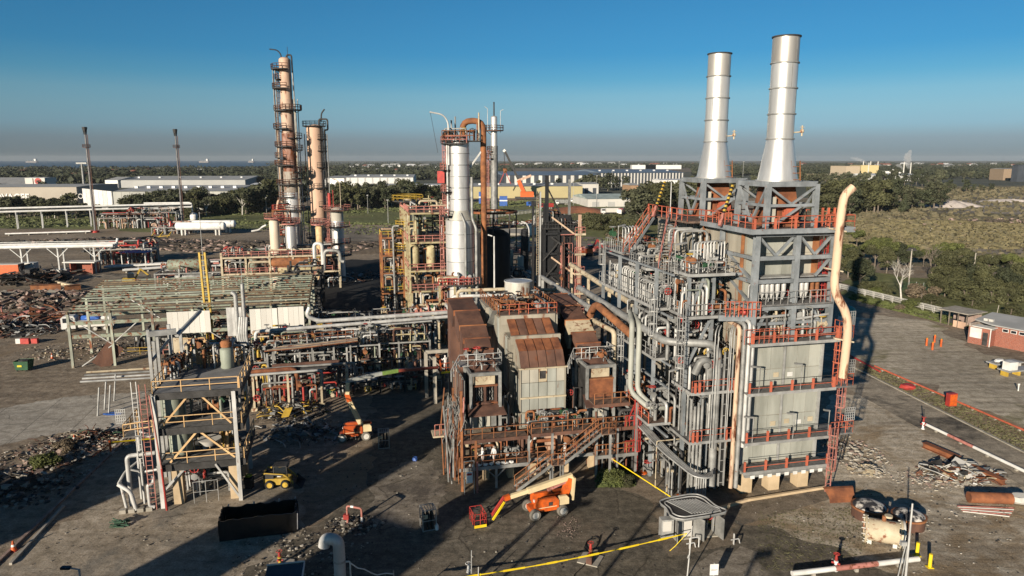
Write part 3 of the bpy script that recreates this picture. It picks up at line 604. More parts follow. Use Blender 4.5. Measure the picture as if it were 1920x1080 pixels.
for px, w_, lab in ((1215, 60, 'low white block on the brown plain, left of the pair'), (1240, 90, 'low white block on the brown plain, right of the pair')):
    q = MB(); q.box(0, 0, 0, w_*1.2, 30, 12); solo('shed', q, WHITE, lab, 'building', None, G(px-30, 317))
sheet('plain', P((900, 316), (1330, 314.5), (1560, 316), (1560, 323), (1330, 322), (900, 322.5)), .016, M('dry_plain', (.17, .13, .085), (.12, .095, .065), .95, 0, .01, var=0), ragged=20)
# ships on the bay
def ship(px, L, label):
    t = thing('ship', label, 'ship', G(px, 304.7)); t.rotation_euler.z = -.05
    q = MB(); q.prism = None
    q.add([(-L/2, -12, 0), (L/2, -12, 0), (L/2+6, 0, 0), (L/2, 12, 0), (-L/2, 12, 0), (-L/2, -14, 9), (L/2+4, -14, 9), (L/2+14, 0, 10), (L/2+4, 14, 9), (-L/2, 14, 9)], [(0, 1, 6, 5), (1, 2, 7, 6), (2, 3, 8, 7), (3, 4, 9, 8), (4, 0, 5, 9), (5, 6, 7, 8, 9)]); part('hull', q, M('ship_hull', (.30, .27, .26), None, .6), t)
    q = MB(); q.box(L*.28, -11, 13, L*.44, 11, 30); part('bridge_house', q, WHITE, t)
    q = MB(); [q.tube((x*L, 0, 9), (x*L, 0, 22), 1.6, n=6) for x in (-.35, -.12, .1)]; part('mast', q, GREY_W, t)
ship(60, 95, 'cargo ship on the bay, left of the first flare mast'); ship(383, 80, 'ship on the bay right of the second flare mast'); ship(471, 45, 'small ship on the bay near the tallest column')
# plumes
def plume(px, py, Y, pts, label, dens):
    """one soft body of steam: a lumpy closed tube filled with a scattering volume that thins out on its way"""
    vm = bpy.data.materials.new('steam'); vm.use_nodes = True; n = vm.node_tree; n.nodes.clear(); o = n.nodes.new('ShaderNodeOutputMaterial'); v = n.nodes.new('ShaderNodeVolumePrincipled'); v.inputs['Color'].default_value = (.97, .97, .97, 1); v.inputs['Density'].default_value = dens; v.inputs['Anisotropy'].default_value = -.1; n.links.new(v.outputs[0], o.inputs['Volume'])
    c0 = D(px, py, Y); r = random.Random(px); q = MB(); rings = []; m = 12; P_ = [Vector((x, 0, z)) for x, z, R in pts]; R_ = [R for x, z, R in pts]; N = 5*(len(pts)-1)
    for i in range(N+1):
        f = i/5; k = min(int(f), len(pts)-2); w = f-k; c = P_[k].lerp(P_[k+1], w); R = R_[k]*(1-w)+R_[k+1]*w
        if i in (0, N): R *= .05
        d = (P_[k+1]-P_[k]).normalized(); a_ = Vector((0, 1, 0)); b_ = d.cross(a_); rings.append([c0 + c + (a_*cos(2*pi*j/m) + b_*sin(2*pi*j/m))*R*r.uniform(.62, 1.3) + Vector((r.uniform(-.2, .2)*R, 0, 0)) for j in range(m)])
    vs = [p for g_ in rings for p in g_]; q.add(vs, [(i*m+j, i*m+(j+1) % m, (i+1)*m+(j+1) % m, (i+1)*m+j) for i in range(N) for j in range(m)] + [tuple(range(m-1, -1, -1)), tuple(range(N*m, N*m+m))], True)
    stuff('steam', q, vm, label)
Yf = G(1706, 331).y
plume(1704, 317, Yf, [(0, 0, 2), (-1, 5, 3.4), (-3, 10, 5), (-4, 16, 6), (-4, 21, 5.5), (-2, 27, 4), (1, 33, 2)], 'white steam plume rising tallest over the low white factory wing', .10)
plume(1693, 318, Yf, [(0, 0, 1.4), (-3, 4, 2.2), (-8, 7, 3), (-14, 8, 1.5)], 'small white steam puff drifting left', .10)
plume(1627, 309, Yf, [(0, 0, 1), (-4, 4, 2.2), (-11, 7, 3), (-20, 10, 3), (-32, 12, 1.5)], 'thin steam plume drifting left from the tall factory blocks', .07)

# grass tufts and low scrub standing on the fields
def tufts(name, label, poly, n, h, mat, seed):
    r = np.random.default_rng(seed); c = []; pts = [np.array((p[0], p[1])) for p in poly]
    while len(c) < n:
        i = r.integers(1, len(pts)-1); a, b_ = r.random(2)
        if a+b_ > 1: a, b_ = 1-a, 1-b_
        c.append(pts[0]+(pts[i]-pts[0])*a+(pts[i+1]-pts[0])*b_)
    c = np.array(c); n = len(c); ang = r.uniform(0, 6.283, n); hh = h*r.uniform(.4, 1.3, n)*(.5+c[:, 1]/300); w = hh*r.uniform(.7, 1.8, n); dx, dy = np.cos(ang)*w, np.sin(ang)*w; lx, ly = r.normal(0, .25, n)*hh, r.normal(0, .25, n)*hh
    v = np.stack([np.stack([c[:, 0]-dx, c[:, 1]-dy, np.zeros(n)], 1), np.stack([c[:, 0]+dx, c[:, 1]+dy, np.zeros(n)], 1), np.stack([c[:, 0]+dx*.5+lx, c[:, 1]+dy*.5+ly, hh], 1), np.stack([c[:, 0]-dx*.6+lx, c[:, 1]-dy*.6+ly, hh*.8], 1)], 1).reshape(-1, 3)
    q = MB(); q.add([tuple(x) for x in v], [(i, i+1, i+2, i+3) for i in range(0, 4*n, 4)]); stuff(name, q, mat, label)
tufts('grass', 'rough olive grass on the meadow behind the vent pipe', [Vector(p) for p in P((1575, 412), (1800, 417), (2100, 430), (2200, 468), (1800, 468), (1640, 476), (1560, 468))], 9000, .5, leafmat('straw_grass', (.17, .143, .075), (.095, .085, .045)), 1)
tufts('grass', 'brown scrub on the open field at right', [Vector(p) for p in P((1560, 356), (2100, 350), (2300, 400), (2200, 500), (1800, 500), (1600, 470), (1560, 400))], 9000, .6, leafmat('brown_scrub', (.15, .125, .075), (.08, .075, .045)), 2)
tufts('grass', 'green grass on the lawn below the gum belt', [Vector(p) for p in P((-60, 410), (640, 400), (900, 392), (1120, 376), (1300, 366), (1320, 466), (900, 424), (640, 418), (0, 428))], 9000, .3, leafmat('lawn_grass', (.10, .115, .045), (.07, .08, .033)), 3)
tufts('grass', 'green grass on the road verge and lot edge', [Vector(p) for p in P((1590, 560), (1760, 604), (1990, 660), (2000, 640), (1760, 590), (1600, 552))], 3000, .22, leafmat('verge_grass', (.11, .13, .04), (.07, .085, .028)), 4)
tufts('grass', 'weeds along the pink and red pipe barriers', [Vector(p) for p in P((1640, 688), (1925, 806), (1960, 850), (1920, 846), (1600, 690))], 2600, .16, leafmat('dry_weeds', (.12, .115, .055), (.075, .07, .04)), 5)
tufts('grass', 'weed patches on the lot left of the brick building', [Vector(p) for p in P((1640, 640), (1700, 610), (1800, 650), (1900, 690), (1860, 710), (1720, 680))], 700, .05, MATS['dry_weeds'], 6)
tufts('grass', 'low weeds on the yard between booth and fallen vessel', [Vector(p) for p in P((1420, 960), (1600, 950), (1640, 1020), (1560, 1075), (1420, 1070))], 2600, .09, MATS['dry_weeds'], 7)
tufts('grass', 'green weeds at the foot of the boiler', [Vector(p) for p in P((1120, 880), (1185, 880), (1190, 912), (1120, 915))], 1600, .28, MATS['verge_grass'], 8)
# ================================================================ right-hand furnace unit with the twin stacks
OU = Vector((20.6, 59.6, 0))
def LW(O, u, v, z=0, a=AX): return Vector((O.x + u*cos(a) - v*sin(a), O.y + u*sin(a) + v*cos(a), z))
def B1(*a): return MB().box(*a)
def beamp(par, mat, p, q, w, h=None, kind='box', name='beam'): return part(name, MB().beam(p, q, w, h, kind), mat, par)
def pipep(par, mat, pts, r, n=8, bend=None, name='pipe'): return part(name, MB().pipe(pts, r, n, bend), mat, par)
def railp(par, mat, pts, name='handrail', **k): return part(name, MB().rail(pts, **k), mat, par)
def valve_mesh(name, bm, wm):
    q = MB(); q.mi = 0; q.tube((-.3, 0, 0), (.3, 0, 0), .13, n=6); q.tube((-.32, 0, 0), (-.24, 0, 0), .22, n=6); q.tube((.24, 0, 0), (.32, 0, 0), .22, n=6); q.tube((0, 0, 0), (0, 0, .5), .06, n=5)
    q.mi = 1; pts = [(cos(2*pi*i/8)*.26, sin(2*pi*i/8)*.26, .5) for i in range(9)]; q.pipe(pts, .035, 4, .01); q.beam((-.26, 0, .5), (.26, 0, .5), .04); q.beam((0, -.26, .5), (0, .26, .5), .04)
    return q.mesh(name, [bm, wm])
VALVES = [valve_mesh('valve', STEEL, RED), valve_mesh('valve', TRAY, STEEL), valve_mesh('valve', RUST_O, DARK), valve_mesh('valve', GREEN_P, STEEL), valve_mesh('valve', CREAM, YELLOW)]
def clutter(par, rnd, x0, x1, y0, y1, z0, z1, n, mats, rr=(.05, .16), valves=4, bends=True, vmesh=None):
    """pipe runs that rise, run along the grid and drop again, each a part, plus hand valves"""
    for i in range(n):
        r = rnd.uniform(*rr); x, y = rnd.uniform(x0, x1), rnd.uniform(y0, y1); za, zb = z0, rnd.uniform(z0+.35*(z1-z0), z1)
        if rnd.random() < .5: x2, y2 = min(max(x+rnd.choice((-1, 1))*rnd.uniform(.3, .8)*(x1-x0), x0), x1), y
        else: x2, y2 = x, min(max(y+rnd.choice((-1, 1))*rnd.uniform(.3, .8)*(y1-y0), y0), y1)
        pts = [(x, y, za), (x, y, zb), (x2, y2, zb)]
        if rnd.random() < .65: pts.append((x2, y2, rnd.choice((z0, z0+(zb-z0)*rnd.uniform(.2, .7)))))
        pipep(par, rnd.choice(mats), pts, r, 6, r*2.5)
    for i in range(valves):
        m = rnd.choice(vmesh or VALVES); s = rnd.uniform(.9, 1.6)
        o = part('valve', m, None, par, (rnd.uniform(x0, x1), rnd.uniform(y0, y1), rnd.uniform(z0+.4, z1)), (rnd.choice((0, pi/2)), 0, rnd.choice((0, pi/2)))); o.scale = (s, s, s)
def lamp_post(par, x, y, z, h=2.6, dx=.9, mat=STEEL, dy=0):
    q = MB(); q.tube((x, y, z), (x, y, z+h), .045, n=5); q.beam((x, y, z+h), (x+dx, y+dy, z+h+.12), .2, .14); return part('lamp', q, mat, par)

F = thing('furnace_building', 'tall grey green panelled furnace building with balconies and orange rails under the twin stacks', 'furnace', OU, AX)
q = MB(); q.box(.05, .75, 2.6, 7.45, 20, 14.5); q.box(.15, 1.9, 14.5, 7.35, 20, 23.9); part('casing', q, PANEL_B, F)
for x in (.9, 3.7, 6.7):
    for y in (1.2, 6, 12): part('pier', MB().box(x-.55, y-.55, 0, x+.55, y+.55, 2.35), CONC_T, F)
for x, y in ((2.2, 3.5), (5.3, 4)): part('pier', MB().box(x-.35, y-.35, 0, x+.35, y+.35, 1.3), CONC, F)
q = MB(); q.box(-.3, -.1, 2.33, 7.9, .3, 2.6); q.box(-.3, -.95, 2.33, 7.9, -.7, 2.6); [q.box(x, -.9, 2.36, x+.16, .2, 2.57) for x in np.arange(0, 7.8, .75)]; part('base_beam', q, STEEL, F)
bbx = MB().box(0, -.985, 2.2, .42, -.955, 2.5).mesh('burner_box', WHITE); [part('burner_box', bbx, None, F, (x, 0, 0)) for x in np.arange(.2, 7.4, .85)]
hatch = MB().box(0, -.05, 0, .52, 0, .38).mesh('hatch', WHITE); hatch2 = MB().box(0, -.05, 0, .5, 0, .42).mesh('hatch', CREAM)
rnd = random.Random(3)
tiers = [(2.98, 5.42, [2.44]), (5.64, 9.9, [1.7, 2.56]), (10.14, 14.3, [1.5, 2.66])]
for ti, (z0, z1, rows) in enumerate(tiers):
    for c in range(6):
        x0 = .12 + c*1.22 + (.0 if c < 3 else .16); z = z0
        for ri, hgt in enumerate(rows):
            o = rnd.uniform(0, .03); pn = part('wall_panel', MB().box(x0, .70-o, z+.02, x0+1.19, .78, z+hgt-.03), PANEL, F)
            if ri == 0 and ti and rnd.random() < .75:
                part('hatch', hatch if rnd.random() < .5 else hatch2, None, pn, (x0+.34, .68-o, z+.75+rnd.uniform(-.1, .1)))
            z += hgt
    part('mullion', MB().box(3.78, .55, z0, 3.94, .72, z1), TRAY, F); part('mullion', MB().box(-.14, .4, z0, .1, .76, z1), TRAY, F); part('mullion', MB().box(7.47, .4, z0, 7.66, .76, z1), TRAY, F)
for c in range(4):
    x0 = .3 + c*1.76
    for z0, z1 in ((19.9, 21.8), (21.85, 23.8), (17.6, 19.85)): part('wall_panel', MB().box(x0, 1.84-rnd.uniform(0, .03), z0, x0+1.72, 1.92, z1), PANEL if c < 3 else PANEL_W, F)
part('rust_streaked_corner', MB().box(6.7, 1.70, 17.6, 7.3, 1.88, 23.7), RUST_O, F)
for v in range(5):
    for z0, z1 in ((14.6, 17.6), (17.65, 20.7), (20.75, 23.8)):
        part('side_panel', MB().box(.06-rnd.uniform(0, .03), 2.2+v*3.5, z0, .16, 5.64+v*3.5, z1), PANEL_B, F); 
    part('side_beam', MB().beam((-.02, 2.1+v*3.5, 14.5), (-.02, 2.1+v*3.5, 24), .22), STEEL if v % 2 else RUST_O, F)
for x in (0, 3.85, 7.5): part('column', MB().beam((x, -.05, 14.3), (x, -.05, 24.0), .46, .46, 'H'), BLUE_STEEL, F)
for y in (5.2, 10.5, 16): part('column', MB().beam((7.75, y, 0), (7.75, y, 24), .4), BLUE_STEEL, F); part('column', MB().beam((-.25, y, 14), (-.25, y, 24), .36), BLUE_STEEL, F)
for z, w in ((16.0, .26), (17.4, .42), (19.7, .34), (21.7, .34), (23.75, .42)):
    for a, b in ((.23, 3.62), (4.08, 7.27)): beamp(F, BLUE_STEEL, (a, -.05, z), (b, -.05, z), w*.8, w)
    beamp(F, BLUE_STEEL, (-.05, .2, z), (-.05, 5.0, z), .3); beamp(F, BLUE_STEEL, (7.55, .2, z), (7.75, 5.0, z), .3); beamp(F, BLUE_STEEL, (7.75, 5.4, z), (7.75, 16, z), .28)
for a, b in (((.4, .1, 23.4), (1.9, .1, 21.9)), ((3.5, .1, 23.4), (1.95, .1, 21.9)), ((4.3, .1, 23.4), (5.7, .1, 21.9)), ((7.2, .1, 23.4), (5.75, .1, 21.9)), ((7.25, .1, 21.5), (5.9, .1, 20)), ((7.2, .1, 14.9), (5.9, .1, 17.2)), ((.3, .1, 14.9), (1.5, .1, 17.2))): beamp(F, BLUE_STEEL, a, b, .2, None, 'box', 'brace')
for z in (17.4, 19.8, 21.8): beamp(F, BLUE_STEEL, (-.05, .4, z-2), (-.05, 4.8, z), .2, None, 'box', 'brace')
# upper terrace between the frame columns: hangers, pipes, small deck
part('deck', MB().box(.1, -.55, 17.62, 7.4, 1.7, 17.76), GRATE, F); part('deck', MB().box(.1, .3, 19.9, 7.4, 1.6, 20.0), TRAY, F)
hang = MB().lathe([(.03, 1.25), (.16, 1.2), (.2, 1.1), (.2, .2), (.14, .1), (.03, -.3)], n=10).mesh('spring_hanger', WHITE_P)
for x in (.6, 1.05, 1.5, 1.95, 2.5, 3.1, 4.4, 4.85, 5.3, 5.9, 6.4): part('spring_hanger', hang if x < 5.8 else MB().lathe([(.18, 1.2), (.18, .1)], n=8).mesh('spring_hanger', RUST_O), None, F, (x, .35, 18.35))
railp(F, TRAY, [(.2, -.5, 17.76), (7.3, -.5, 17.76)], sp=.7, r=.028); railp(F, PINK, [(5.4, -.35, 17.76), (7.3, -.35, 17.76)], sp=.5, r=.03)
clutter(F, rnd, .3, 7.2, -.2, 1.5, 14.6, 17.2, 22, [STEEL, TRAY, CREAM, RUST, STEEL, DARK], (.06, .16), 7)
clutter(F, rnd, .3, 7.2, .6, 1.5, 17.8, 19.4, 8, [TRAY, RUST_O, STEEL], (.05, .12), 3)
pipep(F, TRAY, [(.3, -.2, 16.6), (3.4, -.2, 16.7)], .12); pipep(F, TRAY, [(4.2, -.2, 16.3), (7.3, -.2, 16.6)], .12)
# balconies
POST = MB().box(-.09, -.07, 0, .09, .07, .95).mesh('rail_post', ORANGE)
for z in (2.9, 5.6, 10.1, 14.5):
    part('deck', MB().box(-.55, -1.0, z-.16, 8.05, .66, z), GRATE, F); part('edge_beam', MB().box(-.6, -1.08, z-.24, 8.1, -1.003, z+.02), TRAY, F)
    [part('rail_post', POST, None, F, (x, -.93, z)) for x in np.arange(-.4, 8.1, 2.07)]
    railp(F, ORANGE if z > 14 else DARK, [(-.5, -.93, z), (8.0, -.93, z)], sp=2.07, r=.026 if z < 14 else .035); part('guard_rail', MB().tube((-.5, -.97, z+.45), (8, -.97, z+.45), .04, n=4), ORANGE, F)
railp(F, ORANGE, [(-1.2, -1.0, 14.5), (3, -1.0, 14.5)], sp=.45, r=.03, h=1.3); railp(F, ORANGE, [(3.2, .2, 14.5), (8, .2, 14.5)], sp=.8, r=.035, h=1.4)
for x, z, dx in ((.55, 10.1, -.9), (4.6, 10.1, -.75), (.2, 5.6, -.9), (4.2, 5.6, -.75), (7.75, 5.6, -.6), (5.2, 14.5, -.6), (2.6, 14.5, -.5)): lamp_post(F, x, -.9, z, 2.3 if z < 14 else 2.9, dx)
# top deck
q = MB(); q.box(-1.0, -.85, 24.02, 8.7, 17, 24.2); q.box(-2.4, 8, 24.02, -1.003, 17, 24.2); part('deck', q, GRATE_R, F)
q = MB(); q.box(-1.05, -.95, 23.85, 8.75, -.853, 24.28); q.box(8.703, -.853, 23.85, 8.8, 17, 24.28); q.box(-1.1, -.853, 23.85, -1.003, 7.95, 24.28); part('edge_beam', q, BLUE_STEEL, F)
for pts in ([(-1, -.85, 24.2), (8.7, -.85, 24.2)], [(8.7, -.85, 24.2), (8.7, 17, 24.2)], [(-1, -.85, 24.2), (-1, 8, 24.2)], [(-2.4, 8, 24.2), (-2.4, 17, 24.2)], [(-2.4, 8, 24.2), (-1, 8, 24.2)], [(-1, 7.2, 24.2), (8.6, 7.2, 24.2)], [(6.8, .4, 24.2), (8.6, .4, 24.2)]): railp(F, ORANGE, pts, sp=1.15, r=.045)
[part('rail_post', POST, None, F, (x, -.87, 24.2)) for x in np.arange(-.8, 8.7, 1.9)]
for x in (7.0, 7.6, 8.2): part('rail_post', MB().box(x, 1.2, 24.2, x+.14, 1.35, 25.8), ORANGE, F)
# red ladders with cages and side landings on the right
for (x, y, z0, z1) in ((8.35, -.45, 10.1, 14.5), (9.6, .3, 5.6, 10.1), (7.85, -1.35, .4, 5.6)): part('ladder', MB().ladder((x, y, z0), z1), ORANGE if z0 > 9 else PINK, F)
part('ladder', MB().ladder((7.4, 1.35, 14.6), 23.2, cage=True), RED, F); part('ladder', MB().ladder((8.15, 1.0, 17.5), 20.4), ORANGE, F)
for x0, y0, z, x1, y1 in ((8.1, -.9, 14.5, 9.5, 1.6), (8.1, -.9, 10.1, 9.9, 1.5), (8.1, -.8, 5.6, 10.4, 1.4)):
    part('deck', MB().box(x0, y0, z-.16, x1, y1, z), GRATE, F); railp(F, ORANGE, [(x0, y0, z), (x1, y0, z), (x1, y1, z)], sp=.7, r=.04)
    g_ = MB(); [g_.beam((x1-1.0+i*.2, y0-.05, z+1.2), (x1-1.0+i*.2, y0-.05, z+2.4), .04) for i in range(6)]; [g_.beam((x1-1.0, y0-.05, z+1.2+i*.24), (x1, y0-.05, z+1.2+i*.24), .04) for i in range(6)]; part('mesh_gate', g_, TRAY, F)
# ---- the stacks and their support frames
def stack(u, v, label, sup_label, seed):
    rs = random.Random(seed); base = LW(OU, u, v, 24.2)
    S = thing('stack_support', sup_label, 'steel frame', base, AX); h = 3.7; w = 2.35
    for a in (-1, 1):
        for b in (-1, 1): part('leg', MB().beam((a*w, b*w, 0), (a*w*.98, b*w*.98, h), .42, .42, 'H'), BLUE_STEEL, S)
    for z in (1.9, h):
        wd = .2 if z < 2 else .36
        for a in (-1, 1): beamp(S, BLUE_STEEL, (-w+.2, a*w, z), (w-.2, a*w, z), wd, wd*1.2); beamp(S, BLUE_STEEL, (a*w, -w+.2, z), (a*w, w-.2, z), wd, wd*1.2)
    for a in (-1, 1):
        beamp(S, BLUE_STEEL, (-w+.2, a*w+.05, h-.3), (0, a*w+.05, 2.0), .18, None, 'box', 'brace'); beamp(S, BLUE_STEEL, (w-.2, a*w+.05, h-.3), (0, a*w+.05, 2.0), .18, None, 'box', 'brace')
        beamp(S, BLUE_STEEL, (a*w, -w+.2, h-.3), (a*w, 0, .3), .18, None, 'box', 'brace'); beamp(S, BLUE_STEEL, (a*w, w-.2, h-.3), (a*w, 0, .3), .18, None, 'box', 'brace')
    beamp(S, BLUE_STEEL, (-1.6, -w-.1, .3), (.8, -w-.1, 1.8), .18, None, 'box', 'brace')
    q = MB(); q.add([(-1.5, -1.5, 0), (1.5, -1.5, 0), (1.5, 1.5, 0), (-1.5, 1.5, 0), (-1.1, -1.1, h-.2), (1.1, -1.1, h-.2), (1.1, 1.1, h-.2), (-1.1, 1.1, h-.2)], [(0, 1, 5, 4), (1, 2, 6, 5), (2, 3, 7, 6), (3, 0, 4, 7), (4, 5, 6, 7)]); part('transition_duct', q, RUST, S)
    part('damper_box', MB().box(-.2, -1.95, .7, 1.0, -1.35, 1.9), ORANGE, S); part('damper_box', MB().box(-1.7, -1.9, .3, -1.2, -1.4, 2.6), PANEL_W, S)
    T = thing('exhaust_stack', label, 'stack', LW(OU, u, v, 27.95), AX)
    part('base_plate', MB().box(-2.1, -2.1, 0, 2.1, 2.1, .12), BLUE_STEEL, T)
    q = MB(); q.lathe([(1.85, .12), (1.85, .24), (1.70, .26), (1.58, .9), (1.42, 1.9), (1.28, 2.7), (1.17, 3.4), (1.10, 3.75)], n=40, caps=False); part('stack_cone', q, STAINLESS, T)
    zz = [3.75, 5.85, 8.0, 10.1, 12.25]
    for z0, z1 in zip(zz, zz[1:]): part('stack_section', MB().lathe([(1.10, z0+.01), (1.10, z1-.01), (1.04, z1-.01), (1.04, z0+.01)], n=40, caps=False), STAINLESS if z1 < 12 else STACK_T, T); [part('weld_seam', MB().beam((1.1*cos(a), 1.1*sin(a), z0+.06), (1.1*cos(a), 1.1*sin(a), z1-.06), .035), STEEL, T) for a in (rs.uniform(-2.6, -.5), rs.uniform(1, 3))]
    for z in zz: part('flange', MB().lathe([(1.06, z-.05), (1.2, z-.05), (1.2, z+.05), (1.06, z+.05)], n=40, caps=False), STEEL if z < 12 else DARK, T)
    q = MB(); q.tube((.95, -.6, 4.3), (1.6, -.75, 4.35), .06, n=5); q.tube((1.6, -.75, 4.0), (1.6, -.75, 4.9), .07, n=5); q.vessel((1.6, -.75, 4.25), .17, .36, 8); q.beam((1.4, -.75, 4.75), (1.8, -.75, 4.75), .05); part('sampling_port', q, CREAM, T)
    q = MB(); [q.beam((x, -1.62, .2), (x+.05, -1.35, 1.9), .07) for x in (.25, 1.15)]; [q.beam((.27, -1.6+k*.1, .3+k*.55), (1.17, -1.6+k*.1, .3+k*.55), .05) for k in range(3)]; part('access_frame', q, RUST_O, T)
stack(3.5, 2.95, 'right and nearer of the two tall stainless steel stacks', 'grey steel frame carrying the nearer stainless stack', 1)
stack(3.0, 13.3, 'left and farther of the two tall stainless steel stacks', 'grey steel frame carrying the farther stainless stack', 2)
# yellow and black striped inclined davits beside both stacks
for u, v, lab in ((-.7, 4.2, 'striped yellow davit leaning against the nearer stack frame'), (-2.2, 15.0, 'striped yellow davit leaning against the farther stack frame')):
    t = thing('davit', lab, 'davit', LW(OU, u, v, 24.2), AX); a, b = Vector((-.9, -.8, 0)), Vector((.75, .2, 3.5))
    n = 14
    for k in range(n): part('boom_band', MB().beam(a.lerp(b, .3+.7*k/n), a.lerp(b, .3+.7*(k+1)/n), .2), YELLOW if k % 2 else BLACK, t)
    part('boom', MB().beam(a, a.lerp(b, .3), .24), PINK, t)
# beige bent vent pipe
base = D(1580, 708, 60.2); q = thing('vent_pipe', 'tall peeling beige vent pipe with a bent top and a kink halfway', 'vent pipe', base); T0 = lambda px, py: D(px, py, 60.2) - base
pts = [T0(1580, 708), T0(1590, 622), T0(1588, 588), T0(1563, 545), T0(1577, 400), T0(1583, 366), T0(1600, 351)]
part('pipe', MB().pipe(pts, .36, 14, 1.0), BEIGE_P, q)
for px, py in ((1574, 430), (1568, 505), (1588, 637)): part('bracket', MB().beam(T0(px-24, py-3), T0(px+12, py+4), .3, .12), CREAM, q)
# ---- pipe deck on the left of the furnace
K = thing('burner_deck', 'grey steel burner deck packed with white and grey pipes left of the furnace building', 'pipe deck', OU, AX); rk = random.Random(8)
for u, v in ((-5.0, 2), (-2.7, 2), (-6.2, 6), (-6.2, 10.5), (-6.2, 15), (-6.2, 19.8), (-1.0, 8), (-1.0, 14), (-1.0, 19.8)): part('column', MB().beam((u, v, 0), (u, v, 20.2 if v < 14 or u < -5 else 16.5), .28, .28, 'H'), BLUE_STEEL, K)
def deck(par, x0, y0, x1, y1, z, mat=GRATE, rail=TRAY, sides='fl', sp=1.1, r=.035, toe=TRAY):
    part('deck', MB().box(x0, y0, z-.12, x1, y1, z), mat, par)
    q = MB(); q.box(x0-.06, y0-.08, z-.18, x1+.06, y0-.003, z+.07); q.box(x0-.09, y0-.003, z-.18, x0-.003, y1, z+.07); q.box(x1+.003, y0-.003, z-.18, x1+.09, y1, z+.07); part('edge_beam', q, toe, par)
    if 'f' in sides: railp(par, rail, [(x0, y0, z), (x1, y0, z)], sp=sp, r=r)
    if 'l' in sides: railp(par, rail, [(x0, y0, z), (x0, y1, z)], sp=sp, r=r)
    if 'r' in sides: railp(par, rail, [(x1, y0, z), (x1, y1, z)], sp=sp, r=r)
    if 'b' in sides: railp(par, rail, [(x0, y1, z), (x1, y1, z)], sp=sp, r=r)
deck(K, -5.4, 1.2, -1.6, 4.6, 16.6, sides='flr', sp=.8); deck(K, -6.6, 4.8, -4.4, 20, 16.7, sides='lbr', sp=.7, r=.028); deck(K, -4.3, 9, -.3, 20, 16.6, sides='f')
deck(K, -5.4, 1.2, -1.2, 5.2, 20.3, sides='flr', sp=.8); deck(K, -5.6, 9.5, -1.4, 14, 19.6, sides='flr', sp=.6, r=.028); deck(K, -5.8, 15, -1.4, 20.4, 20.4, sides='flbr', sp=.6, r=.028)
deck(K, -5.2, .2, -.7, 4, 10.1, rail=ORANGE, sides='f'); deck(K, -6.9, 4.2, -4.6, 17, 12.2, sides='l'); deck(K, -5.2, .2, -.7, 4, 5.6, rail=ORANGE, sides='f'); deck(K, -7.3, 4.2, -5.2, 14, 6.0, mat=GRATE_R, rail=ORANGE, sides='l', sp=1.6, r=.05)
[part('rail_post', POST, None, K, (x, .18, z)) for z in (5.6, 10.1) for x in (-4.9, -4.5, -1.7, -1.2, -.8)]
for z in (20.1, 16.35, 12.0, 9.85, 5.35): beamp(K, BLUE_STEEL, (-5, 2, z), (-2.7, 2, z), .28); beamp(K, BLUE_STEEL, (-2.7, 2, z), (0, 2, z), .24); beamp(K, BLUE_STEEL, (-6.2, 2.5, z), (-6.2, 19.8, z), .17)
for a, b in (((-4.8, 2, 16.8), (-3.6, 2, 19.9)), ((-2.9, 2, 16.8), (-3.6, 2, 19.9)), ((-4.8, 2, 12.2), (-2.9, 2, 16.0)), ((-4.8, 2, 5.9), (-2.9, 2, 9.5))): beamp(K, BLUE_STEEL, a, b, .2, None, 'box', 'brace')
beamp(K, BLUE_STEEL, (-2.6, 1.0, 16.5), (0, 0.2, 16.5), .4, .5)
# hoop pipes standing on the upper decks
def hoops(x0, y0, z, n, dx, dy, wx, wy, h, r=.07, mat=TRAY):
    for i in range(n):
        a = Vector((x0+dx*i, y0+dy*i, z)); b = a + Vector((wx, wy, 0)); pipep(K, mat, [a, a+Vector((0, 0, h)), b+Vector((0, 0, h)), b], r, 7, r*4, 'hoop_pipe')
hoops(-4.9, 17, 20.4, 5, .4, .1, .6, 2.2, 2.4, .07, WHITE_P); hoops(-4.6, 2.1, 20.3, 7, .36, .1, 1.6, 1.0, 2.6, .065, WHITE_P); hoops(-6.0, 12, 16.7, 10, 0, .55, .9, 0, 2.3, .06, WHITE_P); hoops(-6.0, 5.5, 16.7, 11, 0, .5, .8, 0, 1.8, .055, TRAY)
hoops(-4.6, 1.9, 16.6, 4, .6, .1, .25, .9, 1.9, .11, WHITE_P); hoops(-.8, 7, 22.2, 3, 0, 1.3, -2.6, .0, 1.2, .12, TRAY)
clutter(K, rk, -6.2, -.6, 4.5, 19.5, 16.8, 19.3, 90, [STEEL, TRAY, TRAY, STEEL, WHITE_P, DARK], (.035, .09), 30)
clutter(K, rk, -5.4, -1.4, 1.5, 5, 16.7, 19.8, 18, [STEEL, TRAY, WHITE_P, OLIVE, RUST_O], (.06, .14), 8); clutter(K, rk, -5.2, -1.4, 1.6, 5, 20.4, 22, 16, [TRAY, STEEL, RUST, WHITE_P], (.05, .1), 8)
clutter(K, rk, -5.6, -1.4, 15, 20, 20.5, 22, 16, [TRAY, STEEL, RUST, DARK], (.05, .1), 7); clutter(K, rk, -5.4, -1.4, 9.5, 14, 19.7, 21.2, 14, [TRAY, STEEL, WHITE_P], (.05, .1), 5)
clutter(K, rk, -6.8, -.8, 3, 14, 12.3, 16.2, 66, [STEEL, TRAY, STEEL, WHITE_P, DARK], (.05, .17), 18); clutter(K, rk, -5, -.5, 1.4, 8, 5.8, 9.8, 60, [STEEL, TRAY, DARK, STEEL], (.05, .15), 18)
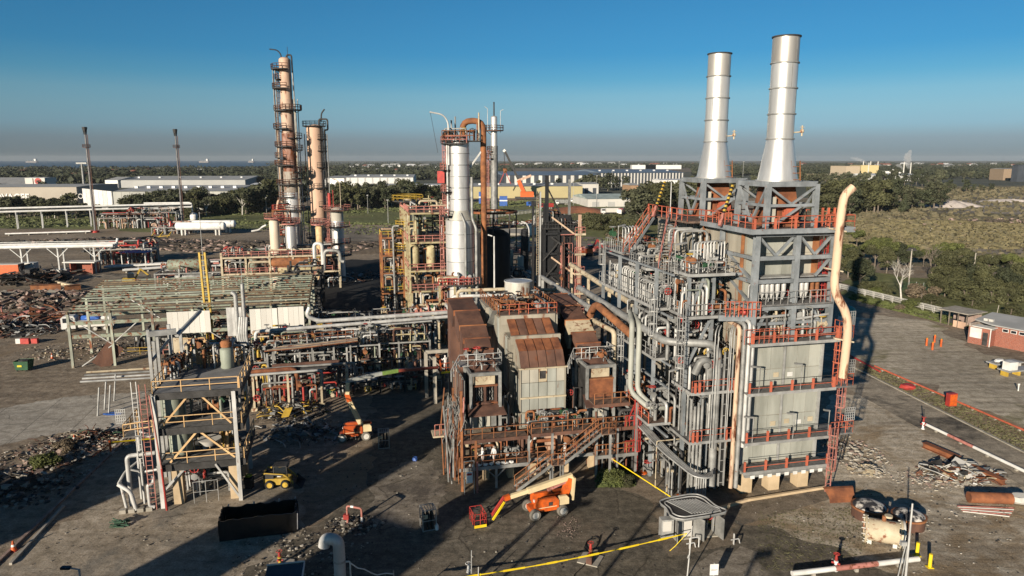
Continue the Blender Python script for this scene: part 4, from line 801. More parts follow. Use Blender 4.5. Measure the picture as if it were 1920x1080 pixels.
clutter(K, rk, -7, -.5, 1.4, 14, .2, 5.2, 76, [STEEL, TRAY, STEEL, DARK, STEEL, CREAM], (.05, .15), 16); clutter(K, rk, -6.9, -5, 4, 14, 6.1, 9, 18, [STEEL, RUST_O, RUST, TRAY], (.08, .2), 10); clutter(K, rk, -5, -.5, .6, 5, 10.2, 13.8, 50, [STEEL, TRAY, WHITE_P, DARK], (.05, .15), 16)
# named large runs
pipep(K, STEEL, [(-6.9, 26, 14.9), (-6.9, 2.2, 14.3), (-2.75, .5, 14.3), (-2.75, .5, 1.2)], .34, 14, 1.1)
for k in range(2): pipep(K, PANEL, [(-6.2+.0*k, 12-k, 14.9-.1*k), (-7.9+k*.62, 7.3-.3*k, 14.9-.1*k), (-7.9+k*.62, 7.3-.3*k, 8.2), (-7.0+.55*k, 5.0, 7.3), (-5.6+.5*k, 5.4, 7.0)], .25, 12, .8)
pipep(K, RUST_O, [(-7.4, 8.5, 13.4), (-8.0, 17.4, 14.8), (-8.5, 18.2, 12.6), (-8.3, 16.5, 10.4)], .4, 12, 1.3)
pipep(K, CREAM, [(-9.2, 32, 12.5), (-8.3, 19, 12.9), (-7.8, 12, 12.9), (-7.8, 12, 8)], .26, 10)
q = MB(); [q.beam((-2.15+k*.5, .35, 1.2), (-2.15+k*.5, .35, 13.6), .08, .2) for k in (0, 1)]; [q.beam((-2.15, .35, z), (-1.65, .35, z), .06) for z in np.arange(1.5, 13.6, 1.05)]; part('cable_tray', q, TRAY, K)
part('cables', MB().box(-2.08, .42, 1.2, -1.72, .5, 13.6), BLACK, K)
for i, (x, r, z1, m) in enumerate(((-1.25, .19, 15.9, BEIGE_P), (-.78, .19, 16.1, STEEL), (-.36, .17, 16.3, WHITE_P), (.02, .15, 16.0, TRAY))): pipep(K, m, [(x, -.25 - .05*i, 1.2 if i < 2 else 5.0), (x, -.25-.05*i, z1), (x+.1, 1.6, z1)], r, 10, .5, 'riser_pipe')
for x in (-3.3, -3.0, -1.9, -1.75, -1.5): pipep(K, TRAY, [(x, .1, 4+rk.random()*4), (x, .1, 15.5), (x+.5, .6, 15.9)], .05, 5, .4, 'riser_pipe')
for x in (-4.8, -4.45, -4.1, -3.75): pipep(K, STEEL, [(x, .9, .3), (x, .9, 5+rk.random()*5)], .13, 8, None, 'riser_pipe')
for x, z, dx, dy in ((-4.9, 12.6, 1.2, .2), (-6.4, 9.2, 1.0, .2), (-6.3, 20.4, 1.1, .2), (-5.3, 20.5, .9, .4), (-4.2, 16.8, 1.0, .2)): lamp_post(K, x, 2.2 if z != 20.5 else 18, z, 2.4, dx, TRAY, dy)
pipep(K, STEEL, [(-4.6, 1.0, 11.6), (-4.2, .8, 12.8), (-3.4, .8, 12.8), (-3.2, 1, 11.0)], .32, 12, .6); pipep(K, CREAM_Y, [(-1.6, .9, 12.6), (.1, 1.0, 13.1)], .26, 10); pipep(K, STEEL, [(-1.3, 1.0, 10.2), (-1.2, 1.0, 12.0), (0, 1.6, 12.6)], .28, 12, .7)
for x in (-6.5, -5.8): part('vessel', MB().vessel((x, 9, 12.3), .5, 2.8, 12), STEEL, K)
for i in range(6): pipep(K, STEEL if i % 2 else TRAY, [(-7.4+.16*i, 11, 5.4), (-6.9+.16*i, 2.0, 4.2), (-5.7+.1*i, -1.9+.12*i, 3.4), (-4.2-.1*i, -2.2+.14*i, 3.3), (-3.2, -.4, 3.2-.04*i)], .075, 6, .9, 'cable_run')
for i in range(5): pipep(K, TRAY, [(-4.9+.28*i, -.8+.1*i, 3.3), (-4.9+.28*i, -.8+.1*i, .05)], .07, 6, None, 'conduit')
part('motor_valve', MB().lathe([(.3, 0), (.45, .2), (.3, .6)], (0, 1.2, 16.6), 10), RED, K)
railp(K, ORANGE, [(-2.4, .2, 16.75), (.4, -.6, 16.75)], sp=.35, r=.045, h=1.3)
for x, y, z0, z1 in ((-6.9, 4.4, 12.2, 16.7), (-5.8, 1.0, 10.1, 16.6), (-5.7, 4.4, 16.7, 20.3), (-6.9, 12, 6, 12.2), (-4.4, 8.8, 16.6, 19.6), (-6.8, 18, 16.7, 20.4)): part('ladder', MB().ladder((x, y, z0), z1, (-1, 0), .5, .03), TRAY, K)
for v in (6.5, 9, 11.5, 14, 16.5): part('column', MB().beam((-4.4, v, 12), (-4.4, v, 19.6), .2), STEEL, K); beamp(K, STEEL, (-6.2, v, 18.4), (-1, v, 18.4), .18)
# red stairs from the top deck down to the burner deck
def stairs(name, label, p, q, w, mat_s, mat_r, cat='stairs', par=None, step=.25):
    p, q = V3(p), V3(q); t = thing(name, label, cat, p) if par is None else par
    o = p.copy() if par is None else Vector((0, 0, 0)); a, b = p-o, q-o
    d = b-a; s = Vector((-d.y, d.x, 0)).normalized()*w/2
    for k in (-1, 1): part('stringer', MB().beam(a+s*k, b+s*k, .08, .26), mat_s, t)
    n = max(3, int(abs(d.z)/step)); m = MB()
    for i in range(n+1): c = a+d*(i/n); m.beam(c-s, c+s, .24, .05)
    part('treads', m, GRATE_R, t)
    for k in (-1, 1): railp(t, mat_r, [a+s*k, b+s*k], sp=1.3, r=.04)
    return t
stairs('staircase', 'steep faded red staircase from the top deck down to the burner deck', LW(OU, -1.9, 12, 24.2), LW(OU, -5.2, 6.8, 19.7), .9, BLUE_STEEL, PINK)
stairs('staircase', 'second faded red staircase beside the farther stack, set further back', LW(OU, -2.6, 15.5, 24.2), LW(OU, -5.9, 14.2, 20.4), .9, BLUE_STEEL, ORANGE)
# ================================================================ central rusty boiler
OB = Vector((-4.65, 61.2, 0)); rb_ = random.Random(21)
Bo = thing('boiler', 'rusty three part boiler with ribbed grey panels and brown sloping ducts in the middle', 'boiler', OB, AX)
def prism_v(par, name, u0, u1, poly, mat, smooth=False):   # polygon in the v-z plane pushed from u0 to u1
    n = len(poly); q = MB(); q.add([(u0, v, z) for v, z in poly] + [(u1, v, z) for v, z in poly], [tuple(range(n)), tuple(range(2*n-1, n-1, -1))] + [(i, i+n, (i+1) % n+n, (i+1) % n) for i in range(n)])
    return part(name, q, mat, par)
# middle tower: casing, panels, rust roofs
part('casing', MB().box(6.45, 3.1, 3.0, 10.6, 8, 10.1), DARK, Bo)
cw = (10.75-6.3)/5; rows = [(4.4, 5.75), (5.85, 7.2), (7.35, 8.75), (8.8, 10.15)]
for c in range(5):
    for r, (z0, z1) in enumerate(rows):
        if r == 3 and c == 2:
            x0 = 6.3+c*cw; 
            for b in ((x0+.03, z0, x0+cw-.03, z0+.3), (x0+.03, z1-.25, x0+cw-.03, z1), (x0+.03, z0+.3, x0+.12, z1-.25), (x0+cw-.12, z0+.3, x0+cw-.03, z1-.25)): part('wall_panel', MB().box(b[0], 2.98, b[1], b[2], 3.09, b[3]), CREAM, Bo)
            continue
        o = rb_.uniform(0, .03); part('wall_panel', MB().box(6.3+c*cw+.03, 2.97-o, z0, 6.3+(c+1)*cw-.03, 3.09, z1), PANEL_W if r == 3 and c not in (3,) else PANEL, Bo)
for z in (4.3, 5.8, 7.28): part('girt', MB().box(6.2, 2.8, z-.06, 10.85, 2.965, z+.09), CREAM if z > 7 else PANEL_B, Bo)
for x in (6.24, 10.72): part('corner_post', MB().box(x-.06, 2.85, 3, x+.09, 3.2, 10.2), PANEL_B, Bo)
part('eave', MB().box(6.1, 2.75, 10.17, 10.95, 3.1, 10.3), CREAM, Bo)
for c in range(5):
    a, b = 6.3+c*cw+.035, 6.3+(c+1)*cw-.035; o = rb_.uniform(-.02, .02)
    prism_v(Bo, 'roof_plate', a, b, [(2.85, 10.32+o), (3.75, 11.75+o), (3.9, 11.7+o), (3.1, 10.2)], RUST_D); prism_v(Bo, 'roof_plate', a+.02, b-.02, [(3.78, 11.78+o), (5.35, 12.55+o), (5.45, 12.4), (3.9, 11.62)], RUST)
    prism_v(Bo, 'roof_plate', a-.25+c*.02, b-.25+c*.02, [(5.75, 12.75+o), (8.0, 14.0+o), (8.1, 13.85), (5.85, 12.6)], RUST_D if c % 2 else RUST)
prism_v(Bo, 'gable_wall', 6.3, 10.75, [(3.15, 10.2), (3.8, 11.6), (5.4, 12.4), (8, 12.4), (8, 9), (3.15, 9)], PANEL_B)
part('ridge_band', MB().box(5.9, 5.4, 12.0, 11.0, 5.72, 12.85), PANEL_B, Bo); part('ridge_band', MB().box(5.5, 8.05, 13.4, 11.2, 8.35, 14.35), PANEL_B, Bo)
for i, (x0, x1, v0, v1, z1) in enumerate(((5.85, 11.05, 5.5, 8.2, 12.6), (5.35, 11.5, 8.2, 13.2, 14.2), (5.0, 11.8, 13.2, 18.4, 14.2))):
    part('casing', MB().box(x0, v0, 3, x1, v1, z1), PANEL_B, Bo); n = 3 if i == 0 else 5
    for k in range(n):
        for z0, z2 in ((3.2, 6.6), (6.65, 10.2), (10.25, z1-.1)):
            part('side_panel', MB().box(x0-.07-rb_.uniform(0, .05), v0+(v1-v0)*k/n+.05, z0, x0, v0+(v1-v0)*(k+1)/n-.05, z2), PANEL if (k+i) % 2 else PANEL_B, Bo)
for v in (3.4, 5.2): part('side_panel', MB().box(6.3, v, 3.2, 6.42, v+1.7, 10.1), PANEL, Bo)
# roof deck of the boiler with rusty clutter
part('deck', MB().box(5.4, 8.4, 14.22, 11.6, 18.3, 14.32), GRATE_R, Bo)
for pts in ([(5.45, 8.5, 14.3), (11.5, 8.5, 14.3)], [(5.45, 8.5, 14.3), (5.2, 18, 14.3)], [(11.5, 8.5, 14.3), (11.6, 18, 14.3)]): railp(Bo, ORANGE if len(pts) == 2 and pts[1][1] < 9 else RUST_O, pts, sp=.95, r=.045)
railp(Bo, RUST_O, [(5.5, 11.5, 14.3), (8.4, 9.2, 14.3)], sp=.8, r=.045)
clutter(Bo, rb_, 5.7, 11.2, 9.3, 16, 14.3, 15.25, 40, [RUST, RUST_D, RUST_O, CREAM, STEEL, RUST], (.05, .13), 18, vmesh=[VALVES[2], VALVES[2], VALVES[1]])
part('torn_cover', MB().rock((12.2, 12, 13.4), .7, 1.4, 1.6, rb_, 8), PLASTIC, Bo); part('torn_sheet', MB().beam((4.9, 11, 12.6), (5.3, 9.6, 14.6), .9, .04), STEEL, Bo)
# ducts left and right
for u0, u1, sgn in ((1.35, 4.0, 1), (12.6, 15.2, -1)):
    top = [(17, 14.6), (12.6, 14.1), (9.4, 13.2), (7.6, 12.3), (6.2, 11.5), (5.0, 10.2)]
    for i, ((v1, z1), (v0, z0)) in enumerate(zip(top, top[1:])):
        e = .0 if i % 2 else .07
        prism_v(Bo, 'duct_section', u0-e+.1*i, u1+e+.05*i, [(v1-.03, z1), (v0+.03, z0), (v0+.9, z0-1.9), (v1+.3, z1-1.9)], RUST_D if i != 2 else CREAM if sgn < 0 else RUST_D)
        part('duct_flange', MB().box(u0-.14+.1*i, v1-.06, z1-.5, u1+.14+.05*i, v1+.06, z1+.09), RUST_O if i == 2 else RUST, Bo)
    prism_v(Bo, 'duct_leg', u0+.3, u1+.1, [(5.0, 10.2), (4.7, 8.8), (7.2, 8.8), (7.4, 10.5)], RUST_D)
part('duct_leg', MB().box(1.3, 15.3, 3, 4.0, 17.2, 12.6), RUST_D, Bo); part('duct_leg', MB().box(12.6, 15.3, 3, 15.2, 17.2, 12.6), DARK, Bo)
# the two front wings
def wing(u0, kind):
    m = thing('boiler_wing', 'left front wing of the boiler with two black openings under a cream box' if kind else 'right front wing of the boiler with a closed rusty box front', 'boiler wing', LW(OB, u0, 1.7, 2.2), AX); w = 3.0
    for x in (.12, w-.12):
        for y in (0.1, 3.6): part('post', MB().beam((x, y, 0), (x, y, 8.0), .26, .26, 'H'), STEEL, m)
    for y in (0.1, 3.6): part('beam', MB().box(0, y-.14, 8.0, w, y+.14, 8.3), STEEL, m); 
    for x in (.12, w-.12): part('beam', MB().box(x-.12, .25, 8.0, x+.12, 3.45, 8.28), STEEL, m)
    part('casing', MB().box(.3, 1.0, 2.7, w-.3, 4.5, 7.9), DARK, m)
    for k in range(4): part('wall_panel', MB().box(.35+k*.6, .75, 2.7, .35+k*.6+.5, .85, 4.4), (PANEL_W, PANEL, PANEL_W, STEEL)[k], m)
    part('apron', MB().add([(-.3, -.9, 4.5), (w+.3, -.9, 4.5), (w+.1, .7, 5.2), (-.1, .7, 5.2), (-.3, -.9, 4.38), (w+.3, -.9, 4.38), (w+.1, .7, 5.1), (-.1, .7, 5.1)], [(0, 1, 2, 3), (4, 7, 6, 5), (0, 4, 5, 1), (1, 5, 6, 2), (2, 6, 7, 3), (3, 7, 4, 0)]), RUST_D, m)
    if kind:
        for x in (.35, 1.4, 2.45): part('frame_post', MB().box(x, .3, 5.2, x+.2, .7, 6.9), RUST_D, m)
        for z in (5.15, 6.85): part('frame_beam', MB().box(.3, .28, z, 2.7, .72, z+.16), RUST, m)
        q = MB()
        for x in (.75, 1.0, 1.22, 1.75, 2.0, 2.25): q.pipe([(x+.07*(k % 2), .75+.1*((k//2) % 2), 5.35+k*.17) for k in range(9)], .035, 4, .05)
        part('coil_tubes', q, STEEL, m); part('coil_heap', MB().rock((1.5, .3, 5.25), .8, .3, .25, rb_, 8), RUST_D, m)
    else: part('front_box', MB().box(.35, .0, 5.1, 2.75, 1.0, 6.85), RUST, m); part('front_lid', MB().box(.3, -.06, 6.86, 2.8, 1.05, 6.98), RUST_O, m)
    part('upper_box', MB().box(.55, .35, 6.99 if not kind else 7.05, 2.45, 1.6, 7.85), CREAM, m); part('torn_lining', MB().rock((1.2, .9, 8.0), .8, .6, .2, rb_, 7), RUST_D, m)
    prism_q = MB().add([(.3, 1.3, 7.9), (2.7, 1.3, 7.9), (2.6, 3.4, 9.0), (.4, 3.4, 9.0), (.3, 1.4, 7.7), (2.7, 1.4, 7.7), (2.6, 3.5, 8.8), (.4, 3.5, 8.8)], [(0, 1, 2, 3), (4, 7, 6, 5), (0, 4, 5, 1), (1, 5, 6, 2), (2, 6, 7, 3), (3, 7, 4, 0)]); part('duct_foot', prism_q, RUST_D, m)
    part('deck', MB().box(-.6, 2.2, 8.32, w+.5, 3.9, 8.42), TRAY, m); railp(m, WHITE_P, [(-.6, 2.2, 8.4), (w+.5, 2.2, 8.4), (w+.5, 3.9, 8.4)], sp=.8, r=.04); railp(m, WHITE_P, [(-.6, 2.2, 8.4), (-1.6, .8, 7.4)], sp=.6, r=.04)
    clutter(m, rb_, -.2, w, 1, 4, 8.3, 9.2, 10, [RUST, STEEL, RUST_D], (.05, .1), 3)
wing(1.15, True); wing(12.5, False)
for k in range(6):
    for z0, z1 in ((2.4, 6), (6.05, 9.8)): part('wing_panel', MB().box(.55+rb_.uniform(-.03, .03), 1.9+k*1.15, z0, .72, 1.9+k*1.15+1.05, z1), (STEEL, PANEL_W, STEEL, PANEL_B, STEEL, PANEL)[k], Bo)
    part('wing_rib', MB().beam((.5, 1.85+k*1.15, 2.3), (.5, 1.85+k*1.15, 9.9), .12), RUST_D, Bo)
# decks, stairs, posts along the front
dk = [(-.2, -.4, 6.2, 2.6, 2.2), (-.2, -.3, 6.2, 1.4, 4.8), (6.6, -.1, 12.6, 2.2, 4.8), (6.4, .4, 13.0, 2.6, 2.2), (12.8, -.5, 17.0, 2.4, 2.2), (12.8, -.3, 17, 1.6, 4.8), (12.7, -.2, 16.2, 1.5, 7.2)]
for x0, y0, x1, y1, z in dk:
    part('deck', MB().box(x0, y0, z-.1, x1, y1, z), GRATE_R, Bo); part('edge_beam', MB().box(x0-.05, y0-.1, z-.28, x1+.05, y0-.003, z+.05), RUST_D if z > 3 else STEEL, Bo)
    railp(Bo, RUST_O, [(x0, y0, z), (x1, y0, z)], sp=1.0, r=.045)
for x, y, z in ((0, -.4, 9.6), (1.3, -.35, 4.8), (3.2, -.35, 2.2), (6.3, -.3, 4.8), (8.6, -.2, 4.8), (12.9, -.4, 4.8), (15.0, -.4, 4.8), (16.9, -.45, 7.2), (-.3, 2.5, 9)): part('post', MB().beam((x, y, 0), (x, y, z), .2), RUST_O if x < 2 else STEEL, Bo)
for x in (1.0, 2.6, 5.0, 7.2, 9.0, 10.6, 13.2, 15.5): part('pier', MB().box(x-.28, 1.4, 0, x+.28, 2.2, 2.0), CONC_T, Bo)
for a, b in (((2.2, -.3, 2.0), (3.2, -.3, 1.0)), ((4.2, -.3, 2.0), (3.2, -.3, 1.0)), ((14, -.4, 2), (15, -.4, 1)), ((16, -.4, 2), (15, -.4, 1))): beamp(Bo, STEEL, a, b, .1, None, 'box', 'brace')
clutter(Bo, rb_, 6.6, 12.4, .4, 2.6, 4.8, 6.4, 24, [RUST, RUST_O, CREAM, DARK, STEEL], (.05, .14), 10); clutter(Bo, rb_, 6.8, 12.2, .6, 2.8, 2.2, 4.4, 18, [RUST_D, RUST, CREAM, WHITE_P], (.08, .2), 6)
clutter(Bo, rb_, .3, 6, .2, 2.4, 2.2, 4.5, 16, [RUST_D, RUST, STEEL, CREAM], (.05, .16), 6); clutter(Bo, rb_, 13, 17, 0, 4, .2, 6.8, 24, [RUST_D, RUST, STEEL, DARK], (.06, .18), 8)
clutter(Bo, rb_, 4.2, 6.1, 3, 8, 2.2, 8, 14, [RUST_D, DARK, STEEL], (.06, .15), 4); clutter(Bo, rb_, 11, 12.6, 3, 8, 2.2, 8, 10, [RUST_D, DARK], (.06, .15), 2)
for k in range(3): part('cabinet', MB().box(9.3+k*.75, 2.2, 4.8, 9.95+k*.75, 2.75, 5.9), (TRAY, STEEL, PANEL)[k], Bo)
part('hopper', MB().add([(8.2, .8, 4.4), (10, .8, 4.4), (10, 2.4, 4.4), (8.2, 2.4, 4.4), (8.5, 1, 2.6), (9.7, 1, 2.6), (9.7, 2.2, 2.6), (8.5, 2.2, 2.6)], [(0, 1, 5, 4), (1, 2, 6, 5), (2, 3, 7, 6), (3, 0, 4, 7), (0, 3, 2, 1), (4, 5, 6, 7)]), SALMON, Bo)
stairs('staircase', 'lower flight of rusty stairs rising from the yard behind the orange boom lift', LW(OB, 4.9, -1.0, 0), LW(OB, 8.2, -1.0, 2.2), .95, STEEL, RUST_O)
stairs('staircase', 'upper flight of rusty stairs from the landing to the boiler front deck', LW(OB, 9.4, -1.0, 2.2), LW(OB, 13.0, -1.0, 4.8), .95, STEEL, RUST_O)
t = thing('stair_landing', 'small steel landing between the two rusty stair flights', 'landing', LW(OB, 8.2, -1.5, 0), AX); part('deck', MB().box(0, 0, 2.1, 1.2, 1, 2.2), GRATE_R, t); railp(t, RUST_O, [(0, 0, 2.2), (1.2, 0, 2.2)], sp=.6, r=.045); [part('post', MB().beam((x, y, 0), (x, y, 2.1), .12), STEEL, t) for x in (.1, 1.1) for y in (.1, .9)]
part('deck', MB().box(12.95, -1.55, 4.7, 14.4, -.42, 4.8), GRATE_R, Bo); railp(Bo, RUST_O, [(13.0, -1.5, 4.8), (14.4, -1.5, 4.8), (14.4, -.5, 4.8)], sp=.7, r=.045); part('post', MB().beam((13.9, -1.4, 0), (13.9, -1.4, 4.7), .18), TRAY, Bo)
# bright red ladder tower at the right front corner
t = thing('ladder_tower', 'bright red caged ladder at the right front corner of the boiler', 'ladder', LW(OB, 17.1, .3), AX); part('ladder', MB().ladder((0, -.3, .1), 6.6), RED, t); part('post', MB().beam((.3, .2, 0), (.3, .2, 7.2), .22), RED, t); railp(t, RED, [(-1.3, -.6, 4.8), (-.4, -.6, 4.8)], sp=.4, r=.05); railp(t, RED, [(-1.2, -.5, 2.2), (-.4, -.5, 2.2)], sp=.4, r=.05); part('brace', MB().beam((-1.2, -.4, 4.8), (-.1, -.4, 7.4), .1), RED, t)
# tangle of bent tubes hanging on the left
q = MB()
for k in range(110):
    a = Vector((rb_.uniform(-1.0, .4), rb_.uniform(-.3, 4), rb_.uniform(4.5, 8.6))); d = Vector((rb_.uniform(-.5, .7), rb_.uniform(-.6, .3), rb_.uniform(-2.4, -1.0)))
    q.pipe([a, a+d*.5+Vector((rb_.uniform(-.3, .3), 0, 0)), a+d], rb_.uniform(.02, .045), 4, .2)
o = part('hanging_tubes', q, STEEL, Bo); o['kind'] = 'stuff'
for k in range(26):
    x, y = rb_.uniform(-1.2, .3), rb_.uniform(-.3, 3.5); z = rb_.uniform(3.5, 9); pipep(Bo, rb_.choice((RUST_D, RUST, RUST_O, STEEL, PINK)), [(x, y, rb_.uniform(0, 2)), (x+rb_.uniform(-.2, .2), y, z*.6), (x+rb_.uniform(-.4, .4), y, z)], rb_.uniform(.04, .1), 5)
railp(Bo, PINK, [(-2.0, 3, 4.2), (-.6, 3, 4.2)], sp=.5, r=.05); part('deck', MB().box(-2.2, 2.9, 4.05, -.5, 4.6, 4.2), CREAM, Bo)
t = thing('notice_board', 'white framed notice board at the left front corner of the boiler', 'notice board', LW(OB, .1, -1.1), AX); part('frame', MB().rail([(0, 0, 0), (.9, 0, 0)], h=3.2, sp=.9, r=.04, mid=False), TRAY, t); part('board', MB().box(.15, -.06, 1.1, .75, -.02, 2.2), WHITE, t); part('notice_text', MB().box(.22, -.068, 1.85, .68, -.062, 2.05), RED, t); part('post', MB().beam((1.2, .1, 0), (1.2, .1, 3), .16), PINK, t)
# drum behind the boiler
t = thing('storage_drum', 'rust stained white steel drum standing behind the boiler top', 'tank', LW(OB, 10.05, 19.6, 0)); part('stand', MB().box(-1.2, -1.2, 0, 1.2, 1.2, 13.3), DARK, t); part('shell', MB().lathe([(1.62, 13.3), (1.62, 15.85)], n=40), M('stained_drum', (.62, .60, .54), (.48, .45, .38), .5, .2, .6, rust=.58, streak=.3), t); part('rim', MB().lathe([(1.6, 15.82), (1.68, 15.82), (1.68, 15.92), (1.55, 15.92)], n=40, caps=False), WHITE_P, t); part('lid', MB().lathe([(1.58, 15.86), (1.0, 15.98), (.01, 16.02)], n=40, caps=False), SILVER, t)
# twin horizontal pipes behind the drum on low frames
t = thing('header_pipes', 'pair of long pale header pipes on short frames behind the boiler', 'pipes', D(850, 560, 86)); o_ = t.location.copy(); h = lambda px, py, Y: D(px, py, Y) - o_
for i, (y0, m) in enumerate(((545, CREAM), (556, WHITE_P))): pipep(t, m, [h(858-i*12, y0+22, 86), h(858-i*12, y0, 86), h(950, y0-3, 87), h(1042, y0-1, 89), h(1046, y0-14, 89)], .22, 10, .6)
for px in (870, 915, 945, 1015, 1034): part('post', MB().beam(h(px, 600, 87.5), h(px, 548, 87.5), .3), STEEL, t)
part('beam', MB().beam(h(860, 566, 87.8), h(1040, 566, 88), .25), STEEL, t)
pipep(t, DARK, [h(900, 545, 87), h(930, 575, 87)], .1); pipep(t, DARK, [h(900, 575, 87), h(930, 548, 87)], .1)
# long grey pipe from the dark heater towards the burner deck
for (a, b_, r, m, lab) in (((1016, 518, 96), (1105, 578, 76), .3, STEEL, 'long grey pipe running from the black heater to the burner deck'), ((1070, 498, 104), (1190, 570, 74), .34, CREAM, 'cream pipe on cream posts beside the long grey pipe')):
    p0_, p1_ = D(*a), D(*b_); p1_.z = p0_.z = (p0_.z+p1_.z)/2
    t = thing('pipe_run', lab, 'pipe', (p0_.x, p0_.y, 0)); oo = Vector((p0_.x, p0_.y, 0)); pipep(t, m, [Vector((0, 0, p0_.z)), p1_-oo], r, 10)
    for f in (.02, .35, .68, .95): c = (p1_-p0_)*f; part('post', MB().beam((c.x, c.y, 0), (c.x, c.y, p0_.z-r), .35), CREAM if m is CREAM else STEEL, t)
# ================================================================ columns, vessels and frames further back
def sector_deck(q, r0, r1, a0, a1, z, rail=True, rr=.05, rq=None):
    n = max(3, int(abs(a1-a0)/.4)); A = [a0+(a1-a0)*i/n for i in range(n+1)]
    vs = [(cos(a)*r, sin(a)*r, zz) for zz in (z-.2, z) for r in (r0, r1) for a in A]; m = n+1
    fs = []
    for i in range(n): fs += [(2*m+i, 2*m+i+1, 3*m+i+1, 3*m+i), (i, m+i, m+i+1, i+1), (m+i, 3*m+i, 3*m+i+1, m+i+1), (i, i+1, 2*m+i+1, 2*m+i)]
    q.add(vs, fs)
    if rail: (rq or q).rail([(cos(a)*r1, sin(a)*r1, z) for a in A], h=1.1, sp=1.0, r=rr, n=4)
    return q
def tower(name, label, loc, shells, plats, ladders=(), pipes=(), cat='column', n=28, rings=(), top=None, pm=DARK, rm=STEEL, lm=STEEL, prr=.05):
    t = thing(name, label, cat, loc)
    for (z0, z1, r0, r1, m) in shells: part('shell', MB().lathe([(r0, z0), (r1, z1)], n=n), m, t)
    z1, r1 = shells[-1][1], shells[-1][3]
    part('head', MB().lathe([(r1, z1), (r1*.92, z1+r1*.2), (r1*.6, z1+r1*.42), (.02, z1+r1*.5)], n=n, caps=False), top or shells[-1][4], t)
    for z, r in rings: part('seam', MB().lathe([(r, z-.06), (r+.05, z-.06), (r+.05, z+.06), (r, z+.06)], n=n, caps=False), STEEL, t)
    for (z, r0, r1, a0, a1) in plats:
        q = MB(); rq = MB(); sector_deck(q, r0, r1, radians(a0), radians(a1), z, True, prr, rq); p_ = part('platform', q, pm, t); part('handrail', rq, rm, p_)
        b = MB(); am = radians((a0+a1)/2); [b.beam((cos(a)*r0*.98, sin(a)*r0*.98, z-1.1), (cos(a)*r1*.95, sin(a)*r1*.95, z-.14), .1) for a in (am-.5, am+.5)]; part('bracket', b, pm, p_)
    for (az, r, z0, z1) in ladders:
        a = radians(az); part('ladder', MB().ladder((cos(a)*r, sin(a)*r, z0), z1, (cos(a), sin(a)), .5, .045), lm, t)
    for (m, r, pts) in pipes: pipep(t, m, pts, r, 8, None)
    return t
# silver column
SX = Vector((-8.95, 122, 0))
sh = [(0, 5.6, 2.2, 2.2, SILVER)] + [(5.6+i*2.36, 5.6+(i+1)*2.36-.02, 2.45, 2.45, SILVER) for i in range(6)] + [(19.76, 21.4, 2.45, 1.76, M('silver_cone', (.5, .48, .42), (.4, .38, .33), .5, .4, .5))] + [(21.4+i*1.9, 21.4+(i+1)*1.9-.02, 1.76, 1.76, SILVER) for i in range(6)]
t = tower('silver_column', 'fat silver clad column with a wider lower half and rusty pipework on its crown', SX, sh, [(20.6, 2.0, 3.4, 150, 240), (24.6, 1.8, 3.2, 140, 230), (28.2, 1.8, 3.2, 140, 220), (32.6, .4, 3.0, 90, 300), (9, 2.5, 3.9, 140, 330), (5.2, 2.4, 4.2, 120, 300)],
    [(185, 2.8, 5, 14), (175, 2.9, 13, 21), (190, 2.3, 21, 28), (170, 2.3, 27, 33)],
    [(STEEL, .24, [(2.2, -1.5, 27), (2.2, -1.5, 20), (2.9, -2.0, 18.5), (2.9, -2.0, 2)]), (STEEL, .2, [(.3, -1.9, 21.0), (1.1, -2.5, 19.2), (1.1, -2.7, 2)]), (WHITE_P, .16, [(-1.9, -1.2, 33), (-1.9, -1.2, 20)])],
    rings=[(21.4+i*1.9, 1.76) for i in range(1, 6)] + [(5.6+i*2.36, 2.45) for i in range(7)], pm=DARK, rm=PINK, lm=PINK, prr=.07)
q = MB(); q.pipe([(-1.6, -1.4, 29), (-1.6, -1.4, 36.0), (-2.4, -1.5, 37.2), (-4.6, -1.8, 37.6)], .14, 6, 1.2); part('davit', q, WHITE_P, t)
part('cable', MB().tube((-4.5, -1.8, 37.6), (-3.4, -1.4, 31), .03, n=4), DARK, t)
railp(t, RUST_O, [(-2.6, -2.2, 33), (2.6, -2.2, 33), (2.6, 2, 33)], sp=1, r=.07, h=1.6); part('platform', MB().box(-2.8, -2.3, 32.85, 3.6, 2.2, 33), DARK, t); part('screen', MB().box(-3.6, -1.2, 26.0, -2.4, .6, 28.0), RED, t)
for x, y, h_ in ((-1.2, 0, 3.4), (-.6, .6, 4.0), (.4, .2, 2.2), (3.4, 0, 4.6), (3.1, .4, 3)): part('standpipe', MB().tube((x, y, 33), (x, y, 33+h_), .14, n=6), rb_.choice((RUST_O, STEEL, CREAM)), t)
clutter(t, rb_, -2.4, 2.6, -1.8, 1.6, 33, 35, 12, [RUST, RUST_O, DARK, STEEL], (.07, .16), 3)
P4 = thing('overhead_line', 'thick rusty orange pipe arching over the silver column and running down its right side', 'pipe', SX)
pipep(P4, RUST_O, [(.6, .8, 33.2), (.6, .8, 36.3), (4.1, .8, 36.3), (4.1, .8, 8)], .52, 14, 1.6); part('brace', MB().beam((1.8, .4, 28.6), (3.7, .6, 31.2), .28), WHITE_P, P4); part('flange', MB().lathe([(.5, 33.3), (.7, 33.3), (.7, 33.6), (.5, 33.6)], (.6, .8, 0), 14), YELLOW, P4)
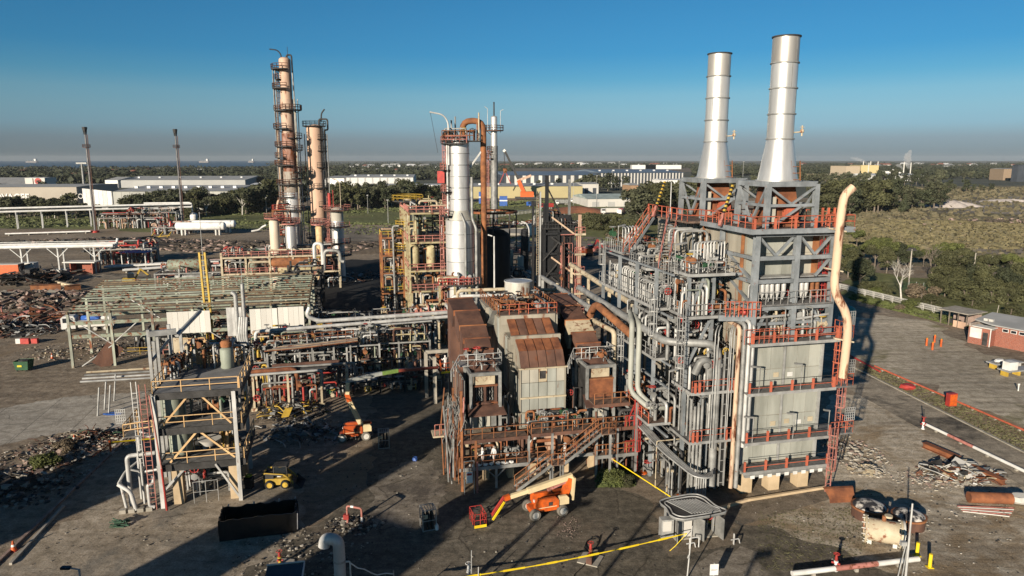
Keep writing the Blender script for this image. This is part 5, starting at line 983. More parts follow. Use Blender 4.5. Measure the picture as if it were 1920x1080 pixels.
# tall column and its neighbours
T1 = Vector((-53.8, 175, 0))
t = tower('tall_column', 'tallest column, salmon above and silver below, hung with many landings', T1, [(0, 8, 1.9, 1.9, SILVER), (8, 22, 1.9, 1.9, SILVER), (22, 27, 1.75, 1.75, M('stained_cladding', (.40, .36, .30), (.22, .19, .16), .7, 0, .5, rust=.55, streak=.25)), (27, 36, 1.6, 1.6, M('rusty_pink_shell', (.38, .22, .17), (.22, .12, .09), .75, 0, .5, rust=.52, streak=.3)), (36, 44, 1.5, 1.5, M('weathered_salmon', (.5, .36, .27), (.36, .24, .18), .7, 0, .4, rust=.6, streak=.3)), (44, 53, 1.35, 1.35, SALMON)],
    [(z, 1.4, w+.15, a, b) for z, w, a, b in ((50.9, 3.0, 130, 300), (46.5, 3.0, 130, 290), (41.4, 2.9, 130, 280), (41.6, 3.2, 270, 400), (48.6, 2.3, 150, 240), (35.0, 3.0, 280, 390), (30.4, 3.2, 150, 250), (25.4, 3.0, 290, 400), (19.6, 3.2, 150, 260), (37.2, 3.2, 130, 280), (33, 3.1, 130, 300), (32.2, 3.0, 300, 400), (28.6, 3.4, 140, 300), (27, 3.6, 300, 400), (24, 3.2, 130, 330), (21, 2.9, 120, 300), (17.8, 3.4, 110, 340), (14.8, 3.2, 140, 300), (11.5, 3.2, 140, 280), (8.2, 3.8, 100, 330))],
    [(175, 2.2, 6, 15), (200, 2.2, 14, 24), (165, 2.2, 23, 33), (200, 2.1, 32, 41), (165, 2.0, 40, 50.5)], [(RUST_D, .12, [(-2.9, .2, 50), (-2.9, .2, 8)]), (STEEL, .1, [(-2.6, -1.2, 51), (-2.6, -1.2, 20)]), (CREAM, .1, [(2.2, -1.6, 44), (2.2, -1.6, 10)]), (STEEL, .16, [(2.0, -1, 50), (2.3, -1, 40), (2.4, -1, 6)]), (DARK, .2, [(.4, .3, 53), (.4, .3, 54.2), (1.6, .3, 54.2), (1.7, .3, 46)]), (STEEL, .14, [(-2.1, -1, 51), (-2.1, -1, 8)]), (WHITE_P, .12, [(2.7, -.4, 44), (2.7, -.4, 4)]), (BEIGE_P, .14, [(-2.5, -.4, 38), (-2.5, -.4, 4)])], pm=DARK, rm=RUST_D, lm=RUST_D, prr=.075)
q = MB(); q.pipe([(-.6, -.4, 52.8), (-.6, -.4, 54.2), (-1.4, -.4, 55.2), (-3.2, -.6, 55.4)], .15, 6, 1); q.tube((.8, 0, 53), (.8, 0, 56), .06, n=4); part('davit', q, DARK, t)
T2 = Vector((-48.6, 179, 0))
t = tower('pink_column', 'salmon pink column with a grey foot beside the tallest column', T2, [(0, 12, 2.0, 2.0, SILVER), (12, 15, 2.0, 2.0, PANEL_W), (15, 37.4, 1.95, 1.95, PEACH_S)], [(38.0, .4, 2.8, 0, 360), (14.5, 2, 3.2, 150, 380), (10.5, 2, 3.2, 150, 380), (23, 2, 3.0, 270, 400), (28, 2, 3.0, 290, 400), (32, 2, 3.0, 300, 410), (34.8, 2, 3.0, 300, 400), (18.5, 2, 3.0, 290, 400)], [(340, 2.4, 6, 16), (350, 2.4, 15, 26), (335, 2.4, 25, 37.5)], [(CREAM, .12, [(-2.3, -.8, 36), (-2.3, -.8, 4)]), (DARK, .22, [(1.2, 0, 38), (1.2, 0, 39.6), (3.3, 0, 39.6), (3.3, 0, 37), (2.6, -.5, 37), (2.6, -.5, 6)]), (STEEL, .12, [(3.2, -.6, 36), (3.2, -.6, 4)]), (DARK, .18, [(1.6, .4, 39), (1.8, .4, 41), (2.6, .4, 42)])], pm=DARK, rm=DARK, lm=DARK)
t = tower('grey_column', 'short grey column with rusty landings right of the pink column', Vector((-43.2, 176, 0)), [(0, 15, 1.5, 1.5, SILVER), (15, 17.6, 1.5, 1.5, PANEL_W)], [(17.7, .4, 3.3, 0, 360), (13.6, 1.5, 3.0, 150, 390), (9.6, 1.5, 3.0, 120, 390), (6.5, 1.5, 3.2, 120, 400)], [(190, 2, 5, 14), (170, 2, 13, 20)], [(RED, .1, [(-.8, 0, 18), (-.8, 0, 22.5)]), (CREAM, .1, [(1, 0, 18), (1, 0, 24), (.2, 0, 25), (-.8, 0, 25.2)]), (RED, .4, [(-1.6, -.5, 18.5), (-1.6, -.5, 21.8)])], pm=RUST_D, rm=PINK, lm=PINK)
# process area under the columns
def frame_block(name, label, O, w, d, lv, mat, decks=GRATE, rails=PINK, nx=3, ny=2, n=20, pm=(STEEL,), cat='process frame', rot=AX, seed=1, cr=(.08, .2), col=.35, valves=6, rs=1.4, rr=.06, vessels=()):
    r = random.Random(seed); t = thing(name, label, cat, O, rot); H_ = lv[-1]
    for i in range(nx+1):
        for j in range(ny+1):
            part('column', MB().beam((w*i/nx, d*j/ny, 0), (w*i/nx, d*j/ny, H_+r.choice((0, 0, 1))), col), mat, t)
    for z in lv:
        for j in range(ny+1): beamp(t, mat, (0, d*j/ny, z-.2), (w, d*j/ny, z-.2), col*.8)
        for i in range(nx+1): beamp(t, mat, (w*i/nx, 0, z-.2), (w*i/nx, d, z-.2), col*.8)
        if decks: part('deck', MB().box(w*.02, d*.02, z-.1, w*.98, d*.98, z), decks, t); railp(t, rails, [(0, d, z), (0, 0, z), (w, 0, z), (w, d, z)], sp=rs, r=rr)
    z0 = .1
    for z in lv: clutter(t, r, .2, w-.2, .1, d-.2, z0, z-.3, n, pm, cr, valves); z0 = z
    clutter(t, r, .2, w-.2, .1, d-.2, lv[-1], lv[-1]+2, n//2, pm, cr, valves//2)
    for (x, y, z, R, L, ax, m) in vessels: part('vessel', MB().vessel((x, y, z), R, L, 16, ax), m, t)
    return t
def GW(px, py, z=0): g_ = G(px, py, z); return Vector((g_.x, g_.y, 0))
frame_block('process_unit', 'rusty pipe laden frame at the foot of the tallest and pink columns', Vector((-66, 160, 0)), 26, 11, [4.2, 8], CREAM, GRATE_R, PINK, 5, 2, 26, [STEEL, TRAY, DARK, RUST_D, STEEL, WHITE_P, PINK, CREAM], seed=5, cr=(.12, .34), col=.45, valves=14, rs=1.6, rr=.08,
    vessels=[(10.5, .6, 6.4, 1.1, 13, 'x', RUST_O), (12, .4, 4.6, .8, 11, 'x', CREAM_Y), (6.5, 1.6, 3, 1.5, 5, 'z', MINT)])
for (px, py, Y, r, z0, z1, m, lab) in ((517, 470, 166, 1.15, 0, 16.2, M('cream_column', (.66, .56, .44), (.54, .45, .35), .6, 0, .4, streak=.3), 'slim cream column left of the tallest column'), (546, 455, 168, 1.25, 4, 14.8, SILVER, 'silver drum column in front of the tallest column'), (600, 462, 168, .85, 4, 14.6, M('tan_drum', (.62, .42, .22), None, .6), 'tan column in front of the pink column')):
    p = D(px, py, Y); t = thing('drum_column', lab, 'column', (p.x, p.y, 0)); part('shell', MB().vessel((0, 0, z0), r, z1-z0, 20), m, t); part('skirt', MB().lathe([(r*.9, 0), (r*.9, z0+.8)], n=16), m, t); q = MB(); sector_deck(q, r*.6, r+1.0, 0, 6.28, z1+.3); part('platform', q, PINK, t)
for (px, lab) in ((604, 'white hairpin pipe standing on the rusty exchanger'),):
    p = D(px, 480, 160); t = thing('hairpin_pipe', lab, 'pipe', (p.x-.9, p.y, 6)); pipep(t, WHITE_P, [(-.8, 0, 0), (-.8, 0, 5.2), (1.0, 0, 5.2), (1.0, 0, 0)], .42, 12, 1.2)
p = D(625, 478, 160); t = thing('hairpin_pipe', 'grey looped pipe right of the white hairpin pipe', 'pipe', (p.x, p.y, 5)); pipep(t, STEEL, [(-2.2, 0, 0), (-2, 0, 4.6), (1.4, 0, 4.6), (1.6, 0, 2.2), (2.4, 0, 2.0)], .4, 12, 1.0)
t = frame_block('red_tower', 'small red frame tower left of the tallest column', Vector((D(512, 420, 172).x, 172, 0)), 4, 3.5, [12, 15.5, 18], RUST_O, RED, RED, 1, 1, 5, [RED, SALMON, STEEL], seed=9, col=.22, valves=2)
pipep(t, SALMON, [(1, 1, 18), (1.5, 1, 20.5), (2.8, 1, 19), (3.4, 1, 12)], .3, 8, 1)
stairs('staircase', 'pink railed stairs at the right end of the rusty frame', D(577, 533, 160), D(598, 508, 160), 1.1, CREAM, PINK)
frame_block('exchanger_deck', 'low deck with green and grey vessels left of the tallest column', Vector((-84, 165, 0)), 16, 8, [3.5], STEEL, None, PINK, 3, 1, 40, [STEEL, TRAY, PINK, WHITE_P, DARK], seed=12, cr=(.1, .25), valves=14, vessels=[(2, 3, 5, 1.3, 10, 'x', MINT), (4, 1, 2.2, .9, 9, 'x', STEEL)])
frame_block('dark_pipe_unit', 'dark shaded pipe frame right of the shelter roof', Vector((-40.5, 122, 0)), 6.5, 26, [4, 8], DARK, None, STEEL, 1, 4, 20, [BLACKISH, STEEL, DARK, BLACKISH, CREAM], seed=14, cr=(.1, .3), valves=8, col=.4)
# frames left of the silver column
frame_block('exchanger_unit', 'cream steel frame full of pale yellow exchangers left of the silver column', Vector((-18.6, 128, 0)), 8.5, 20, [6.2, 10, 15.2, 20.5], CREAM_Y, GRATE_R, PINK, 1, 4, 16, [CREAM, STEEL, CREAM_Y, WHITE_P, RUST_O], seed=31, cr=(.1, .28), valves=6, rs=1.5, rr=.08,
    vessels=[(1, 1+k*2.3, 10.2+.0*k, .85, 4.2, 'z', CREAM_Y) for k in range(5)] + [(4, 1+k*2.3, 10.2, .85, 4.2, 'z', CREAM_Y) for k in range(3)])
t = thing('column_row', 'row of pale finned uprights on the upper deck of the cream frame', 'uprights', Vector((-17.6, 131, 0)), AX); [part('upright', MB().beam((.2, k*2.0, 15.4), (.2, k*2.0, 19.8), .5), MINT, t) for k in range(8)]
tower('slim_column', 'slim silver column with landings left of the cream frame', Vector((-20.4, 140, 0)), [(0, 20.5, .8, .8, SILVER), (20.5, 22, 1.0, 1.0, CREAM)], [(22, .4, 3.0, 0, 360), (17, .8, 2.5, 90, 400), (12.6, .8, 2.8, 60, 380), (7.5, .8, 2.4, 60, 400)], [(350, 1.4, 2, 12), (330, 1.4, 12, 21)], [(WHITE_P, .1, [(1.2, -.4, 20), (1.2, -.4, 0)])], pm=DARK, rm=YELLOW, lm=CREAM, n=18, prr=.07)
frame_block('landing_tower', 'narrow rusty frame with yellow railed landings left of the slim silver column', Vector((-25.5, 138, 0)), 4.2, 6, [4, 8, 11.5, 15], RUST_O, GRATE_R, YELLOW, 1, 1, 9, [STEEL, RUST_O, SALMON, CREAM, TRAY], seed=33, cr=(.08, .2), valves=4, rs=1.2, rr=.06, vessels=[(.6, .5, 11.7, .55, 2.4, 'x', RUST_O)])
t = thing('hook_pipe', 'grey hook topped vent pipe on the narrow rusty frame', 'pipe', Vector((D(737, 440, 138).x, 138, 0))); pipep(t, STEEL, [(0, 0, 0), (0, 0, 17.2), (1.2, 0, 17.2)], .2, 8)
p = D(872, 520, 118); t = thing('railed_landing', 'landing with red rails in front of the silver column foot', 'landing', (p.x-4.5, p.y, 0), AX); part('deck', MB().box(0, 0, 8.9, 5.5, 3, 9.05), GRATE_R, t); railp(t, RED, [(0, 0, 9), (5.5, 0, 9)], sp=.8, r=.08); [part('post', MB().beam((x, .2, 0), (x, .2, 8.9), .35), CREAM_Y, t) for x in (.2, 2.8, 5.3)]; clutter(t, rb_, 0, 5.5, 0, 3, 9, 11, 14, [PINK, STEEL, RUST_O, CREAM], (.08, .2), 6); clutter(t, rb_, 0, 5.5, 0, 3, 0, 8.5, 16, [CREAM, STEEL, RUST_O, PINK, WHITE_P], (.12, .3), 6)
frame_block('low_pipe_block', 'block of cream, red and grey pipes at the foot of the cream frame', Vector((-15.5, 112, 0)), 7.5, 6, [4.5], CREAM_Y, None, PINK, 2, 1, 34, [CREAM, PINK, STEEL, RUST_O, WHITE_P], seed=36, cr=(.12, .28), valves=10)
# dark vessel and heater right of the silver column
t = thing('dark_reactor', 'big dark shaded vessel with a rusty ring platform right of the silver column', 'vessel', Vector((D(925, 470, 132).x, 136, 0))); part('shell', MB().vessel((0, 0, 2), 3.2, 15, 24), BLACKISH, t); q = MB(); sector_deck(q, 2.2, 4.4, 0, 6.28, 17.4); part('platform', q, RUST_D, t); [part('post', MB().beam((cos(a)*4.3, sin(a)*4.3, 12.5), (cos(a)*4.3, sin(a)*4.3, 20.2), .25), DARK, t) for a in np.arange(0, 6.2, .785)]; part('ring_beam', MB().lathe([(4.1, 19.9), (4.5, 19.9), (4.5, 20.3), (4.1, 20.3)], n=20, caps=False), RUST, t)
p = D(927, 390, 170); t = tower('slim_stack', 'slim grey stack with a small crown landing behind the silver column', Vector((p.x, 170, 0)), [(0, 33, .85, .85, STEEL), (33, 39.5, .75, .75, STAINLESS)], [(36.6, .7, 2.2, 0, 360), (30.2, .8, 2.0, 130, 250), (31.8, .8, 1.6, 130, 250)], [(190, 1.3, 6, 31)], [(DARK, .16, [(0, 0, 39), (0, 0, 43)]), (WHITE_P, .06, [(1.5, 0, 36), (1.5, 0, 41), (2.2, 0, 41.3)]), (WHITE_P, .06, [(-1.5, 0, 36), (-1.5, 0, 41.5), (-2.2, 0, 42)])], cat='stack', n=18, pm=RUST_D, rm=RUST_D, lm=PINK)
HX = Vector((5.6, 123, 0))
t = thing('fired_heater', 'black boxy fired heater with sloping side braces and pink railed landings', 'heater', HX, AX); t.scale = (.76, .8, 1); part('casing', MB().box(.8, .5, 3, 6.6, 9, 17.5), BLACKISH, t)
for x in (0, 3.4, 6.8):
    for y in (0, 9.5): part('column', MB().beam((x, y, 0), (x, y, 22.5 if x == 0 else 18.5), .5), BLACKISH, t)
for k in range(5): z = 3.2+k*3.5; beamp(t, BLACKISH, (0, -.05, z), (6.8, -.05, z), .4); part('stringer', MB().beam((1.6, -.45, z+2.9), (7.3, -.8, z-.3), .3), DARK if k % 2 else BEIGE_P, t); part('deck', MB().box(7.0, -1.2, z-.2, 9.4, 3, z-.05), GRATE_R, t); part('edge_beam', MB().box(6.95, -1.35, z-.3, 9.5, -1.203, z+.05), CREAM, t); railp(t, PINK, [(7, -1.2, z), (9.4, -1.2, z), (9.4, 3, z)], sp=.8, r=.07); part('wall_panel', MB().box(1, .38, z+.2, 3.3, .497, z+3.2), BLACKISH, t); part('wall_panel', MB().box(3.6, .38, z+.2, 6.5, .497, z+3.2), BLACKISH, t)
clutter(t, rb_, 3.6, 8.6, -1.2, .3, 3, 18, 26, [BLACKISH, DARK, RUST_D, PINK], (.06, .16), 6); [part('stringer', MB().beam((-.4, -.3, 2+k*3.5), (3.2, -.5, 5.2+k*3.5), .2), DARK, t) for k in range(4)]
for x in (7.9, 8.3): part('post', MB().beam((x, -1.0, 0), (x, -1.0, 20.5), .28), SALMON, t)
part('deck', MB().box(-.5, -.5, 18.0, 7.5, 9.5, 18.2), DARK, t); railp(t, DARK, [(-.5, -.5, 18.2), (7.5, -.5, 18.2), (7.5, 9.5, 18.2)], sp=.7, r=.07); clutter(t, rb_, 0, 7, 0, 9, 18.2, 21, 26, [DARK, RUST_D, DARK, STEEL], (.1, .24), 4)
part('mast', MB().beam((.6, .2, 18), (.6, .2, 27.2), .7), BLACKISH, t); part('mast', MB().beam((6.2, 1, 18), (6.2, 1, 26.5), .5), STEEL, t); part('brace', MB().beam((.8, .2, 25), (5.6, .6, 18.4), .25), DARK, t); part('rail_ladder', MB().ladder((-1.6, -.2, 10), 24, cage=False), CREAM, t); part('mast', MB().beam((-1.0, .2, 8), (-1.0, .2, 24.5), .4), WHITE_P, t)
# yard between silver column and heater
frame_block('pipe_yard', 'shaded yard of low pipes between the silver column and the black heater', Vector((-8.0, 138, 0)), 16, 30, [3.6], DARK, None, STEEL, 3, 3, 80, [DARK, STEEL, BLACKISH, STEEL, DARK], seed=41, cr=(.1, .26), valves=14)
t = frame_block('salmon_deck', 'pink railed deck with tan and grey drums left of the black heater', Vector((-4.2, 176, 0)), 13, 10, [7.0], PINK, GRATE_R, PINK, 2, 1, 22, [STEEL, PINK, WHITE_P, CREAM], seed=43, cr=(.08, .2), valves=8, rs=1.0, rr=.08)
for (px, py, Y, r, z0, z1, m, lab, cm) in ((984, 505, 172, .95, 1, 13.5, BLACKISH, 'dark slim column in front of the pink railed deck', 1), (976, 500, 170, .75, 2.2, 7.2, PANEL_W, 'small white and tan drum beside the dark slim column', 0), (955, 480, 171, .95, 3, 8.6, OLIVE, 'dull green drum under the pink railed deck', 0), (989, 505, 170, .9, 0, 3.6, STEEL, 'short grey drum beside the white and tan drum', 0)):
    p = D(px, py, Y); t = thing('drum', lab, 'drum', (p.x, p.y, 0)); part('shell', MB().vessel((0, 0, z0), r, z1-z0, 18), m, t); part('skirt', MB().lathe([(r*.85, 0), (r*.85, z0+.7)], n=16), SALMON if m is PANEL_W else m, t)
    if cm: pipep(t, WHITE_P, [(1.0, -.4, 8), (1.0, -.4, 13.5), (.2, -.4, 14.9), (-.9, -.3, 15.1)], .16, 8, 1.2)
for px, py, w_, lab in ((1000, 440, 7, 'short white round tank behind the pink railed deck'), (1018, 446, 5.5, 'smaller pale round tank beside the short white tank')):
    p = GW(px, py); t = thing('tank', lab, 'tank', p); part('shell', MB().lathe([(w_/2*.8, 0), (w_/2*.8, 4.2)], n=24), PALE_W, t); part('roof', MB().lathe([(w_/2*.8, 4.22), (.05, 4.7)], n=24), ROOF_G, t)
t = thing('tank_foundation', 'bare round tank foundation behind the pink railed deck', 'foundation', GW(965, 436)); part('slab', MB().lathe([(11, 0), (11, .5)], n=40), CONC, t); part('ring_wall', MB().lathe([(11.2, 0), (11.6, 0), (11.6, .9), (11.2, .9)], n=40, caps=False), CONC, t)
# white lamp posts in the yard
for px, pyb, pyt, Y, lab in ((927, 540, 443, 112, 'white lamp post right of the silver column'), (1255, 440, 342, 190, 'plain white pole among the trees left of the stacks'), (1383, 560, 425, 120, 'cranked white lamp post in front of the shrubs')):
    a, b = D(px, pyb, Y), D(px, pyt, Y); t = thing('lamp_post', lab, 'lamp post', (a.x, a.y, 0)); part('pole', MB().tube((0, 0, 0), (0, 0, b.z), .17, .12, 8), WHITE_P, t)
    if px != 1255: part('lamp_head', MB().beam((-.3, 0, b.z+.05), (1.2 if px > 1000 else -1.0, 0, b.z+.25), .35, .16), WHITE_P, t)
# ================================================================ three level platform at the left front
pa, pb = G(328, 945), G(438, 937)
OP = LW(pa, -.9, -.3); rp_ = random.Random(51)
Q3 = thing('vessel_platform', 'three level yellow railed steel platform on tan concrete legs holding dull green vessels', 'platform', OP, AX)
PY = M('peach_paint', (.66, .44, .22), (.52, .34, .17), .6, 0, .8, rust=.66)
wz = [3.8, 7.1, 10.3]; wx, wy = 6.9, 9.0
for i, z in enumerate(wz):
    part('deck', MB().box(0, 0, z-.1, wx, wy if i == 2 else 7, z), GRATE if i < 2 else M('grey_deck_plate', (.25, .25, .25), (.17, .17, .17), .8, 0, .8), Q3)
    part('edge_beam', MB().box(-.05, -.12, z-.55, wx+.05, -.003, z+.06), DARK, Q3); part('edge_beam', MB().box(wx+.053, -.12, z-.5, wx+.2, wy if i == 2 else 7, z+.06), DARK, Q3); part('edge_beam', MB().box(-.2, -.12, z-.5, -.053, 7, z+.06), STEEL, Q3)
    railp(Q3, PY, [(0, 0, z), (wx, 0, z)], sp=2.2, r=.05); railp(Q3, PY, [(wx+.1, 0, z), (wx+.1, wy if i == 2 else 7, z)], sp=2.0, r=.05)
for x, y in ((1.3, .6), (6.0, .6), (1.3, 5.5), (6.0, 5.5)): part('pier', MB().box(x-.42, y-.42, 0, x+.42, y+.42, 3.25), CONC_T, Q3)
for x, y in ((.1, -.25), (6.5, -.2), (6.5, 6.6), (.1, 6.6)): part('column', MB().beam((x, y, 0), (x, y, 10.2), .32, .32, 'H'), WHITE_P, Q3)
for a, b in (((.4, .1, 7.2), (2.9, .1, 10.1)), ((6.1, .1, 7.2), (3.6, .1, 10.1)), ((.9, .1, 4.0), (3.2, .1, 6.6)), ((6.2, .1, 4.0), (3.5, .1, 6.6)), ((4.6, -.2, 3.6), (6.45, -.25, .3)), ((2.0, .2, 3.3), (.2, -.2, 1.5))): beamp(Q3, PY if a[2] > 3.7 else WHITE_P, a, b, .16, None, 'box', 'brace')
beamp(Q3, WHITE_P, (2.6, .1, 10.0), (4.0, .1, 10.0), .3); beamp(Q3, WHITE_P, (3.2, 3, 3.8), (3.2, 3, 7), .3)
part('vessel', MB().vessel((1.1, 1.6, 7.15), .95, 3.0, 20), OLIVE, Q3); part('vessel', MB().vessel((1.5, 1.8, 3.9), .95, 3.0, 20), OLIVE, Q3); part('vessel', MB().vessel((5.0, 6.9, 10.1), .62, 2.3, 18), OLIVE, Q3); part('vessel_cap', MB().lathe([(.5, 12.4), (.55, 12.8), (.35, 13.0)], (5.0, 6.9, 0), 16), RUST_O, Q3)
part('hopper', MB().lathe([(1.0, 5.5), (.5, 4.9)], (4.0, 1.2, 0), 12), PALE_W, Q3); railp(Q3, PY, [(2.4, 2.6, 3.8), (6.3, 2.6, 3.8)], sp=1.3, r=.05); part('yellow_frame', MB().rail([(4.9, 2.4, 3.8), (5.8, 2.4, 3.8)], h=2.6, sp=.4, r=.06), YELLOW, Q3)
clutter(Q3, rp_, .3, 6.4, 1.5, 6.5, 7.1, 9.6, 22, [STEEL, TRAY, DARK, OLIVE], (.06, .16), 8); clutter(Q3, rp_, .3, 6.4, 2, 6.5, 3.8, 6.6, 18, [STEEL, TRAY, DARK, PY], (.06, .16), 8); clutter(Q3, rp_, 1.5, 6, 1, 5, .1, 3.2, 22, [STEEL, TRAY, WHITE_P, DARK], (.05, .14), 8)
clutter(Q3, rp_, .2, 6.4, 7.2, 11, 7.3, 12.6, 46, [STEEL, TRAY, PY, WHITE_P, RUST_O, STEEL], (.05, .17), 20, vmesh=[VALVES[3], VALVES[4], VALVES[2], VALVES[0]]); clutter(Q3, rp_, .1, 1.2, 3, 7.5, 10.3, 12.2, 14, [RUST, RUST_D, TRAY], (.06, .14), 8, vmesh=[VALVES[2]])
railp(Q3, PY, [(.2, 7.4, 10.3), (4, 7.6, 10.3)], sp=.7, r=.05); railp(Q3, PY, [(2.4, 8.6, 10.3), (6.6, 8.9, 10.3)], sp=.6, r=.06); railp(Q3, PY, [(.0, 0, 10.3), (0, 7, 10.3)], sp=1.4, r=.05)
# grey uprights at the back left, ladders and red riser in front
for x, y, h_ in ((-1.0, 4.2, 15.0), (-.4, 4.6, 14.8), (.3, 6, 15), (-1.2, 6.4, 13.4), (.9, 7.6, 14.2), (-.2, 8.6, 13.6), (1.8, 8.4, 13.0)): part('upright', MB().beam((x, y, 0 if x < 0 else 10.3), (x, y, h_), .26), TRAY, Q3)
beamp(Q3, TRAY, (-1.0, 4.2, 14.6), (1.2, 4.8, 14.6), .3, .5); beamp(Q3, TRAY, (-1.0, 4.3, 12), (.3, 5.8, 13.6), .2); pipep(Q3, TRAY, [(1.2, 4.8, 14.2), (2.4, 9.5, 15.4)], .2)
part('ladder', MB().ladder((-.6, -.6, .1), 10.4, cage=False, w=.5, r=.03), PINK, Q3); part('ladder', MB().ladder((-1.5, .3, 3.8), 10.4, cage=False, w=.4, r=.028), WHITE_P, Q3); pipep(Q3, RED, [(.55, -1.0, .1), (.4, -.9, 3.9)], .09, 6); pipep(Q3, PINK, [(.4, -.9, 3.9), (-.1, -.6, 10.4)], .07, 6); railp(Q3, PY, [(-2.6, .2, 6.6), (-.2, -.1, 6.9)], sp=1.2, r=.06); railp(Q3, PY, [(-2.6, .2, 6.6), (-2.2, 3, 7.0)], sp=1.2, r=.06); part('deck', MB().box(-2.6, .2, 6.5, -.21, 3, 6.6), GRATE, Q3)
g_ = MB(); [g_.beam((-3.3+i*.15, .9, 7.6), (-3.3+i*.15, .9, 8.9), .05) for i in range(6)]; [g_.beam((-3.3, .9, 7.6+i*.25), (-2.55, .9, 7.6+i*.25), .05) for i in range(6)]; part('mesh_cage', g_, TRAY, Q3)
# white loop pipes at the left foot
for i, pts in enumerate(([(-.4, .6, 4.8), (-2.6, .4, 4.8), (-2.6, .4, .2)], [(-.4, .2, 6.4), (-1.8, 1.4, 6.6), (-1.8, 1.4, 4.8)], [(-3.3, -.2, 2.6), (-3.0, .9, 3.2), (-2.2, 2, 3.6)], [(-3.3, -.3, 2.6), (-2.3, -.5, 1.9), (-2.0, -.5, .2)], [(-.5, -.1, 3.0), (-.5, -.4, 2.4), (-.9, -.5, 2.4), (-.9, -.5, .4), (-.5, -.5, .3)], [(-3.2, 0, 2.7), (-2.9, 0, .2)], [(-2.9, 1.0, 3.4), (-1.2, 1.8, 2.4), (-1.2, 1.8, .2)], [(-1.6, .6, 4.4), (-1.6, .6, .2)], [(-2.1, 1.6, 4.4), (-2.1, 1.6, .2)], [(-.2, .5, 3.3), (-1.8, .9, 3.0), (-1.8, 2.2, 3.0)])): pipep(Q3, WHITE_P, pts, (.19, .17, .1, .17, .16, .13, .1, .1, .1, .12)[i], 8, .4)
for k in range(4): part('footing', MB().box(-3.3+k*.7, -.7, 0, -2.8+k*.7, -.3, .35), CONC, Q3)
g_ = MB(); g_.rail([(2.6, -.1, .05), (4.6, .0, .05)], h=2.0, sp=1.0, r=.03); part('mesh_fence_panel', g_, TRAY, Q3)
# ================================================================ roofless shed frame
SA = G(124, 690); SA = Vector((-64.0, 100.0, 0)); sh = thing('open_shed', 'roofless pale green steel shed frame with bare rusty purlins', 'shed frame', SA, AX); L_, W_, rz_ = 33.5, 16.0, random.Random(61)
SCol = M('two_tone_column', (.40, .43, .34), (.2, .2, .17), .65, 0, .5, rust=.6, streak=.3)
for i in range(7):
    for y, zt in ((0, 8.2), (8, 9.0), (16, 9.8)):
        if y == 8 and i not in (0, 6, 3): continue
        part('column', MB().beam((i*5.58, y, 0), (i*5.58, y, zt), .34, .34, 'H'), SCol, sh)
    part('rafter', MB().beam((i*5.58, -.3, 8.2), (i*5.58, 16.3, 9.9), .24, .42), M('rusty_rafter', (.20, .15, .09), (.12, .09, .06), .8) if i == 0 else MATS['rusty_rafter'], sh)
pm_ = [MINT, MATS['rusty_rafter'], MINT, MATS['rusty_rafter'], MINT, OLIVE]
for k in range(14):
    y = -.2 + k*1.27; z = 8.46 + y*.105
    for s_ in range(3):
        if rz_.random() < .06: continue
        part('purlin', MB().beam((s_*11.16+.02, y, z+rz_.uniform(-.03, .03)), (s_*11.16+11.14, y, z+rz_.uniform(-.06, .03)), .13, .2), rz_.choice(pm_), sh)
for y, z in ((0, 6.6), (.1, 4.6), (16, 7), (8, 6.2)): part('side_beam', MB().beam((0, y, z), (L_, y, z), .3, .5), MINT, sh)
for a, b in (((0, 0, 7.6), (5.58, 0, 3.2)), ((5.58, 0, 3.2), (1.2, -.1, .2)), ((5.6, 0, 3.4), (9, 0, 6.4)), ((6, 8, 8.6), (11, 7, 5)), ((11.16, 16, 8), (16.7, 16, 3)), ((16.7, 0, 6), (22.3, 0, 2))): part('brace', MB().beam(a, b, .14), TRAY, sh)
for x0, w_, z0, z1, m in ((13.2, 6, 4.4, 7.7, PALE_W), (21.5, 2.2, 3.6, 8.0, WHITE_P), (24.8, 4.0, 3.8, 7.6, PALE_W), (28.9, 3.8, 3.8, 7.7, PALE_W)):
    n = int(w_/.7)
    for k in range(n): part('wall_sheet', MB().box(x0+k*w_/n, -.26-.03*(k % 2), z0, x0+(k+1)*w_/n-.02, -.2-.03*(k % 2), z1), m, sh)
part('wall_sheet', MB().box(13.6, -1.0, 1.4, 16.0, -.95, 3.9), CREAM, sh)
part('wall_sheet', MB().beam((3.6, -.4, .1), (5.9, .2, 3.1), .06, 2.4), RUST_D, sh)
railp(sh, YELLOW, [(4, 6, 0), (11, 5.4, 0)], sp=3, r=.05); railp(sh, PINK, [(11, 5, 0), (15, 5.2, 0)], sp=1.2, r=.08, h=1.4)
clutter(sh, rz_, 14, 33, 3, 15, .1, 4.5, 34, [DARK, RUST_D, STEEL, MINT, CREAM], (.1, .25), 8); clutter(sh, rz_, 6, 20, 8, 15, .1, 2.6, 18, [DARK, RUST, OLIVE, STEEL], (.1, .3), 4)
for k, (x, y, w_, h_, m) in enumerate(((12, 12, 4.5, 2.4, OLIVE), (17.5, 12, 3.2, 2.2, MINT), (22, 11, 3.5, 2.6, DARK), (8.4, 11.5, 3, 1.8, STEEL))):
    t = thing('machine_box', ('dull green container under the bare purlins', 'pale green cabinet under the bare purlins', 'black crate under the bare purlins', 'grey machine under the bare purlins')[k], 'container', LW(SA, x, y), AX); part('box', MB().box(0, 0, .15, w_, 2, h_), m, t); part('skid', MB().box(-.1, -.1, 0, w_+.1, 2.1, .14), RUST_D, t); [part('rib', MB().box(x_, -.05, .3, x_+.12, -.003, h_-.1), m, t) for x_ in np.arange(.4, w_-.3, .8)]
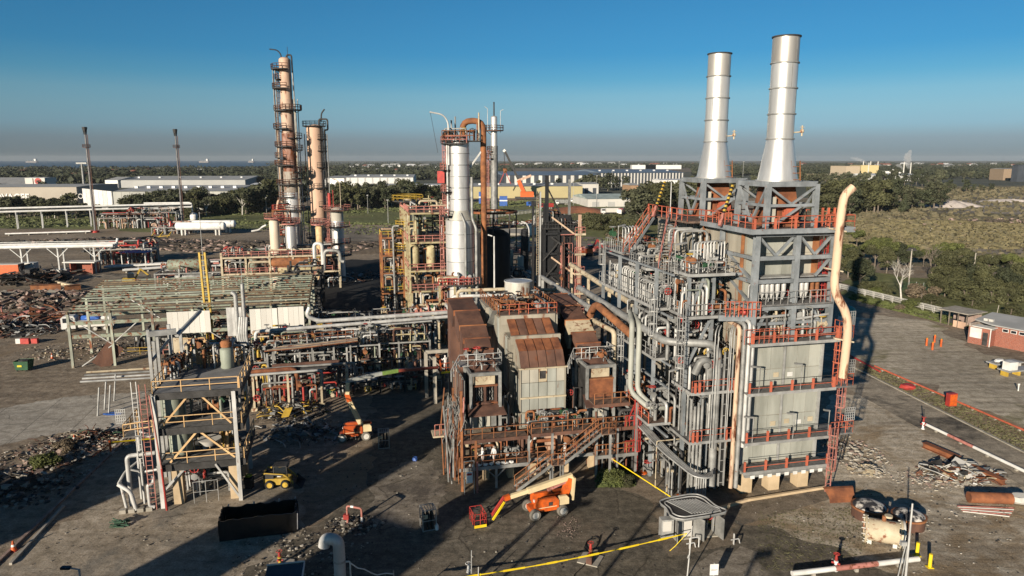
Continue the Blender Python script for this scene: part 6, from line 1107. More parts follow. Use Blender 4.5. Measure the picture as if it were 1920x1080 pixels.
# twin yellow channel posts with a thin mast
p = D(393, 600, 106); t = thing('yellow_posts', 'pair of tall yellow steel posts rising through the shed frame', 'posts', (p.x, p.y, 0)); [part('post', MB().beam((x, 0, 0), (x-.35, 0, 16.2), .28, .26), YELLOW, t) for x in (-.42, .42)]; q = MB(); [q.beam((-.42-.35*z/16.6, 0, z), (.42-.35*z/16.6, 0, z), .06) for z in np.arange(7, 16.5, .8)]; part('rung', q, YELLOW, t)
p = D(380, 480, 130); t = thing('thin_mast', 'thin grey aerial mast behind the yellow posts', 'mast', (p.x, p.y, 0)); part('pole', MB().tube((0, 0, 0), (0, 0, 20.5), .09, .05, 6), TRAY, t)
for px, pt, Y, r, lab, kk in ((448, 552, 93, .27, 'square topped grey vent pipe, left of the vent pair', 1), (462, 532, 93, .24, 'grey vent pipe with a thin spike, right of the vent pair', 0)):
    a = D(px, 650, Y); b = D(px, pt, Y); t = thing('vent_pipe', lab, 'vent pipe', (a.x, a.y, 0)); pipep(t, TRAY, [(0, 0, 0), (0, 0, b.z)] + ([(-.5, 0, b.z+.25)] if kk else []), r, 10); 
    if not kk: part('spike', MB().tube((0, 0, b.z), (0, 0, b.z+2.8), .04, n=4), TRAY, t)
t = thing('braided_pipes', 'bunch of bent silver pipes hanging at the foot of the vent pair', 'pipes', D(452, 620, 92)); [pipep(t, TRAY, [(.3*i, 0, 4), (-.2+.3*i, -.3, 1.5), (.6+.2*i, -.2, -1.5), (-.4+.3*i, -.4, -4.2)], .2, 8, 1) for i in range(4)]; t.location.z = 5.4
pipep(t, TRAY, [(.5, 0, -2.8), (.2, -.2, -4.6), (-.8, -.4, -4.8), (-1, -.4, -5.3)], .17, 8)
# ================================================================ the long white pipe rack and pipe yard in the middle
rm_ = random.Random(71)
RA = D(480, 640, 96.5); RB = D(842, 606, 105); RA.z = RB.z = 6.4
dd = RB - RA; RL = dd.length; rzr = atan2(dd.y, dd.x)
R1 = thing('pipe_rack', 'long rack of white pipes crossing from the pipe yard to the boiler', 'pipe rack', (RA.x, RA.y, 0), rzr)
pipep(R1, WHITE_P, [(0, 0, 2), (0, 0, 6.3), (RL*.36, 0, 6.4), (RL, .2, 6.5)], .26, 10, .6); pipep(R1, WHITE_P, [(RL*.27, .5, 9.2), (RL*.25, .5, 8), (RL*.31, .8, 7.0), (RL, .9, 7.0)], .3, 10, 1.2); pipep(R1, TRAY, [(RL*.3, 1.5, 6.7), (RL, 1.5, 6.9)], .2, 8); pipep(R1, PINK, [(RL*.5, 2.0, 6.9), (RL, 2.0, 7.1)], .1, 6); pipep(R1, TRAY, [(RL*.05, .5, 5.6), (RL*.5, .5, 5.7)], .14, 8); pipep(R1, TRAY, [(RL*.55, -.6, 5.2), (RL*.55, -.6, 6.1), (RL*.9, -.6, 6.2)], .14, 8)
for f in (.07, .23, .38, .52, .66, .8, .94): x = RL*f; part('post', MB().beam((x, -.3, 0), (x, -.3, 6.1), .26), (TRAY, CREAM, MINT)[int(f*100) % 3], R1); part('post', MB().beam((x, 2.2, 0), (x, 2.2, 6.3), .26), STEEL, R1); beamp(R1, STEEL, (x, -.6, 6.0), (x, 2.4, 6.0), .22)
for k in range(8): x = RL*(.12+.1*k); pipep(R1, rm_.choice((TRAY, STEEL, CREAM, WHITE_P)), [(x, .2*k % 1.5, 6.2), (x, .2*k % 1.5, .3)], rm_.uniform(.08, .2), 7)
def yard(name, label, px, py, w, d, h, n, mats, seed, nx=2, lv=None, vm=None, cr=(.05, .17), col=.24, cm=None, decks=None):
    return frame_block(name, label, GW(px, py), w, d, lv or [h], cm or STEEL, decks, PINK, nx, 1, int(n*1.25), mats, seed=seed, cr=cr, valves=int(n*.4), col=col)
mixm = [STEEL, TRAY, WHITE_P, TRAY, RUST_D, DARK, STEEL, DARK, MINT, STEEL]
yard('pipe_manifold', 'crowded pipe manifold under the left end of the white rack', 500, 720, 9, 6, 4.2, 48, mixm, 81); yard('pipe_manifold', 'crowded pipe manifold with hand wheels under the middle of the white rack', 590, 708, 9, 6, 4.4, 48, mixm, 82, cm=TRAY)
yard('pipe_manifold', 'shaded pipe manifold under the right end of the white rack', 690, 694, 9, 6, 4.0, 40, [STEEL, DARK, TRAY, CREAM_Y, RUST_D], 83); yard('pipe_manifold', 'low pipe cluster in front of the shed frame wall sheets', 470, 690, 6, 5, 3.4, 30, [CREAM, YELLOW, STEEL, RUST_O], 84)
yard('pipe_manifold', 'pipe cluster behind the white rack below the pale wall sheets', 560, 648, 10, 6, 3.2, 36, mixm, 85); yard('pipe_manifold', 'dark pipe cluster behind the white rack beside the painted shade', 660, 640, 9, 5, 2.6, 26, [STEEL, DARK, TRAY, RUST_D], 86); yard('pipe_manifold', 'dark pipe cluster left of the boiler behind the white rack', 770, 640, 7, 6, 3, 26, [STEEL, DARK, CREAM, RUST_D, WHITE_P], 87); yard('pipe_manifold', 'yellow and cream valve cluster behind the vessel platform', 430, 730, 5, 5, 3.6, 40, [PY, CREAM, YELLOW, STEEL, TRAY, RUST_O], 88)
yard('pipe_manifold', 'low rusty pipe bundle in front of the white rack', 640, 742, 10, 4, 1.8, 30, [STEEL, DARK, RUST_D, WHITE_P], 89, cm=DARK); yard('pipe_manifold', 'pipe stubs right of the rusty pipe bundle', 760, 735, 5, 4, 2.4, 18, [STEEL, DARK, RUST_D, CREAM], 90, cm=DARK)
R2 = thing('pipe_rack', 'lower rusty pipe rack on cream posts in front of the white rack', 'pipe rack', (G(462, 770).x, G(462, 770).y, 0), AX)
for i, (y, m, r, x0, x1) in enumerate(((0, TRAY, .18, .2, 9), (.5, RUST, .3, .2, 6), (1.0, DARK, .2, 2, 11), (1.5, STEEL, .16, .2, 13), (2.1, TRAY, .2, 1, 12), (2.6, RUST_D, .24, 3, 12))): pipep(R2, m, [(x0, y, 4.4 + .25*(i % 2)), (x1, y, 4.5+.25*(i % 2)), (x1, y, 2)], r, 8)
for x, y in ((5.0, -.2), (8.9, -.2), (1.0, -.2), (5.0, 2.8), (8.9, 2.8), (1.0, 2.8), (12, 1)): part('post', MB().beam((x, y, 0), (x, y, 4.3), .26), CREAM, R2); part('footing', MB().box(x-.35, y-.35, 0, x+.35, y+.35, .35), CREAM, R2)
for x in (1.0, 5.0, 8.9): beamp(R2, CREAM, (x, -.4, 4.15), (x, 3, 4.15), .24)
clutter(R2, rm_, .5, 11, 0, 3, .2, 4, 26, [STEEL, RUST, DARK, TRAY, RED], (.06, .16), 12)
R3 = thing('pipe_gallery', 'brown sloping walkway of tangled pipes above the lower rack', 'walkway', (G(500, 730).x, G(500, 730).y, 0), AX)
for i in range(8): pipep(R3, (RUST, CREAM, RUST_D, STEEL)[i % 4], [(i*.3, i*.35, 5.2), (4+i*.3, i*.35, 5.3), (12, 1+i*.3, 5.6)], .09, 6)
[part('post', MB().beam((x, y, 0), (x, y, 5.2), .2), STEEL, R3) for x in (1, 6, 11) for y in (.5, 2.6)]; railp(R3, RUST, [(1, 3, 5.3), (11.5, 3.2, 5.6)], sp=1.1, r=.05)
t = thing('concrete_portal', 'concrete portal frame standing left of the boiler', 'frame', (G(800, 745).x, G(800, 745).y, 0), AX); [part('post', MB().beam((x, y, 0), (x, y, 6), .4), CONC, t) for x, y in ((0, 0), (3, 0), (.8, -2.5))]; beamp(t, CONC, (0, 0, 6), (3, 0, 6), .4); beamp(t, CONC, (.2, .1, 5.6), (2.8, .1, 3), .14); part('screen', MB().box(3.2, .2, 0, 4.4, .6, 9.2), M('dark_blue_steel', (.045, .055, .065), None, .6), t)
# ================================================================ pipe racks, vessels and masts on the far left
def rack(name, label, p, q, z, n, pipes, mat, w=3, knee=False):
    p, q = V3(p), V3(q); d = q-p; L = d.length; t = thing(name, label, 'pipe rack', (p.x, p.y, 0), atan2(d.y, d.x))
    for (y, dz, r, m) in pipes: pipep(t, m, [(-.5, y, z+dz), (L+.5, y, z+dz)], r, 10)
    for i in range(n):
        x = L*(i+.5)/n
        for y in (0, w): part('post', MB().beam((x, y, 0), (x, y, z-.3), .34), mat, t)
        beamp(t, mat, (x, -.4, z-.3), (x, w+.4, z-.3), .34)
        if knee: part('brace', MB().beam((x, 0, z-3), (x-2.6, 0, z-.4), .2), mat, t); part('brace', MB().beam((x, 0, z-3), (x+2.6, 0, z-.4), .2), mat, t)
    return t
a, b = GW(-60, 518), GW(214, 512)
t = rack('pipe_rack', 'nearer white pipe rack at the left edge of the photo on grey posts', a, b, 7.4, 4, [(0, 0, .5, WHITE), (1.2, .1, .45, WHITE), (2.4, .2, .5, WHITE), (3.2, .9, .12, TRAY)], TRAY, 3, True); pipep(t, WHITE, [((b-a).length, 3, 6.6), ((b-a).length+.6, 3, 9)], .35, 8)
a, b = GW(-40, 432), GW(360, 418)
rack('pipe_rack', 'farther long white pipe rack before the dark gum belt', a, b, 7.6, 9, [(0, 0, .45, WHITE), (0, 1.5, .42, WHITE), (2.4, .8, .3, TRAY)], WHITE_P, 2.6)
t = thing('gooseneck_pipe', 'white pipe dropping from the rack end to the white drum', 'pipe', GW(366, 416)); pipep(t, WHITE, [(-24, 0, 9), (-1, 0, 9.3), (-1, 0, 4)], .35, 8, 1.5)
for px, py, L, r, lab in ((330, 441, 20, 1.6, 'long white bullet tank on legs, nearer of the two'), (352, 436, 20, 1.5, 'long white bullet tank behind the nearer bullet')):
    p = GW(px, py); t = thing('bullet_tank', lab, 'tank', p, .03); part('shell', MB().vessel((0, 0, 3.6), r, L, 20, 'x'), WHITE, t)
    for x in (2.6, 4, L-4, L-2.6): part('leg', MB().beam((x, 0, 0), (x, 0, 2.6), .5, 1.4), PALE_W, t)
    part('end_band', MB().lathe([(r+.02, L-2.0), (r+.06, L-2.0), (r+.06, L-1.7), (r+.02, L-1.7)], (0, 0, 3.6), 20, 'x', False), TRAY, t)
for px, py, hpx, r, lab in ((364, 415, 14, 1.1, 'short white upright drum above the bullet tanks'), (340, 413, 10, .8, 'smaller white drum beside the short upright drum')):
    p = GW(px, py); t = thing('drum', lab, 'drum', p); part('shell', MB().vessel((0, 0, .2), r*1.6, hpx*p.y/FPX*1.1, 16), WHITE, t); part('base', MB().box(-1, -1, 0, 1, 1, .3), CONC, t)
for px, py, top, lab in ((179, 436, 238, 'left of the two tall dark flare masts'), (343, 424, 242, 'right of the two tall dark flare masts')):
    p = GW(px, py); tz = D(px, top, p.y).z; t = thing('flare_mast', lab, 'mast', p); part('pole', MB().tube((0, 0, 0), (0, 0, tz-2), .44, .3, 10), M('sooty_mast', (.20, .19, .19), (.12, .115, .115), .7) if px < 200 else MATS['sooty_mast'], t); part('ladder', MB().ladder((.9, -.3, 1), tz-4, (1, 0), cage=False, r=.06), RUST_D, t); q = MB(); sector_deck(q, .4, 1.4, 0, 6.28, tz-8, True, .06); part('platform', q, RUST_D, t); q = MB(); [q.tube((cos(a)*.5, sin(a)*.5, tz-3), (cos(a)*.9, sin(a)*.9, tz), .14, n=5) for a in np.arange(0, 6, 1.05)]; q.lathe([(.5, tz-2.2), (1.0, tz-.4), (.9, tz)], n=10); part('burner_tip', q, DARK, t); part('base_ring', MB().lathe([(1.5, 0), (1.5, .8)], n=12), RED if px < 200 else RUST_D, t)
p = GW(160, 372); t = thing('light_tower', 'grey floodlight tower beside the left flare mast', 'light tower', p); part('pole', MB().tube((0, 0, 0), (0, 0, D(160, 306, p.y).z), 1.0, .7, 8), STEEL, t); part('lamp_bar', MB().beam((-4, 0, D(160, 306, p.y).z), (4, 0, D(160, 306, p.y).z), 1.2), STEEL, t)
for px, py, w, d, h, n, seed, lab in ((185, 430, 26, 8, 5, 30, 91, 'low equipment cluster beside the left flare mast'), (240, 428, 20, 8, 7, 34, 92, 'equipment cluster with a tan drum between the flare masts'), (285, 440, 14, 6, 3, 20, 93, 'low pipe cluster left of the bullet tanks'), (172, 498, 16, 8, 4.6, 40, 94, 'dark pipe cluster under the blue canopy'), (420, 498, 14, 6, 3, 30, 95, 'grey pipe cluster left of the cream column')):
    yard('equipment_cluster', lab, px, py, w, d, h, n, [STEEL, TRAY, WHITE_P, DARK, RUST_D, SALMON, RED], seed, nx=3, cr=(.12, .35), col=.3)
t = thing('canopy', 'small blue roofed canopy beside the nearer white pipe rack', 'canopy', GW(233, 500)); part('roof', MB().beam((0, 0, 4.3), (7.5, 0, 4.3), 4, .25), BLUE, t); [part('post', MB().beam((x, y, 0), (x, y, 4.2), .22), TRAY, t) for x in (.4, 7) for y in (-1.6, 1.6)]
for a, b, k, lab in (((195, 506), (420, 494), 3, 'bundle of white pipes lying on sleepers behind the shed frame'), ((230, 512), (400, 500), 2, 'shorter bundle of white pipes lying in front of the first bundle'), ((10, 442), (170, 437), 2, 'red and white pipe line along the ground at the far left')):
    A_, B_ = GW(*a), GW(*b); t = thing('ground_pipes', lab, 'pipes', A_); [pipep(t, (PINK if 'red' in lab and i else WHITE), [Vector((0, i*.9, .75)), B_-A_+Vector((0, i*.9, .75))], .32, 8) for i in range(k)]; [part('sleeper', MB().beam((B_-A_)*f+Vector((0, -.6, .2)), (B_-A_)*f+Vector((0, k*.9, .2)), .4), CONC, t) for f in (.05, .28, .5, .72, .95)]
for px, py, w_, h_, lab, m in ((1139/7.2*1+0, 516, 5.2, 3.2, 'small open fronted brick shed beside the lane', RED), ):
    t = thing('brick_shed', lab, 'shed', GW(132, 514)); part('wall', MB().box(0, 2.6, 0, 6, 3, 3), BRICK, t); part('wall', MB().box(0, 0, 0, .3, 2.597, 3), BRICK, t); part('wall', MB().box(5.7, 0, 0, 6, 2.597, 3), BRICK, t); part('roof', MB().box(-1.5, -.6, 3.05, 7, 3.4, 3.3), PALE_W, t)
t = thing('container', 'orange shipping container with a pale top at the left photo edge', 'container', GW(-14, 521), .12); part('body', MB().box(0, 0, .1, 6.4, 3, 3.3), LIFT_O, t); part('top', MB().box(-.05, -.05, 3.303, 6.45, 3.05, 3.4), PALE_W, t); part('end_door', MB().box(6.403, .1, .2, 6.46, 2.9, 3.2), RUST_D, t)
t = thing('container', 'white container behind the orange container', 'container', GW(34, 514), .12); part('body', MB().box(0, 0, .1, 4, 2.6, 2.8), PALE_W, t); part('top', MB().box(-.05, -.05, 2.803, 4.05, 2.65, 2.9), WHITE, t); part('pipes_on_trailer', MB().box(4.3, .2, .4, 12, 2, 1.0), TRAY, t)
for k in range(2): t = thing('pipe_support', ('yellow pipe support frame lying in the far dirt, nearer one', 'yellow pipe support frame lying in the far dirt, farther one')[k], 'frame', GW((238, 282)[k], (464, 446)[k]), .2); q = MB(); [q.beam((x, 0, 0), (x+1.2, 2.4, 2), .3) for x in (0, 3, 6)]; [q.beam((x, 0, .1), (x+7, .5, .8), .3) for x in (0,)]; part('frame', q, PY if k == 0 else YELLOW, t); part('conveyor_truss', MB().beam((1, -1, .6), (-9, -14, .6), 1.6, .5), DARK, t)
p = GW(485, 436); t = thing('bent_pipe', 'white crooked pipe lying on the grass left of the tallest column', 'pipe', p); pipep(t, WHITE, [(-3, 0, .5), (0, 1, 1.0), (1, 2, 2.2), (3, 1, 3)], .4, 8)
# ================================================================ people
SKIN = M('skin', (.45, .28, .2), None, .6, 0, 3)
def person(label, loc, rz, pose, suit=WHITE_S):
    """one continuous skinned figure in a hooded coverall; pose: joints that differ from a relaxed stance"""
    J = {'pel': (0, 0, .93), 'chest': (0, .02, 1.28), 'neck': (0, .03, 1.48), 'head': (0, .06, 1.66), 'top': (0, .05, 1.76)}
    for s, k in ((-1, 'l'), (1, 'r')):
        J['sh'+k] = (s*.19, .02, 1.42); J['el'+k] = (s*.27, .03, 1.14); J['wr'+k] = (s*.27, .14, .90); J['hp'+k] = (s*.1, 0, .9); J['kn'+k] = (s*.12, .04, .5); J['an'+k] = (s*.13, 0, .09); J['to'+k] = (s*.15, .2, .05)
    J.update(pose); R = {'pel': .15, 'chest': .165, 'neck': .07, 'head': .105, 'top': .075, 'sh': .075, 'el': .055, 'wr': .04, 'hp': .11, 'kn': .07, 'an': .055, 'to': .045}
    names = list(J); v = [J[n] for n in names]; rad = [R[n if n in R else n[:-1]] for n in names]; I = {n: i for i, n in enumerate(names)}; e = [('pel', 'chest'), ('chest', 'neck'), ('neck', 'head'), ('head', 'top')]
    for k in 'lr': e += [('chest', 'sh'+k), ('sh'+k, 'el'+k), ('el'+k, 'wr'+k), ('pel', 'hp'+k), ('hp'+k, 'kn'+k), ('kn'+k, 'an'+k), ('an'+k, 'to'+k)]
    E = [(I[a], I[b]) for a, b in e]
    for k, s in (('l', -1), ('r', 1)):                       # palm and five gloved fingers, slightly curled
        w = Vector(J['wr'+k]); d = (w - Vector(J['el'+k])).normalized(); side = d.cross(Vector((0, 1, 0.2))).normalized()*s
        p = w + d*.08; v.append(tuple(p)); rad.append(.034); pi_ = len(v)-1; E.append((I['wr'+k], pi_))
        for f in range(5):
            q = p + d*(.07 if f else .03) + side*((f-2.5)*.02 if f else -.06) + Vector((0, .02, 0)); v.append(tuple(q)); rad.append(.011); E.append((pi_, len(v)-1))
            v.append(tuple(q + d*.03 + Vector((0, .03, 0)))); rad.append(.009); E.append((len(v)-2, len(v)-1))
    me = bpy.data.meshes.new('person'); me.from_pydata(v, E, []); me.materials.append(suit)
    o = bpy.data.objects.new('person', me); COL.objects.link(o); o.location = loc; o.rotation_euler = (0, 0, rz)
    m = o.modifiers.new('skin', 'SKIN'); sv = me.skin_vertices[0].data if me.skin_vertices else None
    if sv is None:
        bm = __import__('bmesh').new(); bm.from_mesh(me); lay = bm.verts.layers.skin.verify(); bm.to_mesh(me); bm.free(); sv = me.skin_vertices[0].data
    for i, r in enumerate(rad): sv[i].radius = (r, r); sv[i].use_root = (i == 0)
    s_ = o.modifiers.new('sub', 'SUBSURF'); s_.levels = 1; s_.render_levels = 1
    hd = Vector(J['head']); f = MB(); f.lathe([(.005, -.085), (.05, -.07), (.072, -.02), (.07, .04), (.04, .075), (.005, .085)], hd + Vector((0, .055, -.01)), 10); part('face', f, SKIN, o)
    f = MB(); [f.tube(hd+Vector((x, .115, .015)), hd+Vector((x, .13, .015)), .012, n=6) for x in (-.03, .03)]; f.tube(hd+Vector((0, .11, -.015)), hd+Vector((0, .145, -.025)), .012, .016, 6); f.tube(hd+Vector((-.028, .118, -.052)), hd+Vector((.028, .118, -.052)), .008, n=5); part('facial_features', f, DARK, o)
    b = MB(); [b.box(J['an'+k][0]-.06, J['an'+k][1]-.1, 0, J['an'+k][0]+.06, J['an'+k][1]+.22, .1) for k in 'lr']; part('boots', b, BLACK, o)
    o['label'] = label; o['category'] = 'person'; o['group'] = 'workers in white coveralls'; return o
person('worker in a white hooded coverall standing sideways, left of the pair on the boiler deck', LW(OB, 2.0, -.05, 2.2), 1.9, {'ell': (-.26, .15, 1.16), 'wrl': (-.2, .38, 1.12), 'elr': (.28, .12, 1.15), 'wrr': (.18, .36, 1.05)})
person('worker in a white hooded coverall walking, right of the pair on the boiler deck', LW(OB, 3.1, .05, 2.2), 2.4, {'knl': (-.12, .2, .52), 'anl': (-.13, .26, .1), 'tol': (-.14, .44, .06), 'anr': (.13, -.2, .12), 'knr': (.12, -.02, .5), 'tor': (.14, -.02, .05)})
# ================================================================ vehicles
def wheel(par, x, y, r, w, rim=RIM):
    wv = part('wheel', MB().tube((x, y-w*.3, r), (x, y+w*.3, r), r*.16, n=10), DARK, par)
    q = MB(); q.lathe([(r*.62, -w/2), (r*.9, -w/2), (r, -w*.32), (r, w*.32), (r*.9, w/2), (r*.62, w/2), (r*.62, -w/2)], (x, y, r), 24, 'y', False); part('tyre', q, TYRE if rim is not RIM else M('dusty_tyre', (.17, .155, .13), (.11, .1, .085), .9) if 'dusty_tyre' not in MATS else MATS['dusty_tyre'], wv)
    q = MB(); q.lathe([(.06, -w*.4), (r*.3, -w*.36), (r*.61, -w*.42), (r*.61, w*.42), (r*.3, w*.36), (.06, w*.4)], (x, y, r), 20, 'y'); part('rim', q, rim, wv)
def box_r(q, x0, y0, z0, x1, y1, z1, b=.12):                 # box with chamfered top edges
    q.add([(x0, y0, z0), (x1, y0, z0), (x1, y1, z0), (x0, y1, z0), (x0, y0, z1-b), (x1, y0, z1-b), (x1, y1, z1-b), (x0, y1, z1-b), (x0+b, y0+b, z1), (x1-b, y0+b, z1), (x1-b, y1-b, z1), (x0+b, y1-b, z1)],
          [(0, 3, 2, 1), (0, 1, 5, 4), (1, 2, 6, 5), (2, 3, 7, 6), (3, 0, 4, 7), (4, 5, 9, 8), (5, 6, 10, 9), (6, 7, 11, 10), (7, 4, 8, 11), (8, 9, 10, 11)]); return q
def boom_lift(label, loc, rz, arms, basket, body=LIFT_O, turn=0):
    t = thing('boom_lift', label, 'boom lift', loc, rz)
    q = MB(); q.box(-1.5, -.55, .45, 1.5, .55, .85); q.box(-1.4, -.95, .42, -1.1, .95, .6); q.box(1.1, -.95, .42, 1.4, .95, .6); part('chassis', q, body, t)
    for x in (-1.25, 1.25):
        for y in (-.92, .92): wheel(t, x, y, .5, .36)
    def sb(x0, y0, z0, x1, y1, z1, b, m, nm): q = MB(); box_r(q, x0, y0, z0, x1, y1, z1, b); o = part(nm, q, m, t, None, (0, 0, turn)); return o
    sb(-1.15, -.98, .86, .9, -.3, 1.75, .22, body, 'engine_cover'); sb(-1.0, .3, .86, .9, .98, 1.65, .2, body, 'tank_cover'); sb(-.7, -.29, .86, 1.9, .29, 1.25, .05, DARK, 'turntable'); sb(.95, -.9, 1.0, 1.85, -.32, 1.7, .15, LIFT_C, 'counterweight'); sb(.95, .3, 1.0, 1.9, .9, 1.7, .15, body, 'counterweight_cover')
    part('decal', MB().box(-.05, -.995, 1.15, .32, -.982, 1.48), DARK, t, None, (0, 0, turn)); part('hazard_stripe', MB().box(-.95, -.993, 1.02, .7, -.982, 1.08), LIFT_C, t, None, (0, 0, turn)); part('work_light', MB().box(-1.2, -.5, 1.4, -1.12, -.3, 1.6), WHITE, t)
    for nm, a, b, w, h, m in arms: part(nm, MB().beam(a, b, w, h), m, t)
    x0, y0, z0, x1, y1 = basket; bk = part('basket', MB().box(x0, y0, z0, x1, y1, z0+.08), DARK, t)
    q = MB(); q.rail([(x0, y0, z0+.08), (x1, y0, z0+.08), (x1, y1, z0+.08), (x0, y1, z0+.08)], h=1.1, sp=.55, r=.035, closed=True); part('basket_rail', q, RED if body is LIFT_O else body, bk); part('basket_kick_plate', MB().box(x0-.02, y0-.04, z0, x1+.02, y0-.005, z0+.24), YELLOW_B, bk); part('control_box', MB().box(x0+.3, y1-.25, z0+.7, x1-.3, y1-.05, z0+1.1), DARK, bk)
    return t
wa, wb = G(1003, 976), G(1055, 967); mid = (wa+wb)/2; hd = atan2(wb.y-wa.y, wb.x-wa.x)
boom_lift('orange boom lift with a cream boom folded low, parked in front of the boiler stairs', mid + Vector((-sin(hd), cos(hd), 0))*.92, hd,
    [('riser_arm', (1.7, 0, 1.3), (2.35, 0, 2.9), .5, .6, LIFT_O), ('riser_plate', (2.35, -.22, 1.1), (2.5, -.22, 3.1), .16, .8, LIFT_C), ('main_boom', (2.5, 0, 3.05), (-1.6, 0, 2.3), .36, .46, LIFT_C), ('main_boom_lower', (2.2, 0, 2.7), (.2, 0, 2.1), .22, .2, PINK), ('fly_boom', (-1.6, 0, 2.3), (-3.3, 0, 2.0), .28, .34, LIFT_C), ('boom_head', (-3.2, 0, 2.05), (-3.7, 0, 1.95), .34, .4, LIFT_O), ('jib', (-3.7, 0, 2.1), (-4.9, -.2, .7), .16, .2, RED), ('jib_strut', (-3.7, -.12, 1.7), (-4.8, -.3, .35), .12, .16, YELLOW_B), ('jib_link', (-4.9, -.2, .7), (-5.5, -.2, .6), .2, .3, DARK)], (-6.5, -.75, .12, -5.5, .75))
p2 = G(664, 822); bt = lambda px, py, Y: Matrix.Rotation(-.25, 3, 'Z') @ (D(px, py, Y) - p2)
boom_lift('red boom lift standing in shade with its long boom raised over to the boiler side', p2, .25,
    [('riser_arm', (.9, 0, 1.3), bt(655, 752, p2.y), .45, .5, LIFT_C), ('riser_head', bt(655, 752, p2.y), bt(650, 737, p2.y), .5, .6, LIFT_O), ('riser_plate', bt(651, 738, p2.y), bt(652, 716, p2.y), .4, .7, LIFT_C), ('main_boom', bt(652, 714, p2.y), bt(716, 700, p2.y+2), .3, .38, BOOM_SHADE), ('boom_stripe', bt(716, 700, p2.y+2), bt(746, 695, p2.y+3), .3, .38, M('lime_paint', (.26, .40, .10), None, .5)), ('fly_boom', bt(746, 695, p2.y+3), bt(822, 689, p2.y+4), .24, .3, RED_SHADE)],
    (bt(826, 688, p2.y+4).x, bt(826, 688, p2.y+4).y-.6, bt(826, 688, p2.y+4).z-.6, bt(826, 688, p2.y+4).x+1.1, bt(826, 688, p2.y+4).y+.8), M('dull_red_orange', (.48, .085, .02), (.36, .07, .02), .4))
bp_ = D(837, 694, p2.y+4.4); person('worker in a white coverall in the raised basket beside the boiler', Vector((bp_.x-.1, bp_.y, D(826, 688, p2.y+4).z-.5)), .6, {'ell': (-.25, .2, 1.18), 'wrl': (-.2, .42, 1.2), 'elr': (.25, .2, 1.2), 'wrr': (.15, .45, 1.2)})
def skid_steer(label, loc, rz):
    t = thing('skid_steer', label, 'loader', loc, rz)
    q = MB(); q.box(-1.35, -.62, .35, .95, .62, .95); q.box(-1.45, -.55, .6, -1.3, .55, 1.5); part('chassis', q, YELLOW, t); q = MB(); box_r(q, -1.4, -.6, .95, -.5, .6, 1.45, .15); part('engine_cover', q, DARK, t)
    for x in (-.85, .55):
        for y in (-.72, .72): wheel(t, x, y, .42, .32, YELLOW)
    for y in (-.72, .72): q = MB(); q.pipe([(-1.3, y, 1.55), (.5, y, 1.35), (1.1, y, .8), (1.35, y, .45)], .09, 6, .2); part('lift_arm', q, YELLOW, t); part('arm_stripe', MB().beam((-1.2, y*1.15, 1.5), (.4, y*1.15, 1.32), .02, .1), DARK, t)
    q = MB()
    for x, y in ((-.5, -.5), (-.5, .5), (.75, -.5), (.55, .5)): q.beam((x, y, .95), (x*.9, y, 2.05), .08)
    q.box(-.55, -.55, 2.05, .7, .55, 2.12); part('cab_frame', q, DARK, t); part('side_window', MB().box(-.45, -.49, 1.3, .62, -.47, 2.0), GLASS, t); part('seat', MB().box(-.4, -.25, .95, .1, .25, 1.5), PALE_W, t)
    part('bucket', MB().add([(1.3, -.95, .05), (2.1, -.95, .05), (1.35, -.95, .75), (1.3, .95, .05), (2.1, .95, .05), (1.35, .95, .75)], [(0, 1, 2), (3, 5, 4), (0, 3, 4, 1), (0, 2, 5, 3)]), DARK, t)
    return t
skid_steer('yellow and black skid steer loader parked right of the vessel platform', G(527, 910), .1)
# ================================================================ foreground objects
A_, B_ = G(412, 1016), G(557, 998); bz = atan2(B_.y-A_.y, B_.x-A_.x); L = (B_-A_).length; t = thing('lined_skip', 'long open skip wrapped in black plastic sheet on the yard', 'skip', A_, bz); D2, H2 = 2.5, 1.75; rr_ = random.Random(4)
def ragged_wall(a, b, h, n=16):
    q = MB(); a, b = V3(a), V3(b); nrm = Vector((-(b-a).y, (b-a).x, 0)).normalized(); P0 = [a.lerp(b, i/n)+nrm*rr_.uniform(-.05, .05) for i in range(n+1)]; up = [p+Vector((0, 0, h+rr_.uniform(-.07, .07)))+nrm*rr_.uniform(-.06, .06) for p in P0]; md = [p+Vector((0, 0, h*.5))+nrm*rr_.uniform(-.09, .09) for p in P0]
    vs = P0+md+up; m = n+1; q.add(vs, [(i, i+1, m+i+1, m+i) for i in range(n)] + [(m+i, m+i+1, 2*m+i+1, 2*m+i) for i in range(n)], True)
    in_ = [p - nrm*-.09 for p in vs]; q.add(in_, [(i, m+i, m+i+1, i+1) for i in range(n)] + [(m+i, 2*m+i, 2*m+i+1, m+i+1) for i in range(n)], True)
    q.add(up+[p+nrm*.09 for p in up], [(i, i+1, m+i+1, m+i) for i in range(n)]); return q
for a, b in (((0, 0, 0), (L, 0, 0)), ((L, 0, 0), (L, D2, 0)), ((L, D2, 0), (0, D2, 0)), ((0, D2, 0), (0, 0, 0))): part('sheet_side', ragged_wall(a, b, H2), PLASTIC, t)
part('sheet_floor', MB().box(.1, .1, .02, L-.1, D2-.1, .12), PLASTIC, t); part('load', MB().rock((1.6, 1.2, .3), 1.2, .8, .25, rr_, 9), DARK, t)
for x in (.4, 2.4, 4.4, 6.0): part('clip', MB().box(min(x, L-.2), D2-.05, H2-.05, min(x, L-.2)+.12, D2+.14, H2+.12), TRAY, t)
part('torn_flap', MB().beam((L+.05, .1, .3), (L+.1, .3, 1.6), .06, .5), M('grey_sheet', (.25, .25, .26), None, .5), t)
